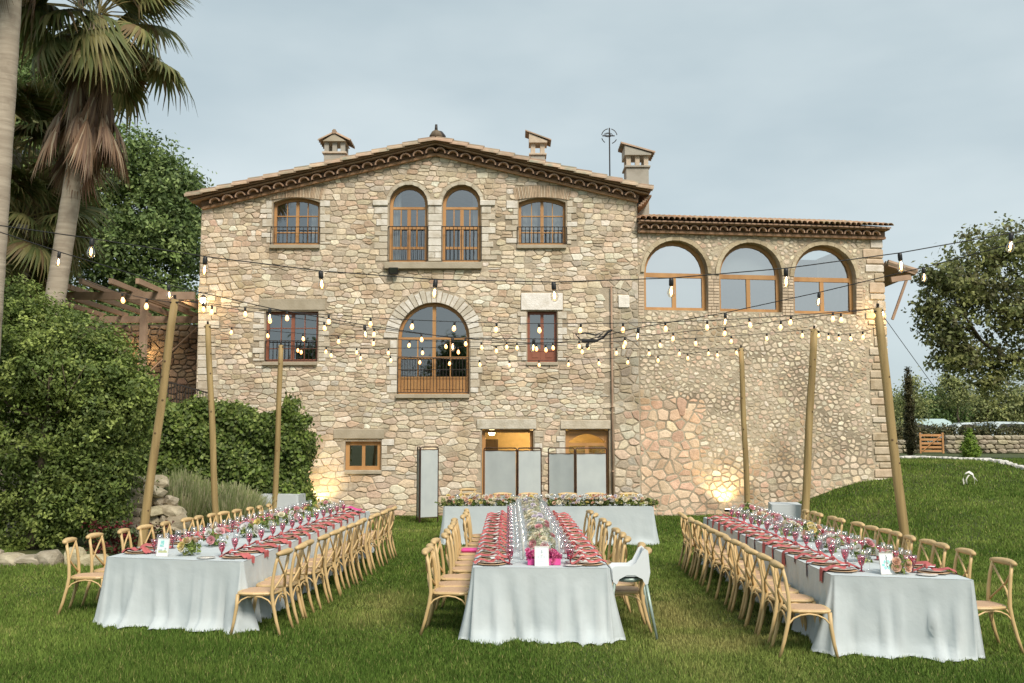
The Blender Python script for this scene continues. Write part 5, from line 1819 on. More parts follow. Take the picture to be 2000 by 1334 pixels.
# ------------------------------------------------------------------ parked cars behind the hedge
def car(x, y, z, rz, van, paint, label):
    e = empty('parked_car', (x, y, z), rz, label, 'car', 'cars parked behind the hedge')
    if van: top = [(-2.3, .4), (-2.35, 1.0), (-2.2, 1.75), (-1.9, 1.92), (.9, 1.92), (1.3, 1.75), (1.75, 1.15), (2.3, .95), (2.4, .45)]
    else: top = [(-2.1, .35), (-2.15, .85), (-1.9, 1.0), (-1.6, 1.42), (-1.2, 1.5), (.2, 1.48), (.55, 1.38), (1.15, .98), (1.95, .85), (2.1, .4)]
    if not van: top = [(a, b * 1.12) for a, b in top]
    n = len(top)
    mb = MB(); V = []
    for s in (-1, 1):
        for (wd, ins) in ((.82, 0), (.70, .06)):
            for (a, b) in top:
                k = max(0, b - .95) * .22
                V.append((a * (1 - ins * .4), s * (wd + .06 - k if not ins else wd - k), b - (0 if not ins else -.02)))
    fs = [tuple(range(n)), tuple(range(3 * n - 1, 2 * n - 1, -1))]
    for i in range(n):
        j = (i + 1) % n
        fs.append((j, i, i + 2 * n, j + 2 * n))
    mb.add(V, fs); mb.build('body', paint, e, local=True)
    g = MB(); zt = max(b for a, b in top)
    for s in (-1, 1):
        if van: g.add([(-1.9, s * .83, 1.15), (1.2, s * .83, 1.15), (.85, s * .70, 1.7), (-1.8, s * .70, 1.7)], [(0, 1, 2, 3)])
        else: g.add([(-1.5, s * .86, 1.12), (.8, s * .86, 1.12), (.3, s * .775, 1.55), (-1.1, s * .775, 1.55)], [(0, 1, 2, 3)])
    xa_, za_, xb_, zb_ = (1.72, 1.22, 1.32, 1.72) if van else (1.08, 1.16, .6, 1.52)
    g.add([(xa_ + .03, -.7, za_), (xa_ + .03, .7, za_), (xb_ + .03, .62, zb_), (xb_ + .03, -.62, zb_)], [(0, 1, 2, 3)])
    g.build('window', M['black'], e, local=True)
    for a in (-1.4, 1.4):
        for s in (-1, 1):
            w = MB(); w.tube([(a, s * .72, .32), (a, s * .92, .32)], .32, 14); wo_ = w.build('wheel', M['rubber'], e, local=True)
    for s in (-1, 1):
        h = MB(); h.box((2.15 if not van else 2.36, s * .6, .7), (.08, .3, .14), bev=.02); h.build('headlight', M['china'], e, local=True)
for (px, Y, rz, van, pnt, lab) in ((1806, 62, .15, True, M['cargreen'], 'pale turquoise van roof showing behind the hedge left of the gate'), (1880, 60, 3.1, False, M['carpaint'], 'pale silver car parked behind the hedge above the conifer bush'), (1975, 58, .1, False, M['carpaint'], 'white car nearly hidden behind the hedge at the right edge')):
    q = atY(px, 830, Y); car(q.x, Y, 1.42, rz, van, pnt, lab)

# white ribbon bow standing in the far lawn
q = atZ(1895, 950, ground_z(12.6, 27.5))
wr = empty('ribbon_bow', (q.x, q.y, ground_z(q.x, q.y)), 0, 'white curled ribbon lying in the grass on the right slope', 'ribbon')
mb = MB()
pts = [(-.16, 0, .02), (-.19, 0, .16), (-.13, 0, .30), (-.02, 0, .35), (.09, 0, .28), (.13, 0, .14), (.12, .0, .02)]
V = []
for i, p_ in enumerate(pts):
    w = (.05, .055, .06, .065, .075, .08, .07)[i]
    V += [(p_[0] - .04, -w, p_[2]), (p_[0] + .04, w, p_[2] + .05)]
mb.add(V, [(2 * i, 2 * i + 2, 2 * i + 3, 2 * i + 1) for i in range(6)])
mb.tube([(-.10, -.03, .04), (-.12, -.04, .17), (-.05, -.03, .27), (.02, -.03, .30)], [.012, .02, .02, .01], 5); mb.build('loop', M['white_ribbon'], wr, local=True, smooth_=True)
mb = MB(); mb.tube([(.05, 0, .25), (.13, -.02, .2), (.19, -.03, .12)], [.03, .035, .02], 5, flat=.4); mb.build('tail', M['white_ribbon'], wr, local=True, smooth_=True)

# trees behind the photographer, seen mirrored in the panes
for i, (x, y, h, w) in enumerate(((-14, -16, 9, 3.4), (-4, -20, 10, 2.6), (6, -22, 8, 3.6), (15, -17, 9, 3.2))):
    tree('garden_tree', (x, y, 0), (x, y, h * .7), .25, [((x, y, h * .55), (w, w, h * .35), 2), ((x, y, h * .8), (w * .5, w * .5, h * .2), 1)], 260, 14, .45, .9, G_DARK, 80 + i, ['dark tree mirrored in the house windows, standing behind the camera', 'slim dark tree mirrored in the arched window, behind the camera', 'wide dark tree mirrored in the right windows, behind the camera', 'dark tree mirrored in the wing windows, behind the camera'][i], 'trees behind the house and garden')

# ------------------------------------------------------------------ poles and string lights
POLES = {}
def pole(k, px_t, py_t, px_b, Y, dia, label, yt=0):
    t = atY(px_t, py_t, Y + yt)
    b = atY(px_b, 1000, Y)
    z0 = ground_z(b.x, Y)
    # extend the seen lower point down to the ground along the lean
    e = empty('timber_pole', (b.x, Y, z0), 0, label, 'pole', 'leaning timber poles carrying the string lights')
    p0 = Vector((b.x, Y, z0 - .05))
    mb = MB(); P = [p0.lerp(t, i / 10) + Vector((.006 * math.sin(i * 1.1 + k), .006 * math.cos(i), 0)) * (0 < i < 10) for i in range(11)]
    mb.tube(P, [dia / 2 * (1.03 - .012 * i + .012 * math.sin(i * 2.3 + k)) for i in range(11)], 12); mb.build('shaft', M['pole'], e, smooth_=True)
    mb = MB(); mb.tube([t + Vector((0, 0, .0)), t + Vector((0, -.02, .07))], .022, 6); mb.tube([t + Vector((-.06, -.03, -.04)), t + Vector((.06, -.03, -.04))], .012, 5); mb.build('hook', M['iron'], e)
    rn = random.Random(k)
    for j in range(5):
        f = rn.uniform(.15, .9); c = p0.lerp(t, f)
        mb = MB(); a = rn.uniform(-1.0, 1.0); c = c + Vector((math.sin(a), -math.cos(a), 0)) * dia * .475
        mb.lathe([(.001, .006), (.012, .004), (.018, .0)], 7)
        M3 = Vector((math.sin(a), -math.cos(a), 0)).to_track_quat('Z', 'Y').to_matrix()
        mb.v = [tuple(c + M3 @ Vector(v)) for v in mb.v]
        mb.build('knot', M['knot'], e)
    POLES[k] = t
# lower end pixel is where the pole line would reach its ground point
def pole_px(px_t, py_t, px_v, py_v, Y):
    """ground pixel along the seen line"""
    b = atZ(1000, 900, 0)
    z = 0.0
    for _ in range(12):
        # find py whose ray hits ground at Y
        pass
    tt = (py_v - py_t)
    lo, hi = 900.0, 1400.0
    for _ in range(30):
        mid = (lo + hi) / 2
        px = px_t + (px_v - px_t) * (mid - py_t) / tt
        q = atY(px, mid, Y)
        if q.z > ground_z(q.x, Y): lo = mid
        else: hi = mid
    return px, mid
def pole2(k, pt_, pv, Y, dia, label):
    px, py = pole_px(pt_[0], pt_[1], pv[0], pv[1], Y)
    t = atY(pt_[0], pt_[1], Y); b = atY(px, py, Y)
    z0 = ground_z(b.x, Y)
    e = empty('timber_pole', (b.x, Y, z0), 0, label, 'pole', 'leaning timber poles carrying the string lights')
    p0 = Vector((b.x, Y, z0 - .05))
    mb = MB(); P = [p0.lerp(t, i / 10) + Vector((.006 * math.sin(i * 1.1 + k), .006 * math.cos(i), 0)) * (0 < i < 10) for i in range(11)]
    mb.tube(P, [dia / 2 * (1.05 - .014 * i + .015 * math.sin(i * 2.3 + k)) for i in range(11)], 12); mb.build('shaft', M['pole'], e, smooth_=True)
    mb = MB(); mb.tube([t, t + Vector((0, -.02, .07))], .022, 6); mb.tube([t + Vector((-.07, -.04, -.05)), t + Vector((.07, -.04, -.05))], .014, 5); mb.build('hook', M['iron'], e)
    rn = random.Random(k)
    for j in range(6):
        f = rn.uniform(.15, .9); a = rn.uniform(-1.0, 1.0); c = p0.lerp(t, f) + Vector((math.sin(a), -math.cos(a), 0)) * dia * .49
        mb = MB(); mb.lathe([(.001, .006), (.012, .004), (.018, .0)], 7)
        M3 = Vector((math.sin(a), -math.cos(a), 0)).to_track_quat('Z', 'Y').to_matrix()
        mb.v = [tuple(c + M3 @ Vector(v)) for v in mb.v]
        mb.build('knot', M['knot'], e)
    POLES[k] = t
pole2(1, (342, 585), (284, 1010), 15.5, .132, 'thick leaning timber pole in front of the big shrub, nearest on the left')
pole2(2, (406, 634), (421, 990), 20.5, .132, 'timber pole between the two lavender bushes, middle one on the left')
pole2(3, (549, 674), (538, 965), 24.0, .135, 'timber pole in front of the right end of the ivy hedge')
pole2(4, (1447, 680), (1460, 985), 24.0, .135, 'timber pole before the wing wall beside the uplight, farthest on the right')
pole2(5, (1590, 643), (1573, 980), 20.5, .16, 'timber pole beside the small square cloth table, middle one on the right')
pole2(6, (1714, 602), (1768, 1058), 15.5, .142, 'thick leaning timber pole behind the right table, nearest on the right')

BS = MB(); BS.lathe([(.004, .0), (.018, -.005), (.021, -.02), (.021, -.06), (.017, -.072), (.001, -.07)], 8)
SOCK = BS.mesh('socket', M['black'], True)
def bulb_mesh(mt): 
    b = MB(); b.lathe([(.012, -.066), (.018, -.08), (.033, -.115), (.036, -.135), (.028, -.162), (.012, -.176), (.001, -.178)], 10)
    return b.mesh('bulb', mt, True)
GB = glass_mat('bulb_glass', (1, .93, .82), .08)
BGL = bulb_mesh(GB)
fb_ = MB()
fb_.lathe([(.001, -.085), (.006, -.095), (.010, -.115), (.010, -.132), (.005, -.150), (.001, -.152)], 8)
FIL = fb_.mesh('filament', M['bulb_hot'], True)
BLIT = bulb_mesh(M['bulb'])
def string_lights(ctrl, label, spacing, sag=0.0, start=.3, thick=.006, lit=True, gl=False, pxs=None, bs=1.0):
    """ctrl: list of 3-D points the cable passes through"""
    P = []
    for i in range(len(ctrl) - 1):
        a, b = Vector(ctrl[i]), Vector(ctrl[i + 1])
        for k in range(24):
            t = k / 24
            P.append(a.lerp(b, t) - Vector((0, 0, sag * 4 * t * (1 - t) * (b - a).length)))
    P.append(Vector(ctrl[-1]))
    e = empty('string_light', P[0], 0, label, 'string lights', 'strings of warm bulbs over the tables')
    mb = MB(); mb.tube(P, thick, 5); mb.build('cable', M['black'], e)
    pos = []
    if pxs:
        for i in range(len(P) - 1):
            for px in pxs:
                qa = 1000 + F * P[i].x / (P[i].y * CP + (P[i].z - EYE) * SP); qb = 1000 + F * P[i + 1].x / (P[i + 1].y * CP + (P[i + 1].z - EYE) * SP)
                if qa <= px < qb: pos.append(P[i].lerp(P[i + 1], (px - qa) / (qb - qa)))
    else:
        d, nxt = 0, start
        for i in range(len(P) - 1):
            l = (P[i + 1] - P[i]).length
            while nxt < d + l:
                pos.append(P[i].lerp(P[i + 1], (nxt - d) / l)); nxt += spacing
            d += l
    for q in pos:
        s = place(SOCK, 'socket', e, q - P[0], (random.uniform(-.12, .12), random.uniform(-.12, .12), 0), bs)
        if gl:
            place(BGL, 'bulb', s, (0, 0, 0)); place(FIL, 'filament', s, (0, 0, 0))
        else: place(BLIT, 'bulb', s, (0, 0, 0))
    return e
random.seed(3)
# nearest string, arching across the whole picture
Yn = 9.6
ctrl = [atY(-60, 432, Yn), atY(180, 466, Yn), atY(400, 501, Yn), atY(625, 529, Yn), atY(851, 546, Yn), atY(1081, 551, Yn), atY(1311, 543, Yn), atY(1535, 524, Yn), atY(1757, 494, Yn), atY(1975, 455, Yn), atY(2080, 436, Yn)]
string_lights(ctrl, 'nearest string of large clear bulbs arching across the whole facade', 1, gl=True, pxs=[180, 401, 626, 851, 1081, 1311, 1535, 1757, 1975], thick=.0055, bs=1.1)
Y2 = 12.0
hub = atY(1150, 663, 13.5)
ctrl = [atY(-40, 440, 11), atY(116, 492, 11.4), atY(330, 557, 12), atY(528, 602, 12.5), atY(712, 635, 13), atY(884, 660, 13.2), hub]
string_lights(ctrl, 'string of bulbs sloping from the palms down to the cable junction', 1, gl=True, pxs=[116, 329, 527, 712, 884, 1043], thick=.006)
ctrl = [hub, atY(1247, 640, 13.3), atY(1416, 611, 13), atY(1600, 571, 12.4), atY(1801, 523, 11.8), atY(2060, 455, 11)]
string_lights(ctrl, 'string of bulbs climbing from the cable junction to the upper right', 1, gl=True, pxs=[1247, 1417, 1600, 1803], thick=.006)
jb = empty('cable_junction', hub, 0, 'dark coiled cable junction hanging where two light strings meet', 'cable connector')
mb = MB(); mb.box((0, 0, -.02), (.20, .05, .05), bev=.015); mb.tube([(-.12, 0, 0), (-.18, 0, .07), (-.05, 0, .09), (.1, 0, .06), (.22, 0, .12), (.12, 0, .02)], .012, 5)
mb.tube([(.1, 0, -.02), (.2, .02, .03), (.26, 0, .1), (.32, 0, .13)], .016, 5); mb.lathe([(.001, 0), (.02, -.01), (.028, -.05), (.001, -.08)], 8, (-.02, 0, -.05)); mb.build('junction_box', M['black'], jb, local=True)
P = POLES
string_lights([P[1], P[6]], 'string of bulbs hung between the two nearest leaning poles', .66, sag=.028, start=.45, bs=.85)
string_lights([P[2], P[5]], 'string of bulbs hung between the two middle poles', .74, sag=.026, start=.5, bs=.88)
string_lights([P[3], P[4]], 'string of bulbs hung between the two farthest poles', .72, sag=.030, start=.5, bs=.92)
string_lights([P[1], P[4]], 'string of bulbs running from the nearest left pole to the farthest right pole', 1.0, bs=.86, sag=.020, start=.6)
string_lights([P[3], P[6]], 'string of bulbs running from the farthest left pole to the nearest right pole', 1.0, bs=.86, sag=.020, start=.6)
u_, z_ = wu(1714, 640)
string_lights([P[5], P[6] + Vector((.0, .1, -.3))], 'short string of bulbs between the two right poles nearest the table', .9, sag=.02, start=.5, bs=.74)
string_lights([atY(150, 540, 18), P[1] + Vector((0, 0, -.05))], 'short string reaching the nearest left pole from the palms', .9, sag=.02, start=1.9)
# guy wire
g0 = P[6]; g1 = atY(1835, 770, 17.5)
gw_ = MB(); gw_.tube([g0, g1, g1 + (g1 - g0) * .55], .006, 4); gw_.build('guy_wire', M['iron'], label='thin slanting guy wire running from the top of the nearest right pole', cat='wire')
# ------------------------------------------------------------------ cross back chair
def make_chair(label, group):
    e = empty('cross_back_chair', (0, 0, 0), 0, label, 'chair', group)
    def part(nm, mb, mt='chair'): return mb.build(nm, M[mt], e, local=True, smooth_=True)
    for s in (-1, 1):
        mb = MB(); mb.tube([(-.315, s * .205, 0), (-.265, s * .200, .16), (-.222, s * .195, .34), (-.205, s * .192, .46), (-.212, s * .19, .60), (-.235, s * .182, .76), (-.262, s * .168, .875)], [.016, .019, .021, .021, .019, .018, .018], 8); part('leg', mb)
        mb = MB(); mb.tube([(.245, s * .215, 0), (.218, s * .205, .14), (.196, s * .192, .30), (.188, s * .185, .44)], [.015, .018, .021, .022], 8); part('leg', mb)
    mb = MB()
    P, rr = [], []
    for k in range(9):
        f = k / 8 * 2 - 1
        P.append((-.268 - .028 * (1 - f * f), f * .215, .882 + .006 * (1 - f * f))); rr.append((.024, .034, .040, .043, .044, .043, .040, .034, .024)[k])
    mb.tube(P, rr, 9, flat=.82); part('top_rail', mb)
    for s in (-1, 1):
        mb = MB(); mb.tube([(-.252, s * .168, .855), (-.268, s * .12, .77), (-.272, s * .04, .68), (-.258, -s * .06, .60), (-.232, -s * .14, .53), (-.210, -s * .185, .475)], .0135, 6, flat=.75); part('cross_slat', mb)
    # round-cornered seat
    def pad(rx, ry, z0, z1, inner=1.0):
        mb = MB(); n = 20; ring = []
        for k in range(n):
            t = 2 * math.pi * k / n
            c, s_ = math.cos(t), math.sin(t)
            x = math.copysign(abs(c) ** .55, c) * rx; y = math.copysign(abs(s_) ** .55, s_) * ry * (1.06 if x > 0 else .95)
            ring.append((x, y))
        V = [(x * .96, y * .96, z0) for x, y in ring] + [(x, y, (z0 + z1) / 2) for x, y in ring] + [(x * .97, y * .97, z1) for x, y in ring]
        fs = [tuple(range(n - 1, -1, -1)), tuple(2 * n + k for k in range(n))]
        for L in (0, 1):
            for k in range(n): fs.append((L * n + k, L * n + (k + 1) % n, (L + 1) * n + (k + 1) % n, (L + 1) * n + k))
        return mb.add(V, fs)
    pad(.225, .215, .432, .462).build('seat_frame', M['chair'], e, local=True)
    pad(.188, .178, .455, .469).build('seat', M['rattan'], e, local=True)
    def arch(a, b, z0, h, n=9):
        mb = MB(); A, B_ = Vector(a), Vector(b); P = []
        for k in range(n):
            t = k / (n - 1); q = A.lerp(B_, .5 - .5 * math.cos(math.pi * t)); P.append((q.x, q.y, z0 + h * math.sin(math.pi * t) ** .8))
        return mb.tube(P, .0095, 6)
    part('brace', arch((.203, -.19, 0), (.203, .19, 0), .25, .175))
    part('brace', arch((-.235, -.19, 0), (-.235, .19, 0), .25, .175))
    for s in (-1, 1): part('brace', arch((-.23, s * .198, 0), (.2, s * .198, 0), .25, .175))
    return e
ORD = ['first', 'second', 'third', 'fourth', 'fifth', 'sixth', 'seventh', 'eighth', 'ninth', 'tenth', 'eleventh', 'twelfth', 'thirteenth', 'fourteenth', 'fifteenth', 'sixteenth']
chair0 = make_chair('x', 'cross back chairs at the tables')
CK = kids_of()
used = [False]
rc = random.Random(31)
def place_chair(x, y, rz, label, z=0.0):
    if not used[0]: c = chair0; used[0] = True
    else: c = copy_tree(chair0, CK)
    c.location = (x, y, z); c.rotation_euler = (0, 0, rz); c["label"] = label
    return c

def solve_row(pxs, x0, y0, x1, y1, z=.9):
    out = []
    for px in pxs:
        lo, hi = -1.0, 2.0
        def f(t):
            x, y = x0 + (x1 - x0) * t, y0 + (y1 - y0) * t
            return 1000 + F * x / (y * CP + (z - EYE) * SP) - px
        a, b = f(lo), f(hi)
        for _ in range(40):
            m = (lo + hi) / 2
            if (f(m) > 0) == (a > 0): lo = m
            else: hi = m
        t = (lo + hi) / 2
        out.append((x0 + (x1 - x0) * t, y0 + (y1 - y0) * t))
    return out

# ------------------------------------------------------------------ tables
class Table:
    def __init__(s, FL, FR, BR, BL, top=.76):
        s.c = [Vector(p) for p in (FL, FR, BR, BL)]; s.top = top
        s.ctr = sum(s.c, Vector((0, 0))) / 4
    def at(s, u, v): return s.c[0].lerp(s.c[1], u).lerp(s.c[3].lerp(s.c[2], u), v)

def cloth_mb(T, seed, front_spill=.16, side_flare=.03, side_drop=1.0, fold=.085, corner=(0, 0, 0, 0), back_spill=.05):
    rn = random.Random(seed)
    c = T.c
    per = []
    for k in range(4):
        a, b = c[k], c[(k + 1) % 4]
        L = (b - a).length; u = (b - a) / L; nrm = Vector((u.y, -u.x))
        n = max(8, int(L / .045)); r = .035
        for i in range(n):
            t = i / (n - 1)
            p = a + u * (r + (L - 2 * r) * t) - nrm * 0
            per.append((p, nrm, k, t, L))
        nx_ = c[(k + 2) % 4] - b; nu = nx_ / nx_.length; nn = Vector((nu.y, -nu.x))
        cc = b - u * r + nu * r
        for i in range(1, 6):
            f = i / 6; m = (nrm * (1 - f) + nn * f).normalized()
            per.append((b - u * r * (1 - f) + nu * r * f + m * .004, m, 4 + (k + 1) % 4, f, 0))
    n = len(per)
    ph = [[rn.uniform(0, 6.28) for _ in range(5)] for _ in range(4)]
    fr = [[rn.uniform(3.2, 5.0), rn.uniform(6.5, 9.5), rn.uniform(13, 18), rn.uniform(20, 27), 2.0] for _ in range(4)]
    folds = []
    for k in range(4):
        L = (c[(k + 1) % 4] - c[k]).length; m_ = max(5, int(L / .24)); folds.append([((j + rn.uniform(.1, .9)) * L / m_, rn.uniform(-.12, .12), rn.uniform(.016, .042), rn.choice((-1, 1, 1)) * rn.uniform(.016, .05)) for j in range(m_)])
    rows = [0, .015, .045, .09, .16, .25, .35, .45, .55, .65, .75, .83, .90, .95, .985, 1.0]
    V, fs = [], []
    zt = T.top
    for ri, t in enumerate(rows):
        for (p, m, k, s_, L) in per:
            if k < 4:
                d = s_ * L
                wv = sum(math.sin(d * fr[k][j] + ph[k][j] + t * .7 * j) * a for j, a in ((0, .55), (1, .45), (2, .28), (3, .12)))
                sharp = math.copysign(abs(wv) ** 1.3, wv)
                A = fold * (t ** 1.15)
                for (dk, sk, wk, ak) in folds[k]: base_f = ak * t ** 1.1 * math.exp(-((d - dk - sk * t) / (wk * (.6 + .6 * t))) ** 2); fsum = (fsum if dk != folds[k][0][0] else 0) + base_f
                base = (front_spill if k == 0 else back_spill if k == 2 else side_flare) * t ** 1.6
                edge = min(s_, 1 - s_) * L
                ce = math.exp(-(edge / .12) ** 2)
                cr = corner[(k + (0 if s_ < .5 else 1)) % 4] 
                off = .004 + base + A * sharp * .45 + fsum * fold / .03 + ce * (.02 + cr) * t ** 1.4
                hem = 0
                if t > .88: hem = (t - .88) / .12 * (.075 if k == 0 else .01) * (1 + .8 * math.sin(d * 11 + ph[k][1]))
                off += hem
                lat = 0.0
            else:
                cr = corner[k - 4]
                a_ = (front_spill if k - 4 in (0, 1) else side_flare)
                off = .004 + (a_ + .02 + cr) * t ** 1.45 + fold * .6 * t * math.sin(s_ * 9)
            q = p + m * off
            gz_ = ground_z(q.x, q.y)
            z = zt + .003 - (zt - gz_ - .008) * t * (1 if k in (0, 2, 4, 5, 6, 7) else side_drop)
            if t >= .98: z = gz_ + .012 + (0 if k in (0, 4, 5) else (1 - side_drop) * zt) + .010 * math.sin(s_ * 60)
            V.append((q.x, q.y, z))
    for ri in range(len(rows) - 1):
        for i in range(n):
            j = (i + 1) % n
            fs.append((ri * n + i, (ri + 1) * n + i, (ri + 1) * n + j, ri * n + j))
    mb = MB(); mb.add(V, fs)
    # top grid
    nu_, nv = 10, 60
    rn3 = random.Random(seed + 1)
    G = []
    for j in range(nv + 1):
        for i in range(nu_ + 1):
            q = T.at(.004 + .992 * i / nu_, .002 + .996 * j / nv)
            G.append((q.x, q.y, zt + .003 + (.0 if i in (0, nu_) or j in (0, nv) else rn3.uniform(-.0015, .002))))
    mb.add(G, [(j * (nu_ + 1) + i, j * (nu_ + 1) + i + 1, (j + 1) * (nu_ + 1) + i + 1, (j + 1) * (nu_ + 1) + i) for j in range(nv) for i in range(nu_)])
    return mb

def long_table(T, lab_t, lab_c, seed, mt='cloth', tname='banquet_table', **kw):
    o = empty(tname, (T.ctr.x, T.ctr.y, 0), 0, lab_t, 'table', 'cloth covered tables')
    mb = MB()
    pts = [T.at(u, v) for u, v in ((.02, .02), (.98, .02), (.98, .98), (.02, .98))]
    mb.poly_extrude([(p.x, p.y, T.top - .004) for p in pts], (0, 0, -.03)); mb.build('tabletop', M['gate'], o)
    for (u, v) in ((.08, .04), (.92, .04), (.08, .96), (.92, .96), (.08, .5), (.92, .5)):
        q = T.at(u, v); mb = MB(); mb.tube([(q.x, q.y, ground_z(q.x, q.y) + .002), (q.x, q.y, T.top - .035)], .02, 7); mb.build('leg', M['iron'], o)
    c = cloth_mb(T, seed, **kw)
    co = c.build('tablecloth', M[mt], smooth_=True, origin=(T.ctr.x, T.ctr.y, 0), label=lab_c, cat='tablecloth', group='tablecloths')
    return o

TL = Table((-4.76, 11.85), (-3.03, 11.40), (-2.72, 19.3), (-4.25, 19.3))
TC = Table((-.43, 10.90), (1.05, 10.86), (1.02, 18.5), (-.45, 18.5))
TR = Table((3.25, 10.30), (4.54, 9.95), (4.72, 17.8), (3.38, 17.8))
TH = Table((-1.40, 20.55), (2.88, 20.45), (2.88, 21.35), (-1.40, 21.45))
long_table(TL, 'long banquet table on the left, hidden under its cloth', 'pale grey cloth reaching the grass over the long left table', 1, corner=(-.01, .09, 0, 0), front_spill=.06)
long_table(TC, 'long banquet table in the middle, hidden under its cloth', 'pale grey cloth spreading on the grass over the long middle table', 2, corner=(.0, .02, 0, 0), front_spill=.08)
long_table(TR, 'long banquet table on the right, hidden under its cloth', 'pale grey cloth with a deep corner fold over the long right table', 3, corner=(.13, -.04, 0, 0), front_spill=.05)
long_table(TH, 'head table standing crosswise before the house, under its cloth', 'smooth pale cloth over the crosswise head table', 4, corner=(.03, .04, 0, 0), front_spill=.05, fold=.010)
a, b = atY(506, 968, 24.3), atY(588, 968, 24.3)
TS1 = Table((a.x, 24.0), (b.x, 23.95), (b.x + .02, 24.75), (a.x + .05, 24.75), top=.80)
long_table(TS1, 'small side table in front of the ivy hedge, hidden under a white cloth', 'white cloth over the small side table in front of the ivy hedge', 5, mt='cloth2', tname='side_table', front_spill=.04, fold=.015)
a, b = atY(1508, 990, 20.8), atY(1570, 990, 20.8)
TS2 = Table((a.x, 20.9), (b.x - .05, 20.7), (b.x + .1, 21.6), (a.x + .15, 21.7), top=.78)
long_table(TS2, 'small side table behind the right banquet table, hidden under a white cloth', 'white cloth over the small side table behind the right banquet table', 6, mt='cloth2', tname='side_table', front_spill=.05, fold=.015)

# ------------------------------------------------------------------ tableware
def disc(prof, n=20): return MB().lathe(prof, n)
CHG = disc([(.001, .004), (.10, .005), (.158, .012), (.163, .016), (.158, .019), (.10, .012), (.001, .011)], 22).mesh('charger_plate', M['charger'], True)
PLT = disc([(.001, .002), (.08, .003), (.128, .016), (.131, .019), (.124, .019), (.08, .008), (.001, .007)], 20).mesh('dinner_plate', M['china'], True)
SAU = disc([(.001, .002), (.05, .003), (.083, .010), (.085, .013), (.05, .007), (.001, .006)], 16).mesh('bread_plate', M['china'], True)
GOB = disc([(.001, .002), (.034, .003), (.034, .006), (.008, .014), (.008, .035), (.012, .045), (.007, .055), (.02, .068), (.034, .095), (.041, .13), (.043, .17), (.041, .17), (.038, .13), (.030, .096), (.001, .072)], 14).mesh('pink_goblet', M['glass_pink'], True)
WIN = disc([(.001, .002), (.036, .003), (.034, .006), (.004, .012), (.0035, .10), (.018, .115), (.038, .145), (.041, .17), (.033, .22), (.031, .22), (.038, .17), (.034, .146), (.001, .112)], 14).mesh('wine_glass', M['glass_clear'], True)
FLU = disc([(.001, .002), (.032, .003), (.030, .006), (.004, .012), (.0035, .09), (.014, .105), (.026, .15), (.025, .235), (.023, .235), (.024, .15), (.001, .10)], 12).mesh('champagne_flute', M['glass_clear'], True)
def napkin_mesh(seed, hang):
    rn = random.Random(seed)
    mb = MB(); xs = np.linspace(-.20, .20 + hang, 20); V = []
    ph = [rn.uniform(0, 6) for _ in range(4)]
    for i, x in enumerate(xs):
        kn = math.exp(-((x + .07) / .035) ** 2)
        w = .052 * (1 - .62 * kn) + .012 * math.sin(x * 16 + ph[0]) + (.02 if x > .1 else 0)
        edge = .195
        zz = .034 + .010 * math.sin(x * 31 + ph[1]) + .038 * kn
        if abs(x) > .14: zz -= min(.022, (abs(x) - .14) * .45)
        xx = x
        if x > edge:
            d = x - edge; xx = edge + min(d, .022); zz = .02 - max(0, d - .022)
        cy = .018 * math.sin(x * 9 + ph[2])
        for j in range(6):
            f = j / 5 * 2 - 1
            V.append((xx, cy + f * w, zz + .014 * (1 - f * f) + .008 * math.sin(f * 5 + x * 20 + ph[3])))
    mb.add(V, [(i * 6 + j, (i + 1) * 6 + j, (i + 1) * 6 + j + 1, i * 6 + j + 1) for i in range(19) for j in range(5)])
    mb.tube([(-.07, -.035, .05), (-.06, -.01, .075), (-.075, .02, .07), (-.065, .035, .05)], [.012, .020, .019, .012], 7)
    return mb.mesh('napkin', M['napkin'], True)
NAPH = [napkin_mesh(k, .10 + .03 * k) for k in range(4)]
NAPS = [napkin_mesh(10 + k, .0) for k in range(3)]
def menu_mesh():
    mb = MB(); mb.box((0, 0, .0), (.085, .055, .002)); return mb.mesh('name_card', M['paper'])
MENU = menu_mesh()
def cut_mesh(kind):
    mb = MB()
    if kind == 'knife':
        mb.box((-.045, 0, .004), (.09, .012, .005), bev=.002); mb.box((.05, 0, .004), (.10, .016, .002), bev=.0005)
    else:
        mb.box((-.03, 0, .004), (.12, .008, .004), bev=.002)
        mb.box((.04, 0, .005), (.03, .02, .002))
        for k in (-1, 0, 1): mb.box((.072, k * .007, .006), (.04, .0035, .002))
    return mb.mesh(kind, M['steel'])
KNI, FOR = cut_mesh('knife'), cut_mesh('fork')
def put(me, name, x, y, z, rz, label, cat, group, sc=1.0, tilt=0.0):
    o = bpy.data.objects.new(name, me); COL.objects.link(o)
    o.location = (x, y, z); o.rotation_euler = (tilt, 0, rz); o.scale = (sc,) * 3
    tag(o, label, cat, group); return o

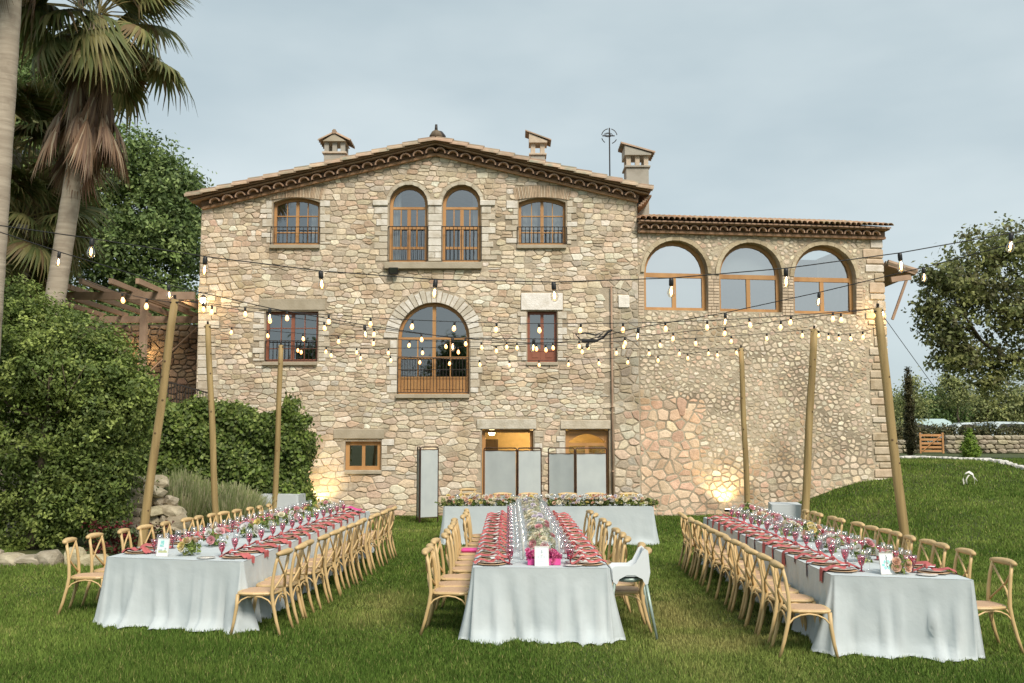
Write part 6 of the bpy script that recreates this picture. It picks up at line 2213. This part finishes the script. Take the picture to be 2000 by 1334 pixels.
def setting(T, x, y, inward, where, i, hang=True, r=random.Random(5)):
    """x,y: point on the table edge; inward: unit vector to the table's middle"""
    z = T.top + .004
    iw = Vector(inward); la = Vector((-iw.y, iw.x))
    if iw.x < 0: la = -la
    rz = math.atan2(-iw.y, -iw.x)
    E = Vector((x, y))
    c = E + iw * .205
    nm = ORD[i]
    ds = f'{nm} place from the front, {where}'
    put(CHG, 'charger_plate', c.x, c.y, z, r.uniform(0, 3), f'wooden charger plate, {ds}', 'charger plate', 'wooden charger plates')
    put(PLT, 'dinner_plate', c.x, c.y, z + .018, 0, f'white dinner plate, {ds}', 'plate', 'white dinner plates')
    put(r.choice(NAPH if hang else NAPS), 'napkin', c.x, c.y, z + .004, rz + r.uniform(-.22, .22), f'knotted rose napkin, {ds}', 'napkin', 'knotted rose napkins')
    q = c + la * r.uniform(-.02, .02) + iw * .03
    put(MENU, 'name_card', q.x, q.y, z + .071, rz + r.uniform(-.4, .4), f'white name card, {ds}', 'card', 'name cards', tilt=r.uniform(-.1, .1))
    g = c + iw * .20 + la * r.uniform(-.02, .03)
    put(GOB, 'pink_goblet', g.x, g.y, z, 0, f'pink goblet, {ds}', 'goblet', 'pink goblets', r.uniform(.97, 1.04))
    g = c + iw * .23 + la * (.09 + r.uniform(-.01, .01))
    put(WIN, 'wine_glass', g.x, g.y, z, 0, f'clear wine glass, {ds}', 'wine glass', 'clear wine glasses')
    g = c + iw * .29 + la * (.15 + r.uniform(-.01, .01))
    put(FLU, 'champagne_flute', g.x, g.y, z, 0, f'champagne flute, {ds}', 'champagne flute', 'champagne flutes')
    if i < 4:
        g = c + la * .185; put(KNI, 'knife', g.x, g.y, z, rz + math.pi, f'table knife, {ds}', 'knife', 'table knives')
        g = c - la * .185; put(FOR, 'fork', g.x, g.y, z, rz + math.pi, f'table fork, {ds}', 'fork', 'table forks')

def row(T, pts, side, where_c, where_s, face, jit=.02, skip=()):
    """pts: top rail positions; face: +1 chairs look to +x"""
    for i, (x, y) in enumerate(pts):
        ox = .268 * face
        rz = (0 if face > 0 else math.pi) + rc.uniform(-.13, .13)
        xx = x + ox + rc.uniform(-jit, jit)
        # keep seat in front of the cloth
        if i not in skip: place_chair(xx, y, rz, f'cross back chair, {ORD[i]} from the front {where_c}', ground_z(xx, y))
    return pts

# left table
pr_ = solve_row([560, 586, 603, 630, 652, 668, 684, 697, 710, 723, 735, 747, 758, 768], -2.53, 11.3, -2.17, 18.2)
row(TL, pr_, 1, 'in the row right of the left table', '', -1)
pl_ = solve_row([137, 187, 241, 281, 324, 364, 391, 416, 437, 463, 488, 507, 526], -5.5, 12.6, -4.72, 18.1)
row(TL, pl_, 0, 'in the row left of the left table', '', 1)
# right table
ql_ = solve_row([1522, 1493, 1471, 1455, 1438, 1424, 1408, 1393, 1378, 1364, 1356, 1350, 1341, 1331], 2.70, 10.3, 2.83, 16.9)
row(TR, ql_, 0, 'in the row left of the right table', '', 1)
qr_ = solve_row([1961, 1883, 1837, 1812, 1776, 1746, 1727, 1704, 1673, 1642, 1626, 1600, 1586, 1571], 5.06, 10.2, 5.10, 17.3)
row(TR, qr_, 1, 'in the row right of the right table', '', -1)
# middle table
cl_ = [(-.93, y) for y in (11.35, 11.85, 12.45)] + [(-.86, y) for y in (13.2, 13.8, 14.4, 15.0, 15.6)] + [(-.78, y) for y in (16.3, 17.0, 17.7)]
row(TC, cl_, 0, 'in the row left of the middle table', '', 1)
cr_ = [(1.50, 11.45), (1.52, 12.0), (1.44, 12.75), (1.44, 13.3), (1.42, 13.9), (1.40, 15.0), (1.38, 15.6), (1.36, 16.7), (1.34, 17.3)]
row(TC, cr_, 1, 'in the row right of the middle table', '', -1)
# head table
for i, px in enumerate((921, 982, 1032, 1108, 1162, 1228)):
    q = atY(px, 963, 22.9)
    place_chair(q.x, 22.9 - .268, -math.pi / 2 + rc.uniform(-.06, .06), f'cross back chair behind the head table garland, {ORD[i]} from the left')
q = atY(916, 955, 24.9); place_chair(q.x, 24.6, -math.pi / 2 + .1, 'lone cross back chair by the stone wall, left of the door screens')

def settings(T, side, n, where, v0, v1, seed, hang=True, wid=None):
    r = random.Random(seed)
    for i in range(n):
        v = v0 + (v1 - v0) * i / (n - 1)
        e = T.at(0 if side == 0 else 1, v)
        o = T.at(1 if side == 0 else 0, v)
        iw = (o - e).normalized()
        setting(T, e.x, e.y + r.uniform(-.02, .02), iw, where, i, hang, r)
settings(TL, 1, 14, 'right side of the left table', .045, .93, 1)
settings(TL, 0, 13, 'left side of the left table', .06, .93, 2)
settings(TR, 0, 14, 'left side of the right table', .05, .94, 3)
settings(TR, 1, 14, 'right side of the right table', .06, .94, 4)
settings(TC, 0, 14, 'left side of the middle table', .035, .95, 5, hang=False)
settings(TC, 1, 14, 'right side of the middle table', .035, .95, 6, hang=False)

# ------------------------------------------------------------------ flowers
def blossom(col, seed, r=.045):
    rn = random.Random(seed); mb = MB()
    for ring, (n, rr, z, up) in enumerate(((7, 1.0, .15, .45), (6, .75, .35, .75), (5, .45, .5, .95))):
        for k in range(n):
            a = 6.283 * k / n + ring * .5 + rn.uniform(-.15, .15)
            c, s_ = math.cos(a), math.sin(a)
            w = rr * .62; R0 = rr * .25; R1 = rr * (1.0 if ring == 0 else .8); z1 = z + up * rr * .8
            f = rn.uniform(.88, 1.08); cc = tuple(min(.9, x * f) for x in col)
            P = [(c * R0, s_ * R0, z * .4), (c * R1 * .8 - s_ * w, s_ * R1 * .8 + c * w, z1 * .8), (c * R1 * 1.08, s_ * R1 * 1.08, z1), (c * R1 * .8 + s_ * w, s_ * R1 * .8 - c * w, z1 * .8)]
            mb.add([(p[0] * r, p[1] * r, p[2] * r) for p in P], [(0, 3, 2), (0, 2, 1)], cc)
    mb.lathe([(.001, .3 * r), (.2 * r, .55 * r), (.1 * r, .8 * r), (.001, .85 * r)], 6, col=tuple(x * .8 for x in col))
    return mb.mesh('blossom', M['petal'])
C_CREAM, C_WHITE, C_PEACH, C_PINK, C_YEL, C_LILAC = (.80, .74, .56), (.80, .78, .74), (.78, .50, .36), (.72, .36, .38), (.80, .66, .26), (.66, .60, .68)
BL = {k: [blossom(c, i * 7 + j, .05) for j in range(2)] for i, (k, c) in enumerate((('cream', C_CREAM), ('white', C_WHITE), ('peach', C_PEACH), ('pink', C_PINK), ('yellow', C_YEL), ('lilac', C_LILAC)))}
G_FLOR = [(.08, .12, .03), (.12, .16, .05), (.055, .08, .022), (.17, .20, .08)]
G_GYP = [(.27, .27, .24), (.31, .31, .285), (.22, .23, .18), (.13, .15, .09)]
rf = random.Random(44)
def bouquet(x, y, z, rx, ry, h, cols, n, label, pal=G_FLOR, nclump=26, group='flower arrangements on the tables', leafs=.045, bs=1.0):
    e = empty('flower_arrangement', (x, y, z), 0, label, 'flowers', group)
    mb = MB(); mb.lathe([(.001, .002), (.05, .004), (.06, .05), (.048, .075), (.04, .06)], 10); mb.build('vase', M['glass_clear'], e, local=True, smooth_=True)
    link(crown_mesh('foliage', [((x, y, z + h * .45), (rx, ry, h * .5), 1)], nclump, 12, leafs, .035, pal, rf.randint(0, 9999), origin=(x, y, z), squash=1.0), 'foliage', e)
    for k in range(n):
        a, b = rf.uniform(0, 6.28), rf.uniform(-.1, 1.2)
        p = (rx * math.cos(a) * math.cos(b), ry * math.sin(a) * math.cos(b), h * .42 + h * .55 * math.sin(b))
        q = Vector((math.cos(a) * math.cos(b), math.sin(a) * math.cos(b), math.sin(b) + .2)).to_track_quat('Z', 'Y').to_euler()
        place(rf.choice(BL[rf.choice(cols)]), 'blossom', e, p, q, bs * rf.uniform(.75, 1.15))
    return e
for nm, T, n, v0 in (('left', TL, 8, .055), ('right', TR, 8, .05)):
    for i in range(n):
        v = v0 + .9 * i / (n - 1) + (.0 if i == 0 else rf.uniform(-.02, .02))
        p = T.at(.50 + rf.uniform(-.04, .04) + (.02 if i == 0 else 0), v)
        bouquet(p.x, p.y, T.top + .004, .13, .13, .20 + .05 * (i % 2), [['peach', 'cream', 'yellow'], ['white', 'cream', 'pink'], ['white', 'lilac', 'pink']][i % 3], 9, f'bouquet of {["peach, cream and yellow", "white, cream and pink", "white, lilac and pink"][i % 3]} blossoms, {ORD[i]} from front, {nm} table')
for i in range(8):
    p = TC.at(.53, .14 + .83 * i / 7)
    bouquet(p.x, p.y, TC.top + .004, .15, .24, .30, ['white', 'cream', 'cream', 'pink'] if i < 3 else ['white', 'cream', 'lilac'], 11, f'airy white and cream bouquet, {ORD[i]} from the front on the middle table', pal=G_GYP, nclump=60, leafs=.03)
# garland along the head table
ge = empty('flower_garland', (.74, 20.72, .764), 0, 'long garland of greenery with pastel flowers lying along the front edge of the head table', 'garland')
gb_ = [((-1.33 + 4.15 * k / 15, 20.72, .83), (.20, .10, .085), 1) for k in range(16)]
link(crown_mesh('foliage', gb_, 430, 14, .05, .05, [(.05, .075, .018), (.08, .11, .03), (.035, .05, .015), (.13, .15, .05)], 91, origin=(.74, 20.72, .764), shell=.9), 'foliage', ge)
for k in range(260):
    x = -1.36 + 4.2 * rf.random()
    c = rf.choice(['cream', 'white', 'cream', 'peach', 'yellow', 'lilac', 'cream', 'peach', 'white'])
    zz = .05 + .17 * rf.random() ** 1.3
    place(rf.choice(BL[c]), 'blossom', ge, (x - .74, rf.uniform(-.12, .06), zz), (rf.uniform(.2, 1.3), rf.uniform(-.6, .6), 0), rf.uniform(.55, 1.05))
# glasses on the head table
for i in range(14):
    x = -1.15 + 3.8 * i / 13
    put(WIN, 'wine_glass', x, 21.05 + .05 * (i % 2), TH.top + .004, 0, f'clear wine glass behind the garland on the head table, {ORD[i]} from the left', 'wine glass', 'clear wine glasses')
# candle cylinders along the middle table
CYLM = disc([(.001, .0), (.045, .001), (.047, .01), (.047, .36), (.0455, .36), (.0455, .012), (.001, .01)], 14).mesh('glass_tube', M['cyl'], True)
CND = disc([(.001, .012), (.012, .012), (.011, .24), (.001, .242)], 8).mesh('candle', M['candle'], True)
k = 0
for i in range(8):
    for s in (0, 1):
        p = TC.at(.53 + (.13 if s else -.15), .10 + .85 * i / 7 + rf.uniform(-.01, .01))
        e = empty('candle_holder', (p.x, p.y, TC.top + .004), 0, f'tall glass candle cylinder {"right" if s else "left"} of the flower runner, {ORD[i]} from the front', 'candle holder', 'glass cylinder candle holders')
        place(CYLM, 'glass_tube', e, (0, 0, 0)); place(CND, 'candle', e, (0, 0, 0))

# pink tray and framed cards at the table fronts
p = TC.at(.53, .045)
tr = empty('petal_tray', (p.x, p.y, TC.top + .004), 0, 'bright pink tray heaped with magenta flower petals behind the middle table card', 'petal tray')
PK, PK2 = (.80, .22, .42), (.66, .10, .30)
mb = MB()
for (c, d) in (((0, 0, .012), (.36, .24, .02)), ((0, -.115, .04), (.36, .012, .06)), ((0, .115, .06), (.36, .012, .10)), ((-.175, 0, .04), (.012, .24, .06)), ((.175, 0, .04), (.012, .24, .06))): mb.box(c, d)
mb.build('tray', M['magenta'], tr, local=True)
pm = [blossom(PK, 301, .05), blossom((.80, .25, .42), 302, .05), blossom(PK2, 303, .045)]
for k in range(95):
    place(rf.choice(pm), 'blossom', tr, (rf.uniform(-.19, .19), rf.uniform(-.12, .12), rf.uniform(.04, .14)), (rf.uniform(-1, 1), rf.uniform(-1, 1), 0), rf.uniform(.4, .75))
def card(T, u, v, rz, style, label):
    p = T.at(u, v)
    e = empty('framed_card', (p.x, p.y, T.top + .004), rz, label, 'card', 'framed cards on the table fronts')
    w, h = .155, .215
    tilt = Matrix.Rotation(R(-9), 3, 'X')
    def bx(c, d, bev=0): 
        mb = MB(); mb.box(tilt @ Vector(c), d, tilt, bev=bev); return mb
    fr = MB()
    for (c, d) in (((0, 0, h - .004), (w, .012, .008)), ((0, 0, .006), (w, .012, .012)), ((-w / 2 + .004, 0, h / 2), (.008, .0118, h - .002)), ((w / 2 - .004, 0, h / 2), (.008, .0118, h - .002))): fr.box(tilt @ Vector(c), d, tilt)
    fr.box((0, .045, .06), (.03, .005, .14), Matrix.Rotation(R(25), 3, 'X'))
    fr.build('frame', M['china'], e, local=True)
    pap = bx((0, .001, h / 2), (w - .017, .004, h - .022)).build('paper', M['paper'], e, local=True)
    def ink(c, d, mt, rot=0):
        mb = MB(); mb.box(tilt @ Vector((c[0], -.0022 - c[2] * .0004, c[1])), (d[0], .001, d[1]), tilt @ Matrix.Rotation(rot, 3, 'Y')); return mb
    if style == 0:
        for (c, d, m_) in (((-.02, .165, 0), (.03, .035), 'ink_teal'), ((.0, .15, 1), (.014, .07), 'ink_teal'), ((-.02, .125, 2), (.05, .025), 'ink_teal'), ((0, .055, 0), (.12, .022), 'ink_olive'), ((-.03, .075, 1), (.05, .012), 'ink_grey'), ((.035, .092, 1), (.022, .02), 'ink_grey'), ((.03, .068, 2), (.03, .012), 'ink_olive')):
            ink(c, d, m_).build('print', M[m_], e, local=True)
    elif style == 1:
        mb = MB()
        for q in range(8): mb.v.extend([])
        ink((0, .155, 0), (.010, .034), 'ink_grey').build('print', M['ink_grey'], e, local=True)
        ink((0, .150, 1), (.018, .016), 'ink_grey', .78).build('print', M['ink_grey'], e, local=True)
        for k in range(7):
            ink((-.05 + k * .0165, .098 + (.012 if k % 3 == 0 else 0) * 0, 0), (.004, .030 if k % 2 else .020), 'ink_grey').build('print', M['ink_grey'], e, local=True)
        ink((0, .05, 0), (.07, .003), 'ink_grey').build('print', M['ink_grey'], e, local=True)
    else:
        for k in range(6):
            a = k * 1.05
            ink((.04 * math.cos(a), .095 + .035 * math.sin(a), 0), (.03, .025), 'ink_teal', a).build('wash', M['ink_teal'], e, local=True)
        zz = .185
        for k in range(8):
            ink((0 + (.002 if k % 2 else -.002), zz, 4), (.012 if k % 3 else .007, .010), 'ink').build('print', M['ink'], e, local=True)
            zz -= .0155
    return e
q = TL.at(.38, .030); card(TL, .36, .03, -.28, 0, 'white framed card with a turquoise drawing at the front of the left table')
card(TC, .51, .018, 0, 1, 'white framed card with pale grey lettering before the pink tray on the middle table')
card(TR, .46, .03, .2, 2, 'white framed card with dark vertical lettering at the front of the right table')
for (T, u, v, lab) in ((TL, .70, .022, 'small white bread plate at the front right of the left table'), (TC, .74, .02, 'small white bread plate right of the card on the middle table'), (TR, .74, .03, 'small white bread plate right of the card on the right table'), (TC, .76, .055, 'second small white bread plate, stacked behind the first on the middle table')):
    p = T.at(u, v); put(SAU, 'bread_plate', p.x, p.y, T.top + .004, 0, lab, 'plate', None, 1.25)
p = TL.at(.86, .91)
mb = MB(); V = []
for i in range(7):
    for j in range(5): V.append((-.22 + .44 * i / 6, -.1 + .2 * j / 4, .02 + .05 * math.exp(-((i - 2) / 2.0) ** 2) + .01 * math.sin(i * 2 + j)))
mb.add(V, [(i * 5 + j, (i + 1) * 5 + j, (i + 1) * 5 + j + 1, i * 5 + j + 1) for i in range(6) for j in range(4)])
o = mb.build('magenta_napkin', M['magenta'], smooth_=True, label='bright magenta folded cloth at the far end of the left table', cat='napkin'); o.location = (p.x, p.y, TL.top + .06); o.rotation_euler = (0, 0, -.4)
mb = MB(); mb.box((0, 0, .03), (.26, .16, .055), bev=.02)
o = mb.build('magenta_pouch', M['magenta'], label='magenta pouch lying on a chair seat left of the middle table', cat='pouch'); o.location = (cl_[6][0] + .24, cl_[6][1] , .469)

# ------------------------------------------------------------------ high chair
hc = empty('high_chair', (1.285, 11.16, 0), math.pi, 'white plastic baby high chair with grey green legs beside the middle table', 'high chair')
mb = MB()
def shell_ring(z, k): return z
# profile of the side wall (x toward the table), mirrored
prof = [(-.19, .58), (-.215, .70), (-.195, .93), (-.165, .955), (-.13, .93), (-.06, .80), (.0, .765), (.17, .765), (.20, .74), (.19, .60), (.15, .57), (.12, .63), (.04, .67), (-.05, .67), (-.13, .63), (-.16, .57)]
for s in (-1, 1):
    mb.poly_extrude([(x, s * .175, z) for x, z in (prof if s < 0 else list(reversed(prof)))], (0, s * -.014, 0))
mb.poly_extrude([(-.20, -.16, .62), (-.20, .16, .62), (-.175, .15, .94), (-.175, -.15, .94)], (.014, 0, 0))
mb.poly_extrude([(-.19, -.165, .655), (.19, -.165, .655), (.19, .165, .655), (-.19, .165, .655)], (0, 0, .014))
mb.poly_extrude([(.185, -.165, .62), (.185, .165, .62), (.195, .165, .745), (.195, -.165, .745)], (.014, 0, 0))
mb.build('seat_shell', M['plastic_white'], hc, local=True)
mb = MB(); mb.lathe([(.001, -.02), (.13, -.01), (.15, .03), (.001, .035)], 14, (0, 0, .60)); mb.build('seat_underside', M['grey_green'], hc, local=True, smooth_=True)
for sx in (-1, 1):
    for sy in (-1, 1):
        mb = MB(); mb.tube([(sx * .165, sy * .15, .62), (sx * .27, sy * .25, 0)], [.017, .014], 8); mb.build('leg', M['grey_green'], hc, local=True, smooth_=True)

# ------------------------------------------------------------------ folding screens
def screen(pts, h, h_fab, label):
    e = empty('folding_screen', (pts[0][0], pts[0][1], 0), 0, label, 'folding screen', 'grey folding screens before the doors')
    for i in range(len(pts) - 1):
        a, b = Vector((pts[i][0], pts[i][1], 0)), Vector((pts[i + 1][0], pts[i + 1][1], 0))
        u = (b - a).normalized(); g = .018
        a2, b2 = a + u * g, b - u * g
        r = .06; P = [a2 + Vector((0, 0, .01)), a2 + Vector((0, 0, h - r))]
        for k in range(1, 5):
            t = math.pi / 2 * k / 5; P.append(a2 + u * (r - r * math.cos(t)) + Vector((0, 0, h - r + r * math.sin(t))))
        for k in range(0, 5):
            t = math.pi / 2 * (1 - k / 5); P.append(b2 - u * (r - r * math.cos(t)) + Vector((0, 0, h - r + r * math.sin(t))))
        P += [b2 + Vector((0, 0, h - r)), b2 + Vector((0, 0, .01))]
        mb = MB(); mb.tube(P, .016, 7); mb.tube([a2 + Vector((0, 0, .14)), b2 + Vector((0, 0, .14))], .011, 6); mb.tube([a2 + Vector((0, 0, h_fab + .01)), b2 + Vector((0, 0, h_fab + .01))], .010, 6)
        mb.build('frame', M['brown_tube'], e)
        mb = MB(); n = 8; V = []
        nn = Vector((-u.y, u.x, 0))
        for k in range(n + 1):
            q = a2.lerp(b2, .03 + .94 * k / n) + nn * .006 * math.sin(k * 1.3)
            V += [(q.x, q.y, .16), (q.x, q.y, h_fab)]
        mb.add(V, [(2 * k, 2 * k + 2, 2 * k + 3, 2 * k + 1) for k in range(n)])
        mb.build('fabric_panel', M['screen'], e, smooth_=True)
def gx(px, Y): return atY(px, 900, Y).x
def zpx(py, Y): return atY(1000, py, Y).z
Ys = 25.5
screen([(gx(815, 26.1), 26.1), (gx(820, 25.45), 25.45), (gx(857, 25.75), 25.75)], zpx(873, Ys), zpx(879, Ys), 'grey folding screen standing alone left of the doors, half closed')
screen([(gx(944, 26.2), 26.2), (gx(1010.5, 25.9), 25.9), (gx(1058, 26.3), 26.3)], zpx(875, 26), zpx(881, 26), 'grey two panel folding screen before the left lit door')
screen([(gx(1070, 26.3), 26.3), (gx(1123.5, 25.9), 25.9), (gx(1186, 26.15), 26.15)], zpx(875, 26), zpx(887, 26), 'grey two panel folding screen before the right lit door')
